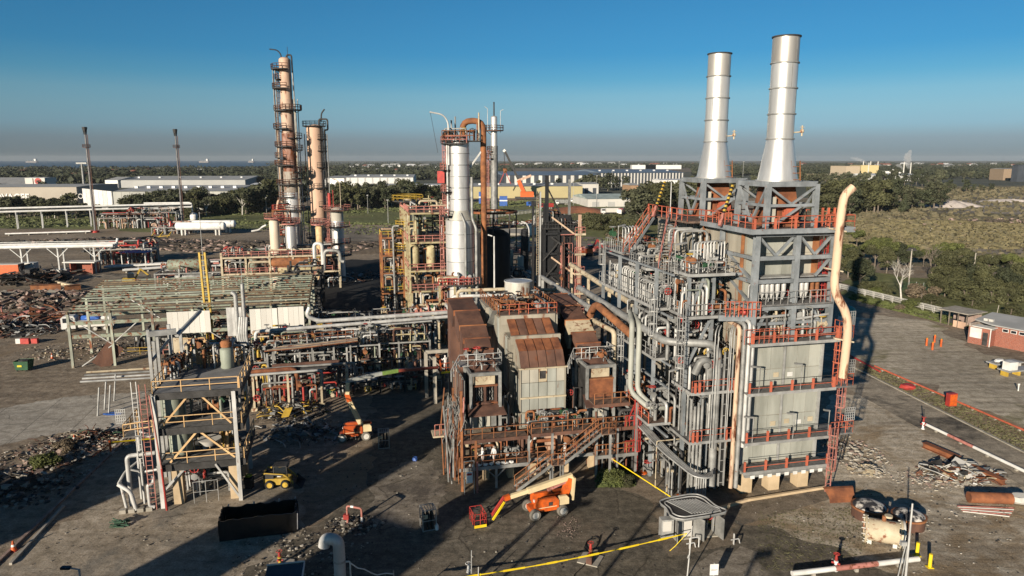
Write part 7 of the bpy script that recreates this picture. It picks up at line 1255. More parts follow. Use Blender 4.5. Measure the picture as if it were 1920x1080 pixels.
def cylinder_cage(label, loc, rz, h=1.85, jug=False):
    t = thing('cylinder_cage', label, 'gas cage', loc, rz); q = MB(); w = .55
    for x in (-w, w):
        for y in (-w, w): q.beam((x, y, 0), (x, y, h), .06)
    for z in (.08, h*.5, h):
        for s in (-w, w): q.beam((-w, s, z), (w, s, z), .05); q.beam((s, -w, z), (s, w, z), .05)
    for k in range(5): q.beam((-w+.22*k+.1, -w, h), (-w+.22*k+.1, w, h), .04)
    part('frame', q, TRAY, t); cm = MB().lathe([(.11, .1), (.11, 1.25), (.06, 1.4), (.03, 1.5)], n=10).mesh('cylinder', DARK)
    for x in (-.33, 0, .33):
        for y in (-.33, 0, .33): part('cylinder', cm, None, t, (x, y, 0))
    part('plate', MB().box(-w-.03, -w-.03, h*.62, -w+.4, -w-.01, h*.8), CREAM, t); return t
cylinder_cage('grey cage of black gas cylinders standing in the sun beside a white jug', G(803, 990), .35); cylinder_cage('grey cage of black gas cylinders in the shade behind the second boom lift', G(720, 838), .2)
q = MB(); q.lathe([(.02, 0), (.16, .02), (.17, .35), (.08, .48), (.06, .55)], n=12); solo('jug', q, WHITE, 'white plastic jug on the ground beside the sunlit cylinder cage', 'jug', None, G(819, 993))
a, b = G(652, 985), G(679, 986); t = thing('pipe_hoop', 'pink and white striped pipe hoop standing over black rubble', 'pipe', a, atan2(b.y-a.y, b.x-a.x)); w = (b-a).length
pipep(t, PINK, [(0, 0, 0), (0, 0, 1.75), (w, 0, 1.55), (w, 0, 0)], .09, 8, .2); part('valve_block', MB().box(-.3, -.2, .6, .15, .15, 1.0), RED, t); part('band', MB().tube((.3, 0, 1.7), (.55, 0, 1.68), .1, n=8), WHITE, t); part('band', MB().tube((w, 0, .4), (w, 0, .8), .1, n=8), WHITE, t)
p = D(636, 1040, 45.0); t = thing('vent_pipe', 'fat white gooseneck vent pipe rising from the bottom photo edge', 'vent pipe', (p.x, p.y, 0)); zt = D(636, 1012, 45).z; pipep(t, WHITE_P, [(0, 0, 0), (.0, 0, zt), (-.95, .1, zt+.05), (-1.05, .1, zt-.55)], .40, 20, .95); part('band', MB().lathe([(.4, 2.6), (.425, 2.6), (.425, 2.75), (.4, 2.75)], n=20, caps=False), STEEL, t); pipep(t, WHITE_P, [(.45, -.1, zt-1.6), (.75, -.1, zt-1.55), (.75, -.1, 0)], .06, 6)
e_ = D(738, 1076, 47)-Vector((p.x, p.y, 0)); q = MB(); q.pipe([(.8, -.1, zt-1.7)] + [tuple(Vector((.8, -.1, zt-1.7)).lerp(e_, f) - Vector((0, 0, sin(f*pi)*.35 + .1*sin(f*14)))) for f in (.15, .3, .45, .6, .8)] + [tuple(e_)], .045, 5, .1); part('hose', q, WHITE, t); part('post', MB().tube((e_.x, e_.y, 0), (e_.x, e_.y, e_.z+.3), .05, n=6), TRAY, t)
def hydrant(label, loc, m1=RED, m2=YELLOW, slab=True, h=1.0, tall=False):
    t = thing('hydrant', label, 'hydrant', loc, random.uniform(0, 3)); 
    if slab: part('slab', MB().box(-.8, -.8, 0, .8, .8, .1), CONC, t)
    q = MB(); q.lathe([(.2, .1), (.2, .18), (.11, .2), (.11, .6*h), (.16, .62*h), (.16, .7*h), (.05, .72*h)], n=12); part('barrel', q, m2, t); q = MB(); q.lathe([(.09, .72*h), (.12, .85*h), (.05, 1.15*h)], n=10); q.tube((-.3, 0, .55*h), (.3, 0, .55*h), .08, n=8); q.tube((0, -.28, .45*h), (0, .1, .45*h), .07, n=8); part('head', q, m1, t); q = MB(); q.pipe([(cos(k*pi/4)*.22, sin(k*pi/4)*.22, 1.15*h) for k in range(9)], .03, 4, .02); q.beam((-.22, 0, 1.15*h), (.22, 0, 1.15*h), .04); part('handwheel', q, m1, t)
    if tall: part('riser', MB().tube((0, 0, h), (-.1, 0, h*1.9), .06, n=6), DARK, t)
    return t
hydrant('red and yellow hydrant on a square concrete slab near the bottom edge', G(525, 1060)); hydrant('red and white hydrant standing on the red striped pipe at bottom right', G(1566, 1072), RED, WHITE, False, 1.25); hydrant('red hydrant at the end of the pink barrier pipe beside the road', G(1730, 806), RED, WHITE, False, 1.3, True); hydrant('white capped hydrant standing at the bottom edge behind the yellow tape', G(879, 1092), WHITE, WHITE, False, 1.3)
t = hydrant('red winch like hydrant on a small slab under the yellow tape', G(1107, 1050), RED, RUST_O, True, 1.25); part('side_valve', MB().box(-.8, -.35, .1, -.3, .1, .7), RUST_D, t); part('side_valve', MB().box(.25, -.4, .1, .6, -.1, .6), CREAM, t); q = MB(); [q.pipe([(2.2+cos(a*1.1)*.8*(1+.1*a), .6+sin(a*1.1)*.5, .04+.03*(a % 3)) for a in range(12)], .04, 4, .2) for _ in (0,)]; q.pipe([(-2.8, -.8, .04), (-3.4, -.2, .04), (-2.6, .5, .04), (-1.2, .2, .04), (-.2, 0, .3)], .035, 4, .5); part('hose', q, BLACK, t)
# yellow tape strung across the foreground
ta, tb = G(770, 1096, 1.1), D(1288, 1000, 51.3); t = thing('barrier_tape', 'long yellow barrier tape sagging across the foreground to the booth', 'tape', (ta.x, ta.y, 0)); o_ = Vector((ta.x, ta.y, 0)); n = 26; q = MB()
for i in range(n):
    a, b = ta.lerp(tb, i/n)-o_, ta.lerp(tb, (i+1)/n)-o_; a.z -= .35*sin(pi*i/n); b.z -= .35*sin(pi*(i+1)/n); w = .17*(.7+.3*sin(i*1.7)); q.beam(a, b, .02, w)
part('tape', q, YELLOW_B, t); part('post', MB().tube((0, 0, 0), (0, 0, 1.3), .04, n=6), TRAY, t); part('loose_end', MB().pipe([tb-o_, tb-o_+Vector((-1.0, -.5, -.8)), tb-o_+Vector((-1.6, -.6, -1.3)), tb-o_+Vector((-1.4, -1.2, -1.9))], .03, 4), YELLOW_B, t)
for px, py, top, r, lab in ((1288, 1086, 986, .055, 'thin white pole in front of the grey booth'), (884, 1096, 1032, .05, 'short white post behind the yellow tape'), (897, 1100, 1063, .045, 'shorter grey post right of the white post')):
    a = G(px, py); b = D(px+(10 if px > 1000 else 0), top, a.y); t = thing('pole', lab, 'pole', a); part('shaft', MB().tube((0, 0, 0), (b.x-a.x, 0, b.z), r, r*.7, 8), WHITE_P, t); part('collar', MB().tube((0, 0, b.z*.4), ((b.x-a.x)*.42, 0, b.z*.46), r*1.5, n=8), TRAY, t)
p = G(1330, 1092); t = thing('sign_board', 'white sign board with faint grey lines on a post at the bottom edge', 'sign', p, .05); part('post', MB().beam((.3, .05, 0), (.3, .05, 1.5), .06), TRAY, t); part('board', MB().box(0, 0, .55, .62, .04, 1.42), WHITE, t); part('text_line', MB().box(.08, -.006, .98, .54, -.002, 1.01), STEEL, t); part('text_line', MB().box(.08, -.006, .92, .46, -.002, .945), STEEL, t)
# booth
O_ = G(1262, 1017); t = thing('valve_booth', 'grey steel valve booth with open doors under a slatted framed roof', 'booth', LW(O_, 0, 0), .16); zr = 2.35
q = MB(); q.box(.25, .2, 0, 3.9, 2.9, .12); part('plinth', q, CONC, t)
for a in ((.3, 2.7, .12, 3.85, 2.85, zr-.2), (.3, .3, .12, .42, 2.697, zr-.2), (3.75, .9, .12, 3.85, 2.697, zr-.2), (.42, .3, .12, .9, .42, zr-.2)): part('wall', MB().box(*a), TRAY, t)
part('inner_cabinet', MB().box(.95, .5, .12, 1.75, .9, 2.0), PALE_W, t); part('inner_rack', MB().box(2.55, 1.9, .12, 3.5, 2.5, 1.9), STEEL, t); clutter(t, rm_, 2.4, 3.5, 1.2, 1.9, .12, 1.8, 10, [TRAY, WHITE_P, STEEL], (.03, .06), 3)
for x0, y0, x1, y1 in ((1.85, .45, 2.35, -.55), (3.75, .5, 3.95, -.6), (.35, .3, .1, -.6)): part('door', MB().beam((x0, y0, 1.05), (x1, y1, 1.05), .05, 1.8), STEEL, t)
part('side_cabinet', MB().box(-.95, .1, .35, .05, .75, 1.9), TRAY, t); part('cabinet_window', MB().box(-.85, .06, .95, -.15, .098, 1.8), PALE_W, t)
rx = [(-.35, 0), (-.1, -.55), (.5, -.85), (2.9, -.55), (4.2, -.25), (4.45, .15), (3.9, .8), (3.7, 2.4), (3.3, 3.0), (2.6, 3.15), (.4, 2.75), (-.3, 2.4), (-.4, 1.9), (-.2, 1.2)]
part('roof_slab', MB().add([(x, y, zr-.16) for x, y in rx]+[(x, y, zr-.02) for x, y in rx], [tuple(range(13, -1, -1)), tuple(range(14, 28))]+[(i, (i+1) % 14, 14+(i+1) % 14, 14+i) for i in range(14)]), STEEL, t)
q = MB(); q.pipe([(x, y, zr+.02) for x, y in rx]+[(rx[0][0], rx[0][1], zr+.02)], .07, 6, .25); part('rim_pipe', q, TRAY, t); ix = [(1.75+(x-1.75)*.84, 1.15+(y-1.15)*.80) for x, y in rx]; q = MB(); q.pipe([(x, y, zr+.02) for x, y in ix]+[(ix[0][0], ix[0][1], zr+.02)], .06, 6, .25); part('rim_pipe', q, TRAY, t)
part('dark_gutter', MB().add([(x*.97+.05, y*.97+.03, zr-.01) for x, y in rx], [tuple(range(14))]), DARK, t)
sl = MB().beam((-.0, 0, 0), (1.2, -2.3, 0), .12, .06).mesh('roof_slat', TRAY)
for k in range(11): part('roof_slat', sl, None, t, (.3+k*.24, 2.25, zr+.03))
for x0 in (.9, 4.6): q = MB(); q.pipe([(x0, -1.1, 0), (x0, -1.1, .9), (x0+.8*(x0 < 2)+.01, -1.0, .9), (x0+.8*(x0 < 2)+.01, -1.0, 0)], .05, 6, .1); q.pipe([(x0-.3, -1.2, .5), (x0+.4, -1.1, .5), (x0+.5, -1.1, .1)], .05, 6, .1); part('guard_hoop', q, WHITE_P, t)
sheet('booth_slab', [LW(O_, -1.2, -1.9), LW(O_, 4.6, -1.4), LW(O_, 5.6, .6), LW(O_, 4.4, 3.6), LW(O_, -1.0, 3.2)], .026, MATS['stained_plinth'], ragged=.08)
for px, py, lab in ((1206, 887, 'red based tape post, farther of the two on the plinth edge'), (1276, 931, 'red based tape post, nearer of the two on the plinth edge')): t = thing('tape_post', lab, 'post', G(px, py)); part('base', MB().lathe([(.42, 0), (.4, .1), (.1, .16)], n=8), LIFT_O, t); part('pole', MB().tube((0, 0, .1), (0, 0, 2.1), .04, n=6), TRAY, t)
a, b = G(1150, 862, 2.2), G(1340, 985, .6); t = thing('tape_line', 'yellow tape running down the plinth edge past the red based posts', 'tape', (a.x, a.y, 0)); part('tape', MB().beam((0, 0, 2.2), b-Vector((a.x, a.y, 0)), .03, .1), YELLOW_B, t)
# rusted curved plate, heaps and vessels at right
t = thing('rusty_plate', 'curved rusty steel blade lying beside the unit plinth', 'plate', G(1556, 944), .06); part('blade', MB().add([(0, 0, 0), (2.6, .1, 0), (2.5, .5, .35), (.1, .4, .35), (-.15, .9, .95), (2.6, 1.0, .95), (-.2, 1.15, 1.0), (2.65, 1.25, 1.0)], [(0, 1, 2, 3), (3, 2, 5, 4), (4, 5, 7, 6)]), RUST, t); part('end_plate', MB().add([(2.62, .1, 0), (2.52, .5, .35), (2.62, 1.0, .95), (2.67, 1.25, 1.0), (2.7, 1.5, 0)], [(0, 1, 2, 3, 4)]), DARK, t)
t = thing('fallen_vessel', 'cream flanged vessel lying on its side on the yard at right', 'vessel', G(1622, 1012), -.38); q = MB(); q.lathe([(.9, 0), (.9, 2.5)], (0, 0, 1.0), 24, 'x'); part('shell', q, CREAM, t)
for x in (-.15, 2.35): part('flange', MB().lathe([(.9, x), (1.12, x), (1.12, x+.16), (.9, x+.16)], (0, 0, 1.0), 24, 'x', False), CREAM, t); bm_ = MB().tube((x-.08, 0, 0), (x+.24, 0, 0), .05, n=5).mesh('bolt', PALE_W); [part('bolt', bm_, None, t, (0, cos(k*pi/7)*1.02, 1+sin(k*pi/7)*1.02)) for k in range(14)]
part('cover', MB().lathe([(1.08, 2.53), (1.08, 2.68), (.3, 2.72)], (0, 0, 1.0), 24, 'x'), PALE_W, t); part('nozzle', MB().tube((1.2, 0, 1.8), (1.2, 0, 2.3), .16, n=10), RUST_O, t); part('nozzle', MB().lathe([(.3, 2.2), (.3, 2.35)], (1.5, .1, 0), 12), CREAM, t); [part('saddle', MB().box(x, -.6, 0, x+.3, .6, .5), PALE_W, t) for x in (.1, 1.9)]
for px, py, r, lab in ((1628, 968, 1.35, 'charred round vessel head with white flakes, left of the pair'), (1702, 986, 1.25, 'charred round vessel head with a rusty rim, right of the pair')):
    t = thing('scrapped_dome', lab, 'vessel head', G(px, py)); part('wall', MB().lathe([(r, 0), (r, .9)], n=24, caps=False), RUST_D, t); part('rim', MB().lathe([(r, .85), (r+.1, .85), (r+.1, 1.0), (r-.05, 1.0)], n=24, caps=False), RUST_O, t); part('crown', MB().lathe([(r-.02, .98), (r*.75, 1.25), (r*.3, 1.4), (.02, 1.42)], n=24, caps=False), M('burnt_crust', (.62, .58, .53), (.03, .03, .035), .85, 0, .8, w=(.46, .54)) if 'burnt_crust' not in MATS else MATS['burnt_crust'], t)
SC_M = [PALE_W, CONC, RUST_D, DARK, STEEL, CREAM, RUST, TRAY]
def heap(name, label, px, py, rx, ry, h, n, mats, seed, kinds='bps', smin=.1, smax=.6, loc=None, as_stuff=True):
    r = random.Random(seed); q = MB(); c = loc or G(px, py)
    for i in range(n):
        a, f = r.uniform(0, 6.283), r.random()**.6; x, y = cos(a)*f*rx, sin(a)*f*ry; z = max(.03, h*(1-f)*r.uniform(.2, 1.0)); k = r.choice(kinds); s = (smin+(smax*1.25-smin)*r.random()**2.2)*(1.2-.6*f); q.mi = r.randrange(len(mats))
        if k == 'b': q.cbox((x, y, z), s, s*r.uniform(.4, 1), s*r.uniform(.2, .6), r.uniform(0, 3), (r.uniform(-.5, .5), r.uniform(-.5, .5)))
        elif k == 'p': q.cbox((x, y, z+.05), s*2.2, s*r.uniform(.6, 1.4), .04, r.uniform(0, 3), (r.uniform(-.6, .6), r.uniform(-.6, .6)))
        elif k == 's': q.rock((x, y, z), s*.7, s*.6, s*.45, r, 5)
        else: d = Vector((r.uniform(-1, 1), r.uniform(-1, 1), r.uniform(-.25, .35)))*s*r.uniform(2, 5); q.pipe([(x, y, z), Vector((x, y, z+.1))+d*.5+Vector((r.uniform(-s, s), r.uniform(-s, s), s*.3)), Vector((x, y, z+.05))+d], s*.09+.015, 4, s)
    me = q.mesh(name, mats); o = part(name, me, None, None, (c.x, c.y, .02)); o['kind'] = 'stuff' if as_stuff else 'thing'; o['label'] = label
    return o
PINKISH = M('pinkish_rubble', (.34, .25, .21), (.22, .16, .135), .9); EARTH = M('dark_soil', (.085, .068, .052), (.05, .04, .032), .95, 0, 1.2, bump=.05); PALE_R = M('pale_rubble', (.46, .42, .36), (.34, .31, .27), .9)
for a in [('rubble', 'pale rubble heap on the brown yard', 1628, 884, 1.9, 1.4, .8, 160, [PALE_R, PALE_R, CONC, CREAM], 1, 'sbp', .1, .4), ('scrap', 'scrap heap of twisted pale sheets and bars beside the rusty beams', 1795, 888, 4.2, 2.6, .9, 240, SC_M, 2, 'bptp', .2, .8), ('rubble', 'white dusty rubble spread left of the scrap heap', 1760, 900, 4.5, 2.4, .25, 380, [PALE_R, CONC, PINKISH], 3, 'sb', .06, .3),
    ('rubble', 'white crumbled concrete under the right balconies', 1600, 850, 3.2, 5.2, .4, 420, [PALE_R, CONC, CONC, PINKISH], 4, 'sb', .06, .36), ('rubble', 'broken concrete and weeds in the strip at the left edge', 60, 880, 6.5, 9, .5, 900, [PALE_R, PINKISH, CONC, EARTH, DARK, RUST_D, EARTH], 5, 'sbp', .06, .38), ('rubble', 'rubble strip along the left lane kerb', 150, 835, 6, 5, .4, 520, [PALE_R, PINKISH, CONC, RUST_D, EARTH], 6, 'sbt', .08, .42),
    ('scrap', 'rusty scrap heap beside the concrete apron', 175, 820, 2.6, 1.6, .8, 200, [RUST, RUST_D, DARK, CREAM, GREEN_P], 7, 'bpt', .15, .5), ('rubble', 'dark rubble bank at the left photo edge', 20, 920, 6, 4, .8, 420, [EARTH, DARK, CONC, EARTH], 8, 'sb', .15, .6), ('scrap', 'black scrap mound with bent plates left of the shed frame', 62, 528, 11, 6, 3.2, 340, [DARK, DARK, RUST_D, EARTH], 9, 'pbt', .8, 2.4),
    ('rubble', 'broad grey rubble field left of the shed frame', 60, 562, 22, 11, 1.6, 1500, [PINKISH, PINKISH, EARTH, EARTH, RUST_D, CONC], 10, 'sbp', .3, 1.3), ('scrap', 'red and brown scrap heap left of the shed frame corner', 72, 598, 12, 5, 1.6, 460, [PINK, RUST_D, RUST, DARK, PINKISH, EARTH], 11, 'pbt', .4, 1.6), ('scrap', 'mixed dark scrap at the far left edge', 10, 620, 11, 6, 1.8, 500, [DARK, STEEL, DARK, RUST_D, EARTH, TRAY], 12, 'pbt', .3, 1.2),
    ('rubble', 'dark dug over soil behind the bullet tanks', 470, 462, 32, 18, 1.2, 900, [EARTH, EARTH, EARTH, PINKISH], 13, 's', .5, 1.8), ('rubble', 'dug over dark soil between the white pipe racks', 210, 455, 44, 14, 1.2, 900, [EARTH, EARTH, EARTH, PINKISH, DARK], 14, 'sb', .5, 2.0), ('rubble', 'dark churned soil right of the grey column', 720, 462, 30, 16, 1.2, 800, [EARTH, EARTH, EARTH, PINKISH], 15, 's', .5, 2.2),
    ('rubble', 'trampled soil and scraps under the shed frame', 190, 655, 12, 7, .3, 700, [EARTH, PINKISH, CONC, DARK, CREAM], 16, 'sb', .08, .45), ('scrap', 'dark scrap in the shade below the second boom lift', 590, 810, 7, 4, .4, 300, [DARK, STEEL, EARTH, TRAY], 17, 'pbt', .15, .6), ('scrap', 'tangled pipes and plates in the shade beside the vessel platform', 545, 775, 4.5, 4, 1.2, 200, [DARK, DARK, STEEL, YELLOW], 18, 'tbp', .2, .7),
    ('rubble', 'small stones scattered over the asphalt yard', 1000, 1030, 22, 9, .02, 420, [CONC, EARTH, EARTH, DARK], 19, 's', .03, .11), ('rubble', 'stones and scraps scattered in front of the lined skip', 560, 1040, 6, 4, .05, 420, [PALE_R, CONC, EARTH, DARK], 20, 's', .04, .2), ('rubble', 'pinkish stone scatter on the asphalt yard', 1065, 990, 1.2, 2.4, .03, 220, [PINKISH, PINKISH, EARTH], 21, 's', .03, .10), ('rubble', 'black broken asphalt around the pipe hoop', 665, 985, 2.6, 1.8, .22, 260, [DARK, EARTH, CONC], 22, 'sb', .08, .35),
    ('rubble', 'grit and chips scattered over the brown yard', 1720, 960, 16, 12, .03, 900, [PALE_R, CONC, EARTH, EARTH, DARK], 23, 's', .03, .14), ('rubble', 'grit on the ground between platform and boiler', 720, 880, 12, 9, .03, 420, [CONC, EARTH, DARK, EARTH], 24, 's', .03, .14), ('rubble', 'grit scattered on the lower left yard', 260, 1010, 14, 8, .02, 300, [CONC, EARTH, EARTH], 25, 's', .03, .11),
    ('scrap', 'grey scrap under the farther pipe rack', 620, 520, 14, 10, .8, 260, [DARK, STEEL, TRAY, RUST_D], 26, 'ptb', .3, 1.2), ('scrap', 'red white and dark yard clutter beyond the black heater', 1060, 420, 30, 14, 1.6, 420, [RED, WHITE, DARK, RUST, STEEL, TRAY], 27, 'bpt', .6, 2.4), ('scrap', 'pink and grey scrap along the track behind the black heater', 1120, 470, 16, 8, 1, 240, [PINK, STEEL, DARK, RED], 28, 'ptb', .3, 1.4), ('rubble', 'white stone scatter in the dry meadow', 1680, 430, 30, 8, .4, 16, [PALE_R], 29, 's', .5, 1.3), ('rubble', 'bleached rubble along the farm track', 1880, 488, 10, 4, 1.0, 70, [PALE_R, CONC], 30, 'sb', .5, 1.8), ('rubble', 'brown scrub and stones on the open field', 1850, 415, 80, 20, .8, 300, [PINKISH, EARTH, EARTH], 31, 's', .5, 2)]: heap(*a)
def beams(label, a, b, w, h, m, name='steel_beam', cat='beam'):
    A, B = G(*a), G(*b); t = thing(name, label, cat, A); d = B-A; part('web', MB().beam((0, 0, h/2), d+Vector((0, 0, h/2)), w*.3, h), m, t); part('flange', MB().beam((0, 0, h+.03), d+Vector((0, 0, h+.03)), w, .06), m, t); part('flange', MB().beam((0, 0, .03), d+Vector((0, 0, .03)), w, .06), m, t); return t
beams('long rusty box beam lying along the pink barrier pipe, left one', (1732, 838), (1797, 866), .7, .5, RUST); beams('long rusty box beam lying along the pink barrier pipe, right one', (1812, 878), (1882, 910), .7, .5, RUST); beams('rusty girder lying on the rubble field left of the shed frame', (58, 548), (115, 545), 1.2, 1.6, RUST_O); beams('second rusty girder end against the shed frame corner', (122, 548), (152, 545), 1.0, 1.5, RUST_O); beams('long pale timber lying across the rusty girders', (103, 532), (150, 542), .8, .7, CREAM)
t = thing('rusty_pipe', 'short rusty pipe with a crumpled white bag over its end', 'pipe', G(1815, 942), -.08); part('pipe', MB().tube((0, 0, .5), (3.6, 0, .5), .5, n=14), RUST, t); q = MB(); q.rock((4.2, -.1, .55), .9, .7, .6, rr_, 9); q.rock((4.9, -.4, .4), .6, .5, .45, rr_, 8); part('bag', q, PALE_W, t)
t = thing('pipe_bundle', 'loose bundle of thin pink pipes on the ground beside the scrap', 'pipes', G(1805, 960)); [part('pipe', MB().tube((0, .15*k, .06+.02*k), (3.4+.3*k, -.9+.3*k, .06), .05, n=5), PINK if k % 2 else PALE_W, t) for k in range(6)]
for (a, b, z, r, m, lab) in (((1733, 800), (1935, 897), .35, .17, WHITE, 'white painted pipe barrier along the near side of the road'), ((1640, 690), (1935, 818), .3, .13, ORANGE, 'red pipe barrier along the far side of the road'), ((1484, 1086), (1722, 1058), .45, .2, WHITE, 'red and white ground pipe at the bottom right edge'), ((1580, 662), (1650, 700), .25, .14, RED, 'short red pipe length behind the ladder cages')):
    A, B = G(*a), G(*b); t = thing('pipe_barrier', lab, 'pipe', A); d = B-A; n = max(3, int(d.length/3.2))
    for i in range(n): part('pipe', MB().tube(d*(i/n)+Vector((0, 0, z)), d*((i+.99)/n)+Vector((0, 0, z)), r, n=8), (PINK if (i % 3 == 1 and m is WHITE) else m), t); part('support', MB().box(d.x*(i+.5)/n-.12, d.y*(i+.5)/n-.12, 0, d.x*(i+.5)/n+.12, d.y*(i+.5)/n+.12, z-r+.02), CONC, t)
a = G(1698, 1082); b = D(1711, 944, a.y); t = thing('pole', 'slim white pole beside the two yellow bollards', 'pole', a); part('shaft', MB().tube((0, 0, 0), (b.x-a.x, 0, b.z), .09, .06, 8), WHITE_P, t); [part('strut', MB().tube((-.5+.1*k, .1, 0), (-.2+.05*k, .05, 2.6), .05, n=6), TRAY, t) for k in (0, 3)]; part('lamp_box', MB().box(-.6, -.1, 2.5, -.2, .2, 2.8), TRAY, t)
for px, py, lab in ((1719, 1042, 'yellow bollard, left of the two beside the white pole'), (1743, 1064, 'yellow bollard, right of the two beside the white pole')): t = thing('bollard', lab, 'bollard', G(px, py)); part('post', MB().tube((0, 0, 0), (0, 0, 1.1), .13, n=12), YELLOW_B, t); part('foot', MB().box(-.22, -.22, 0, .22, .22, .06), YELLOW_B, t)
for k, (px, py) in enumerate(((1737, 648), (1748, 656), (1752, 642), (1764, 650))): t = thing('bollard', ('orange bollard on the grass patch, leftmost of four', 'orange bollard on the grass patch, nearest to the camera of four', 'orange bollard on the grass patch, farthest back of four', 'orange bollard on the grass patch, rightmost of four')[k], 'bollard', G(px, py)); part('post', MB().tube((0, 0, 0), (0, 0, 1.25), .16, n=10), LIFT_O, t); part('cap', MB().lathe([(.16, 1.25), (.1, 1.33), (.02, 1.36)], n=10), YELLOW, t)
t = thing('hose_cabinet', 'red hose cabinet standing on the road verge', 'cabinet', G(1779, 764), .2); part('body', MB().box(0, 0, .1, 1.1, .6, 1.7), RED, t); part('door', MB().box(.06, -.04, .2, 1.04, -.003, 1.6), LIFT_O, t); part('leg', MB().box(.05, .05, 0, .2, .5, .1), DARK, t)
q = MB().rock((0, 0, .35), 1.1, .8, .5, rr_, 9); solo('tarpaulin', q, RED, 'red tarpaulin heap beside the red pipe barrier', 'tarpaulin', None, G(1702, 730))
t = thing('traffic_sign', 'thin white marker post in the gravel lot at right', 'post', G(1909, 733)); part('post', MB().tube((0, 0, 0), (0, 0, .9), .08, n=6), WHITE, t); part('cap', MB().box(-.12, -.05, .8, .12, .05, 1.0), WHITE, t)
for k in range(2): t = thing('work_platform', ('yellow ended pallet platform with a white box in the lot at right', 'second yellow ended platform with scrap in the lot at right')[k], 'platform', G((1890, 1868)[k], (708, 694)[k]), .25); part('deck', MB().box(0, 0, .7, 5, 1.8, .85), TRAY, t); [part('leg', MB().box(x, .3, 0, x+.3, 1.3, .7), YELLOW if x < 3 else PALE_W, t) for x in (.1, 2.2, 4.5)]; part('load', MB().box(.4, .3, .853, 1.9, 1.4, 2.0) if k == 0 else MB().rock((1.2, .8, 1.1), .9, .6, .35, rr_, 8), WHITE, t)
# ================================================================ buildings at right
BA, BB = G(1815, 642), G(1940, 668); d = BB-BA; bz = atan2(d.y, d.x); t = thing('brick_building', 'low red brick building with a grey roof and a white board by its entrance', 'building', BA, bz); L = d.length; H = 3.3
def brick_wall(par, a, b, z0, z1, seed):
    """one backing wall with single bricks standing proud, a few hundred as pieces and the rest joined"""
    a, b = V3(a), V3(b); dd_ = b-a; LL = dd_.length; u = dd_.normalized(); nn = Vector((u.y, -u.x, 0)); w = part('wall', MB().beam(a.lerp(b, .5)+Vector((0, 0, z0))-u*LL/2+Vector((0, 0, (z1-z0)/2)), a+u*LL+Vector((0, 0, z0+(z1-z0)/2)), .24, z1-z0), M('mortar', (.40, .33, .28), None, .9) if 'mortar' not in MATS else MATS['mortar'], par)
    r = random.Random(seed); q = MB(); bw, bh = .5, .2; z = z0+.02; row = 0
    while z+bh < z1+.01:
        x = -(bw/2 if row % 2 else 0)
        while x < LL:
            x0_, x1_ = max(x, 0), min(x+bw-.025, LL)
            if x1_-x0_ > .06: c0 = a+u*x0_+nn*(.12+r.uniform(.004, .014)); c1 = a+u*x1_+nn*.13; q.beam(c0+Vector((0, 0, z+bh/2-.01)), c1+Vector((0, 0, z+bh/2-.01)), .03, bh-.025)
            x += bw
        z += bh; row += 1
    o = part('brickwork', q, BRICK, w); o['kind'] = 'stuff'; return w
brick_wall(t, (0, 0, 0), (3.2, 0, 0), 0, 3.0, 1); brick_wall(t, (3.2, 0, 0), (3.2, 1.4, 0), 0, 2.7, 2); brick_wall(t, (3.2, 1.5, 0), (L, 1.5, 0), 0, H, 3); brick_wall(t, (0, 7, 0), (0, 0, 0), 0, H, 4)
part('roof', MB().add([(2.8, 1.0, H+.02), (L+.4, 1.0, H+.02), (L+.4, 7.6, H+.75), (-.4, 7.6, H+.75), (-.4, 2.2, H+.16), (2.8, 1.0, H+.2), (L+.4, 1.0, H+.2), (L+.4, 7.6, H+.95), (-.4, 7.6, H+.95), (-.4, 2.2, H+.36)], [(4, 3, 2, 1, 0), (5, 6, 7, 8, 9), (0, 1, 6, 5), (1, 2, 7, 6), (3, 4, 9, 8), (4, 0, 5, 9)]), ROOF_G, t); part('porch_roof', MB().box(.6, -.5, 2.95, 3.6, 1.6, 3.08), PALE_W, t)
part('white_board', MB().box(.25, -.3, 1.1, 2.0, -.17, 2.75), WHITE, t); part('entrance', MB().box(2.15, -.16, .05, 2.95, -.14, 2.2), DARK, t); part('downpipe', MB().tube((3.35, -.25, 0), (3.35, -.25, 2.9), .09, n=6), WHITE, t); part('downpipe', MB().tube((7.9, 1.25, 0), (7.9, 1.25, H), .09, n=6), SALMON, t)
for x in (4.3, 5.5, 6.7): wf = part('window', MB().box(x, 1.3, 2.55, x+.9, 1.345, 3.1), WHITE, t); part('pane', MB().box(x+.08, 1.28, 2.62, x+.82, 1.297, 3.03), GLASS, wf)
wf = part('window', MB().box(9.6, 1.3, 2.0, 10.8, 1.345, 2.7), WHITE, t); part('pane', MB().box(9.7, 1.28, 2.08, 10.7, 1.297, 2.62), PALE_W, wf)
for x in (1.0, 1.8): part('roof_box', MB().box(x, 2.0, H+.4, x+.6, 2.5, H+.8), PALE_W, t)
SA_, SB_ = G(1762, 606), G(1812, 618); d = SB_-SA_; t = thing('timber_shelter', 'open timber shelter with a pale flat roof left of the brick building', 'shelter', SA_, atan2(d.y, d.x)); L = d.length
for x in (.1, L*.33, L*.66, L-.1):
    for y in (0, 3.4): part('post', MB().beam((x, y, 0), (x, y, 2.6), .16), BARK, t)
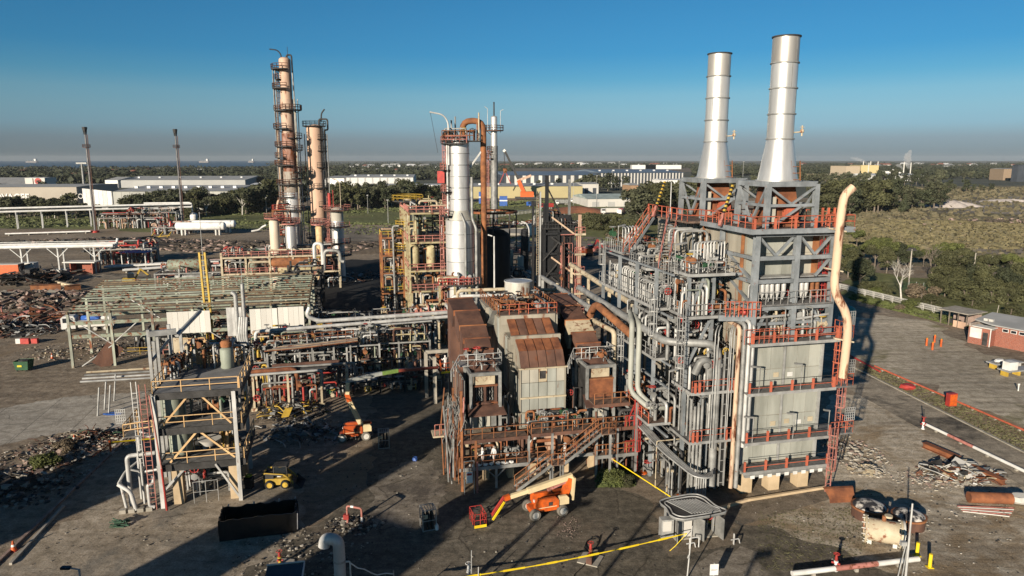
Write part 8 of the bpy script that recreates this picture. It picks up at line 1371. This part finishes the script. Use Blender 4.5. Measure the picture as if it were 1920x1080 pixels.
part('roof', MB().add([(-.4, -.5, 2.65), (L+.6, -.5, 2.75), (L+.6, 4, 2.95), (-.4, 4, 2.85), (-.4, -.5, 2.8), (L+.6, -.5, 2.9), (L+.6, 4, 3.1), (-.4, 4, 3.0)], [(3, 2, 1, 0), (4, 5, 6, 7), (0, 1, 5, 4), (1, 2, 6, 5), (2, 3, 7, 6), (3, 0, 4, 7)]), M('weathered_roof', (.42, .38, .32), None, .8), t); part('low_wall', MB().box(L*.5, -.06, 0, L, .06, 1.2), SALMON, t); part('back_wall', MB().box(0, 3.3, 0, L, 3.42, 2.4), PINKISH, t); part('bench', MB().box(.5, 1.5, 0, L*.45, 2.3, .9), DARK, t)
# white multi rail pipe fence and mesh fence, utility poles, tank
A, B = G(1560, 540), G(1772, 592); 
for k in range(3):
    off = Vector((.25, .9, 0))*k; t = thing('rail_fence', ('front row of the white pipe rail fence below the trees', 'middle row of the white pipe rail fence below the trees', 'back row of the white pipe rail fence below the trees')[k], 'fence', A+off); d = B-A
    for i in range(13): part('post', MB().tube(d*(i/12), d*(i/12)+Vector((0, 0, 1.25)), .05, n=5), PALE_W, t)
    for z in (.45, .85, 1.2): part('rail', MB().tube(Vector((0, 0, z)), d+Vector((0, 0, z)), .045, n=5), PALE_W, t)
A, B = G(1772, 592), G(1870, 612); t = thing('rail_fence', 'white pipe rail fence running behind the brick building', 'fence', A); d = B-A; [part('post', MB().tube(d*(i/6), d*(i/6)+Vector((0, 0, 1.25)), .05, n=5), PALE_W, t) for i in range(7)]; [part('rail', MB().tube(Vector((0, 0, z)), d+Vector((0, 0, z)), .045, n=5), PALE_W, t) for z in (.45, .85, 1.2)]
A, B = G(1690, 545), G(1830, 560); t = thing('mesh_fence', 'dark green mesh fence behind the dead white tree', 'fence', A); d = B-A; [part('post', MB().tube(d*(i/10), d*(i/10)+Vector((0, 0, 2.4)), .05, n=5), TRAY, t) for i in range(11)]; q = MB(); [q.tube(d*(i/160), d*(i/160)+Vector((0, 0, 2.2)), .012, n=3, caps=False) for i in range(161)]; [q.tube(Vector((0, 0, z)), d+Vector((0, 0, z)), .012, n=3, caps=False) for z in np.arange(.1, 2.3, .18)]; o = part('mesh_panel', q, GREEN_P, t); o['kind'] = 'stuff'
for px, py, top, lab, arm in ((1703, 540, 467, 'pale utility pole with a dark crossarm among the trees', 1), (1823, 522, 474, 'leaning pale utility pole right of the crossarm pole', 0), (1866, 602, 572, 'thin lamp post behind the brick building', 0)):
    a = G(px, py); b = D(px+7, top, a.y); t = thing('utility_pole', lab, 'pole', a); part('shaft', MB().tube((0, 0, 0), (b.x-a.x, 0, b.z), .19 if px < 1850 else .07, .13 if px < 1850 else .05, 8), M('pale_pole', (.42, .38, .32), None, .8) if 'pale_pole' not in MATS else MATS['pale_pole'], t)
    if arm: part('crossarm', MB().beam((b.x-a.x-1.3, 0, b.z-.3), (b.x-a.x+1.3, 0, b.z-.3), .22), DARK, t); part('insulators', MB().box(b.x-a.x-.9, -.1, b.z-.15, b.x-a.x+.9, .1, b.z+.25), DARK, t)
t = thing('mixer_tank', 'teal and white tank in the shade behind the vent pipe kink', 'tank', D(1592, 540, 118)); t.location.z = 0; part('shell', MB().vessel((0, 0, 2.2), 1.3, 3.4, 18), TEAL, t); part('band', MB().lathe([(1.31, 2.6), (1.34, 2.6), (1.34, 3.8), (1.31, 3.8)], n=18, caps=False), WHITE, t); [part('leg', MB().beam((x, y, 0), (x, y, 2.6), .2), WHITE, t) for x in (-.8, .8) for y in (-.8, .8)]
def mound(name, label, px, py, rx, ry, h, mat, seed):
    r = np.random.default_rng(seed); q = MB(); n, m = 28, 7; vs = []
    for j in range(m+1):
        f = 1-j/m
        for i in range(n): a = 2*pi*i/n; k = 1+.18*sin(a*3+seed)+.1*sin(a*5+2*seed)+r.uniform(-.04, .04); vs.append((cos(a)*rx*f*k, sin(a)*ry*f*k, h*(1-f**1.6)*(1+r.uniform(-.1, .1)) - .05))
    q.add(vs, [(j*n+i, j*n+(i+1) % n, (j+1)*n+(i+1) % n, (j+1)*n+i) for j in range(m) for i in range(n)], True)
    return solo(name, q, mat, label, 'heap', None, G(px, py))
mound('gravel_heap', 'white gravel heap beside the broad gum clump', 1785, 388, 17, 9, 4, M('white_gravel', (.62, .55, .50), (.5, .44, .4), .95, 0, .4, bump=.2), 1); mound('gravel_heap', 'low white gravel heap at the far right', 1890, 378, 24, 8, 1.8, MATS['white_gravel'], 2); mound('dirt_stockpile', 'rust red dirt stockpile behind the black heater', 1080, 398, 22, 12, 3.4, M('red_dirt', (.24, .095, .05), (.16, .07, .04), .95, 0, .3, bump=.2), 3); mound('dirt_stockpile', 'grey soil mound right of the grey column', 745, 472, 14, 7, 2.2, EARTH, 4); mound('dirt_stockpile', 'grey brown soil mound left of the bullet tanks', 250, 462, 16, 6, 2, EARTH, 5)
# ================================================================ left yard
t = thing('skip_bin', 'dark green wheeled skip bin on the dirt left of the shed frame', 'skip', G(30, 697), .1); part('body', MB().add([(0, 0, .2), (1.6, 0, .2), (1.6, 1.4, .2), (0, 1.4, .2), (-.2, -.15, 1.5), (1.8, -.15, 1.5), (1.8, 1.55, 1.5), (-.2, 1.55, 1.5)], [(3, 2, 1, 0), (0, 1, 5, 4), (1, 2, 6, 5), (2, 3, 7, 6), (3, 0, 4, 7)]), GREEN_P, t); part('rubbish', MB().rock((.8, .7, 1.4), .8, .7, .3, rr_, 8), DARK, t); part('label_plate', MB().box(.3, -.12, .7, .9, -.08, .95), YELLOW_B, t); [part('wheel', MB().tube((x, -.05, .12), (x, .05, .12), .12, n=8), BLACK, t) for x in (.2, 1.4)]
t = thing('barrel_group', 'red and white plastic barrier blocks on the dirt at left', 'barrier', G(38, 645)); part('block', MB().box(0, 0, 0, 1.4, .5, .9), RED, t); part('block', MB().box(-.9, .2, 0, -.1, .7, .8), WHITE, t); part('block', MB().box(1.6, .3, 0, 2.6, .8, .8), RED, t)
t = thing('tipper_truck', 'white tipper truck with blue sheeted load under the shed frame edge', 'truck', G(116, 625), .28); q = MB(); box_r(q, 0, 0, .7, 2.2, 2.4, 2.9, .3); part('cab', q, WHITE, t); part('windscreen', MB().box(.3, -.03, 1.8, 1.9, -.003, 2.6), GLASS, t); part('side_window', MB().box(-.03, .4, 1.8, -.003, 2.0, 2.6), GLASS, t); part('chassis', MB().box(.2, .4, .5, 8, 2, .85), DARK, t); part('tray', MB().box(2.6, -.05, .9, 8.2, 2.45, 2.0), PALE_W, t); part('load_sheet', MB().rock((4.6, 1.2, 2.3), 2.0, 1.2, .7, rr_, 10), BLUE, t); part('load_sheet', MB().rock((7, 1.2, 2.2), 1.3, 1.1, .6, rr_, 9), WHITE, t); [wheel(t, x, y, .5, .35) for x in (1.1, 5.2, 6.8) for y in (.1, 2.3)]
t = thing('excavator', 'small yellow excavator behind the shed frame purlins', 'excavator', G(243, 536), .4); q = MB(); box_r(q, -1.4, -1, .9, 1.4, 1, 2.0, .2); part('house', q, YELLOW, t); q = MB(); box_r(q, -.2, -1, 2.003, 1.2, 0, 3.2, .2); part('cab', q, GLASS, t); [part('track', MB().lathe([(.02, y), (.55, y), (.55, y+.5), (.02, y+.5)], (0, 0, .55), 12, 'y').box(-1.4, y, .05, 1.4, y+.5, 1.0), BLACK, t) for y in (-1.3, .8)]; q = MB(); q.beam((1.3, 0, 1.6), (2.6, 0, 4.0), .4); q.beam((2.6, 0, 4.0), (4.2, 0, 2.4), .34); part('arm', q, YELLOW, t); part('bucket', MB().box(3.9, -.5, 1.6, 4.7, .5, 2.4), DARK, t)
t = thing('trestle_pipes', 'grey pipes carried on tall white trestles beside the concrete apron', 'pipes', G(190, 778)); o_ = t.location.copy()
for a, b in (((183, 780), (180, 712)), ((196, 768), (192, 714)), ((214, 752), (205, 708)), ((204, 775), (210, 712))): A = G(*a)-o_; part('leg', MB().tube(A, Vector((A.x+.3, A.y+.4, 3.4)), .1, n=6), TRAY, t)
for k in range(4): pipep(t, (TRAY, WHITE_P, STEEL, CREAM)[k], [D(150+k*4, 716-k*6, 84+k*1.2)-o_, D(292, 708-k*6, 87+k*1.2)-o_], .14, 7)
q = MB().rock((0, 0, .08), 1.3, .6, .12, rr_, 8); solo('tarpaulin', q, BLUE, 'flat blue tarpaulin beside the trestle legs', 'tarpaulin', None, G(211, 777)); q = MB(); [q.tube((rr_.uniform(-.8, .8), rr_.uniform(-.4, .4), .08+.1*k), (rr_.uniform(-.8, .8), rr_.uniform(-.4, .4), .1+.1*k), .05, n=4) for k in range(5) for _ in range(6)]; solo('rope_pile', q, M('dark_green_net', (.05, .11, .07), None, .9), 'pile of dark green netting on the lower left yard', 'net', None, G(226, 986))
p = G(208, 850); t = thing('tape_post', 'orange post at the start of the yellow tape by the vessel platform', 'post', p); part('pole', MB().tube((0, 0, 0), (0, 0, 1.4), .1, n=8), LIFT_O, t); part('base', MB().lathe([(.4, 0), (.36, .12), (.1, .2)], n=8), SALMON, t); part('tape', MB().beam((0, 0, 1.2), D(290, 822, 72)-p, .03, .16), YELLOW_B, t); part('tape', MB().beam((0, 0, 1.0), G(175, 866)-p+Vector((0, 0, .6)), .03, .1), LIFT_O, t)
for k, (px, py) in enumerate(((26, 1032), (98, 672), (378, 632), (140, 828))): t = thing('traffic_cone', ('red white cone by the left lane kerb at the bottom', 'orange cone on the dirt near the shed frame', 'orange cone under the shed frame', 'red cone among the rubble strip')[k], 'cone', G(px, py)); part('cone', MB().lathe([(.22, .04), (.05, .8)], n=10), LIFT_O, t); part('base', MB().box(-.28, -.28, 0, .28, .28, .05), RED, t); part('band', MB().lathe([(.16, .35), (.12, .52)], n=10, caps=False), WHITE, t)
kerb('kerb', G(-40, 1090), G(290, 772), .25, .16, PINKISH); kerb('kerb', G(20, 1060), G(120, 950), .2, .2, PALE_R)
t = thing('street_lamp', 'pale street lamp head at the bottom left photo edge', 'lamp post', G(150, 1165)); zl = D(150, 1068, t.location.y).z; part('pole', MB().tube((.35, 0, 0), (.35, 0, zl), .07, n=8), WHITE_P, t); part('arm', MB().tube((.35, 0, zl), (-.3, 0, zl+.12), .05, n=6), WHITE_P, t); part('lamp_head', MB().box(-.8, -.14, zl+.05, -.2, .14, zl+.2), GLASS, t)
t = thing('canopy', 'dark glossy canopy top with a white edge at the bottom photo edge', 'canopy', G(545, 1110), .2); part('roof', MB().box(-1.6, -1.2, 1.5, .9, 1.0, 1.6), GLASS, t); part('edge', MB().box(-1.65, 1.003, 1.45, .95, 1.08, 1.68), WHITE, t); part('edge', MB().box(.903, -1.2, 1.45, .98, 1.0, 1.68), WHITE, t); [part('post', MB().beam((x, .8, 0), (x, .8, 1.5), .08), TRAY, t) for x in (-1.4, .7)]
for k in range(7): p = LW(OB, .9+k*.62, -.25, 2.2); q = MB().rock((0, 0, .16), .24+.06*(k % 3), .2, .18, rr_, 8); solo('sack', q, WHITE, 'white sack lying on the edge of the boiler deck below the workers', 'sack', 'white sacks on the boiler deck edge', p)
t = thing('wheelie_bin', 'dark bin with a yellow lid bag beside the vessel platform leg', 'bin', G(468, 916)); part('body', MB().add([(-.3, -.3, .1), (.3, -.3, .1), (.3, .3, .1), (-.3, .3, .1), (-.38, -.38, 1.1), (.38, -.38, 1.1), (.38, .38, 1.1), (-.38, .38, 1.1)], [(0, 1, 5, 4), (1, 2, 6, 5), (2, 3, 7, 6), (3, 0, 4, 7), (4, 5, 6, 7), (3, 2, 1, 0)]), DARK, t); part('bag', MB().rock((0, 0, 1.25), .35, .3, .25, rr_, 7), M('lime_bag', (.4, .45, .03), None, .6), t); [part('wheel', MB().tube((x, .3, .1), (x+.06, .3, .1), .1, n=8), BLACK, t) for x in (-.3, .24)]
q = MB().rock((0, 0, .3), .35, .3, .3, rr_, 8); solo('blue_drum', q, BLUE, 'small blue drum on the yard right of the shaded cylinder cage', 'drum', None, G(778, 866))
# ================================================================ works beyond: crane, trucks, fence
t = thing('crawler_crane', 'orange mobile crane with a dark lattice boom beyond the silver column', 'crane', GW(988, 374)); Yc = t.location.y; o_ = t.location.copy(); q = MB(); box_r(q, -5, -3, 2, 5, 3, 6, .5); part('house', q, LIFT_O, t); part('carrier', MB().box(-9, -3, .5, 9, 3, 2), DARK, t)
c = lambda px, py: D(px, py, Yc)-o_
part('main_boom', MB().beam(c(984, 362), c(947, 284), 1.4, 1.6), DARK, t); part('boom_tip', MB().beam(c(947, 284), c(944, 281), 2, 2), PALE_W, t); part('luffing_boom', MB().beam(c(983, 362), c(972, 338), 2.4, 2.8), LIFT_O, t); part('jib', MB().beam(c(970, 339), c(996, 329), 1.6, 1.8), SALMON, t); part('hook_line', MB().tube(c(945, 284), c(947, 320), .25, n=4), DARK, t); part('hook_block', MB().rock(c(947, 320), 2, 2, 3, rr_, 6), RUST_O, t); q = MB(); [q.beam(c(947, 320), c(px, 345), .5) for px in (936, 958)]; part('sling', q, RED, t)
def truck(label, px, py, rz, cm, bm, L=9):
    t = thing('lorry', label, 'lorry', GW(px, py), rz); q = MB(); box_r(q, 0, 0, .8, 2.2, 2.5, 3.2, .3); part('cab', q, cm, t); part('body', MB().box(2.5, 0, 1.1, L, 2.5, 3.4), bm, t); part('chassis', MB().box(0, .4, .5, L, 2.1, 1.0), DARK, t); part('windscreen', MB().box(.2, -.03, 2.0, 2.0, -.003, 2.9), GLASS, t); [wheel(t, x, y, .5, .35) for x in (1.1, L-1.4, L-2.6) for y in (.1, 2.4)]
for a in (('red lorry parked left of the dirt stockpile', 1012, 392, .3, RED, RED), ('white lorry with a red nose on the works yard', 1042, 384, .1, WHITE, STEEL), ('white lorry beside the red lorry on the works yard', 1070, 380, .2, WHITE, WHITE), ('long white trailer lorry right of the dirt stockpile', 1128, 402, .1, WHITE, PALE_W, 16), ('white and red lorry behind the long trailer', 1165, 404, 1.2, WHITE, RED), ('blue cabbed lorry below the crane', 990, 388, .4, BLUE, DARK), ('red stake lorry by the depot shed', 1100, 384, .1, RED, RED, 12), ('yellow box lorry in front of the depot shed', 1180, 384, .1, CREAM_Y, YELLOW, 10)): truck(*a)
for px, py, h, lab, m in ((905, 382, 22, 'blue upright module left of the slim stack', BLUE), (944, 386, 18, 'blue upright module right of the slim stack', BLUE)): p = GW(px, py); t = thing('blue_module', lab, 'module', p); hh = h*p.y/FPX; part('body', MB().box(-2.5, -2, 0, 2.5, 2, hh), m, t); part('stripe', MB().box(-2.55, -2.08, hh*.5, 2.55, -2.004, hh*.62), WHITE, t)
A, B = GW(905, 410), GW(1012, 398); t = thing('guard_rail', 'white slatted fence along the track beyond the pink railed deck', 'fence', A); d = B-A; [part('slat', MB().beam(d*(k/40)+Vector((0, 0, .1)), d*(k/40)+Vector((0, 0, 2)), .25, .4), PALE_W, t) for k in range(41)]; part('rail', MB().beam((0, 0, 2.05), d+Vector((0, 0, 2.05)), .5, .3), WHITE_P, t)
A, B = GW(1010, 402), GW(1060, 420); t = thing('guard_rail', 'grey slatted fence running towards the black heater', 'fence', A); d = B-A; [part('slat', MB().beam(d*(k/24)+Vector((0, 0, .1)), d*(k/24)+Vector((0, 0, 1.8)), .2, .3), STEEL, t) for k in range(25)]; part('rail', MB().beam((0, 0, 1.85), d+Vector((0, 0, 1.85)), .3, .2), STEEL, t)
t = thing('excavator', 'orange red excavator working right of the black heater', 'excavator', GW(1100, 480), .3); q = MB(); box_r(q, -1.6, -1.2, 1, 1.6, 1.2, 2.4, .3); part('house', q, LIFT_O, t); part('cab', MB().box(.2, -1.2, 2.403, 1.5, 0, 3.5), GLASS, t); [part('track', MB().box(-1.8, y, 0, 1.8, y+.5, 1), BLACK, t) for y in (-1.5, 1)]; q = MB(); q.beam((1.4, 0, 2), (3.6, 0, 5), .5); q.beam((3.6, 0, 5), (5.6, 0, 2.4), .4); part('arm', q, RED, t); part('bucket', MB().box(5.2, -.6, 1.2, 6.2, .6, 2.4), DARK, t)
q = MB(); box_r(q, -2.5, -1.2, .6, 2.5, 1.2, 3, .4); solo('loader', q, YELLOW, 'small yellow loader between the narrow trees and the gum clump', 'loader', None, GW(1690, 386))
for px, py, top, lab in ((1075, 385, 333, 'tall thin light pole left of the depot shed'), (1118, 388, 330, 'tall thin light pole above the depot shed'), (1160, 345, 303, 'telecom pole above the ribbed warehouse'), (1392, 345, 303, 'telecom pole seen between the stacks'), (690, 400, 366, 'thin light pole on the far grass'), (728, 420, 375, 'thin light pole left of the cream frame'), (1147, 352, 322, 'light pole beside the ribbed warehouse'), (500, 400, 370, 'thin pole before the low white shed')):
    a = GW(px, py); b = D(px, top, a.y); r = max(.12, .35*a.y/FPX); t = thing('light_pole', lab, 'light pole', a); part('shaft', MB().tube((0, 0, 0), (0, 0, b.z), r, r*.7, 6), TRAY, t); part('lamp_bar', MB().beam((-4*r, 0, b.z), (4*r, 0, b.z), r*2), TRAY, t)
# ================================================================ plant outside the frame to the left of the camera, whose shade falls over the yard
def s2w(s, a): return Vector((cos(SUN_AZ)*s + sin(SUN_AZ)*a, -sin(SUN_AZ)*s + cos(SUN_AZ)*a, 0))
def off_block(name, label, s0, s1, a, tip, d=10, top=None):
    h = (tip-a)*math.tan(SUN_EL); c = s2w((s0+s1)/2, a); t = thing(name, label, 'building', c, -SUN_AZ); w = (s1-s0)/2
    part('wall', MB().box(-w, -d, 0, w, 0, h), PANEL_B, t); part('roof', MB().box(-w-.05, -d-.2, h+.01, w+.05, .1, h+.2), ROOF_G, t); [part('wall_rib', MB().box(-w+i*2*w/6, .003, 0, -w+i*2*w/6+.2, .15, h-.1), STEEL, t) for i in range(6)]
    return t
off_block('process_building', 'wide grey process building outside the left edge of the view', -71, -60.5, -16, 44); off_block('process_building', 'lower grey annex of the process building outside the left edge', -88, -71.1, -16, 32)
off_block('process_tower', 'slim grey process tower outside the left edge of the view', -48.2, -41.8, -18, 88, 8)
off_block('process_building', 'low grey process building left of the camera', -38.0, -30.4, -18, 43)
off_block('process_tower', 'narrow grey process tower left of the camera', -33.4, -31.0, -20, 62, 3)
for s, a, h, lab in ((-25.5, 5, 14, 'lamp post outside the view casting the longer thin shade'), (-23.8, 5, 13, 'lamp post outside the view casting the shorter thin shade'), (-17.5, 12, 12, 'lamp post outside the view beside the boom lift shade'), (-8.4, 10, 11.5, 'lamp post outside the view behind the booth')):
    p = s2w(s, a); t = thing('lamp_post', lab, 'lamp post', p); part('pole', MB().tube((0, 0, 0), (0, 0, h), .22, .14, 8), WHITE_P, t); part('lamp_head', MB().beam((0, 0, h), (1.2, 0, h+.1), .5, .3), WHITE_P, t)
# ================================================================ air
hz = MB(); hz.box(-9050, -2550, -1.2, 9050, 11050, 66); vm = bpy.data.materials.new('haze'); vm.use_nodes = True; n = vm.node_tree; n.nodes.clear(); o_ = n.nodes.new('ShaderNodeOutputMaterial'); pv = n.nodes.new('ShaderNodeVolumePrincipled'); pv.inputs['Color'].default_value = (.80, .86, .92, 1); pv.inputs['Density'].default_value = .000038; n.links.new(pv.outputs[0], o_.inputs['Volume']); stuff('haze', hz, vm, 'thin pale smog over the plain')
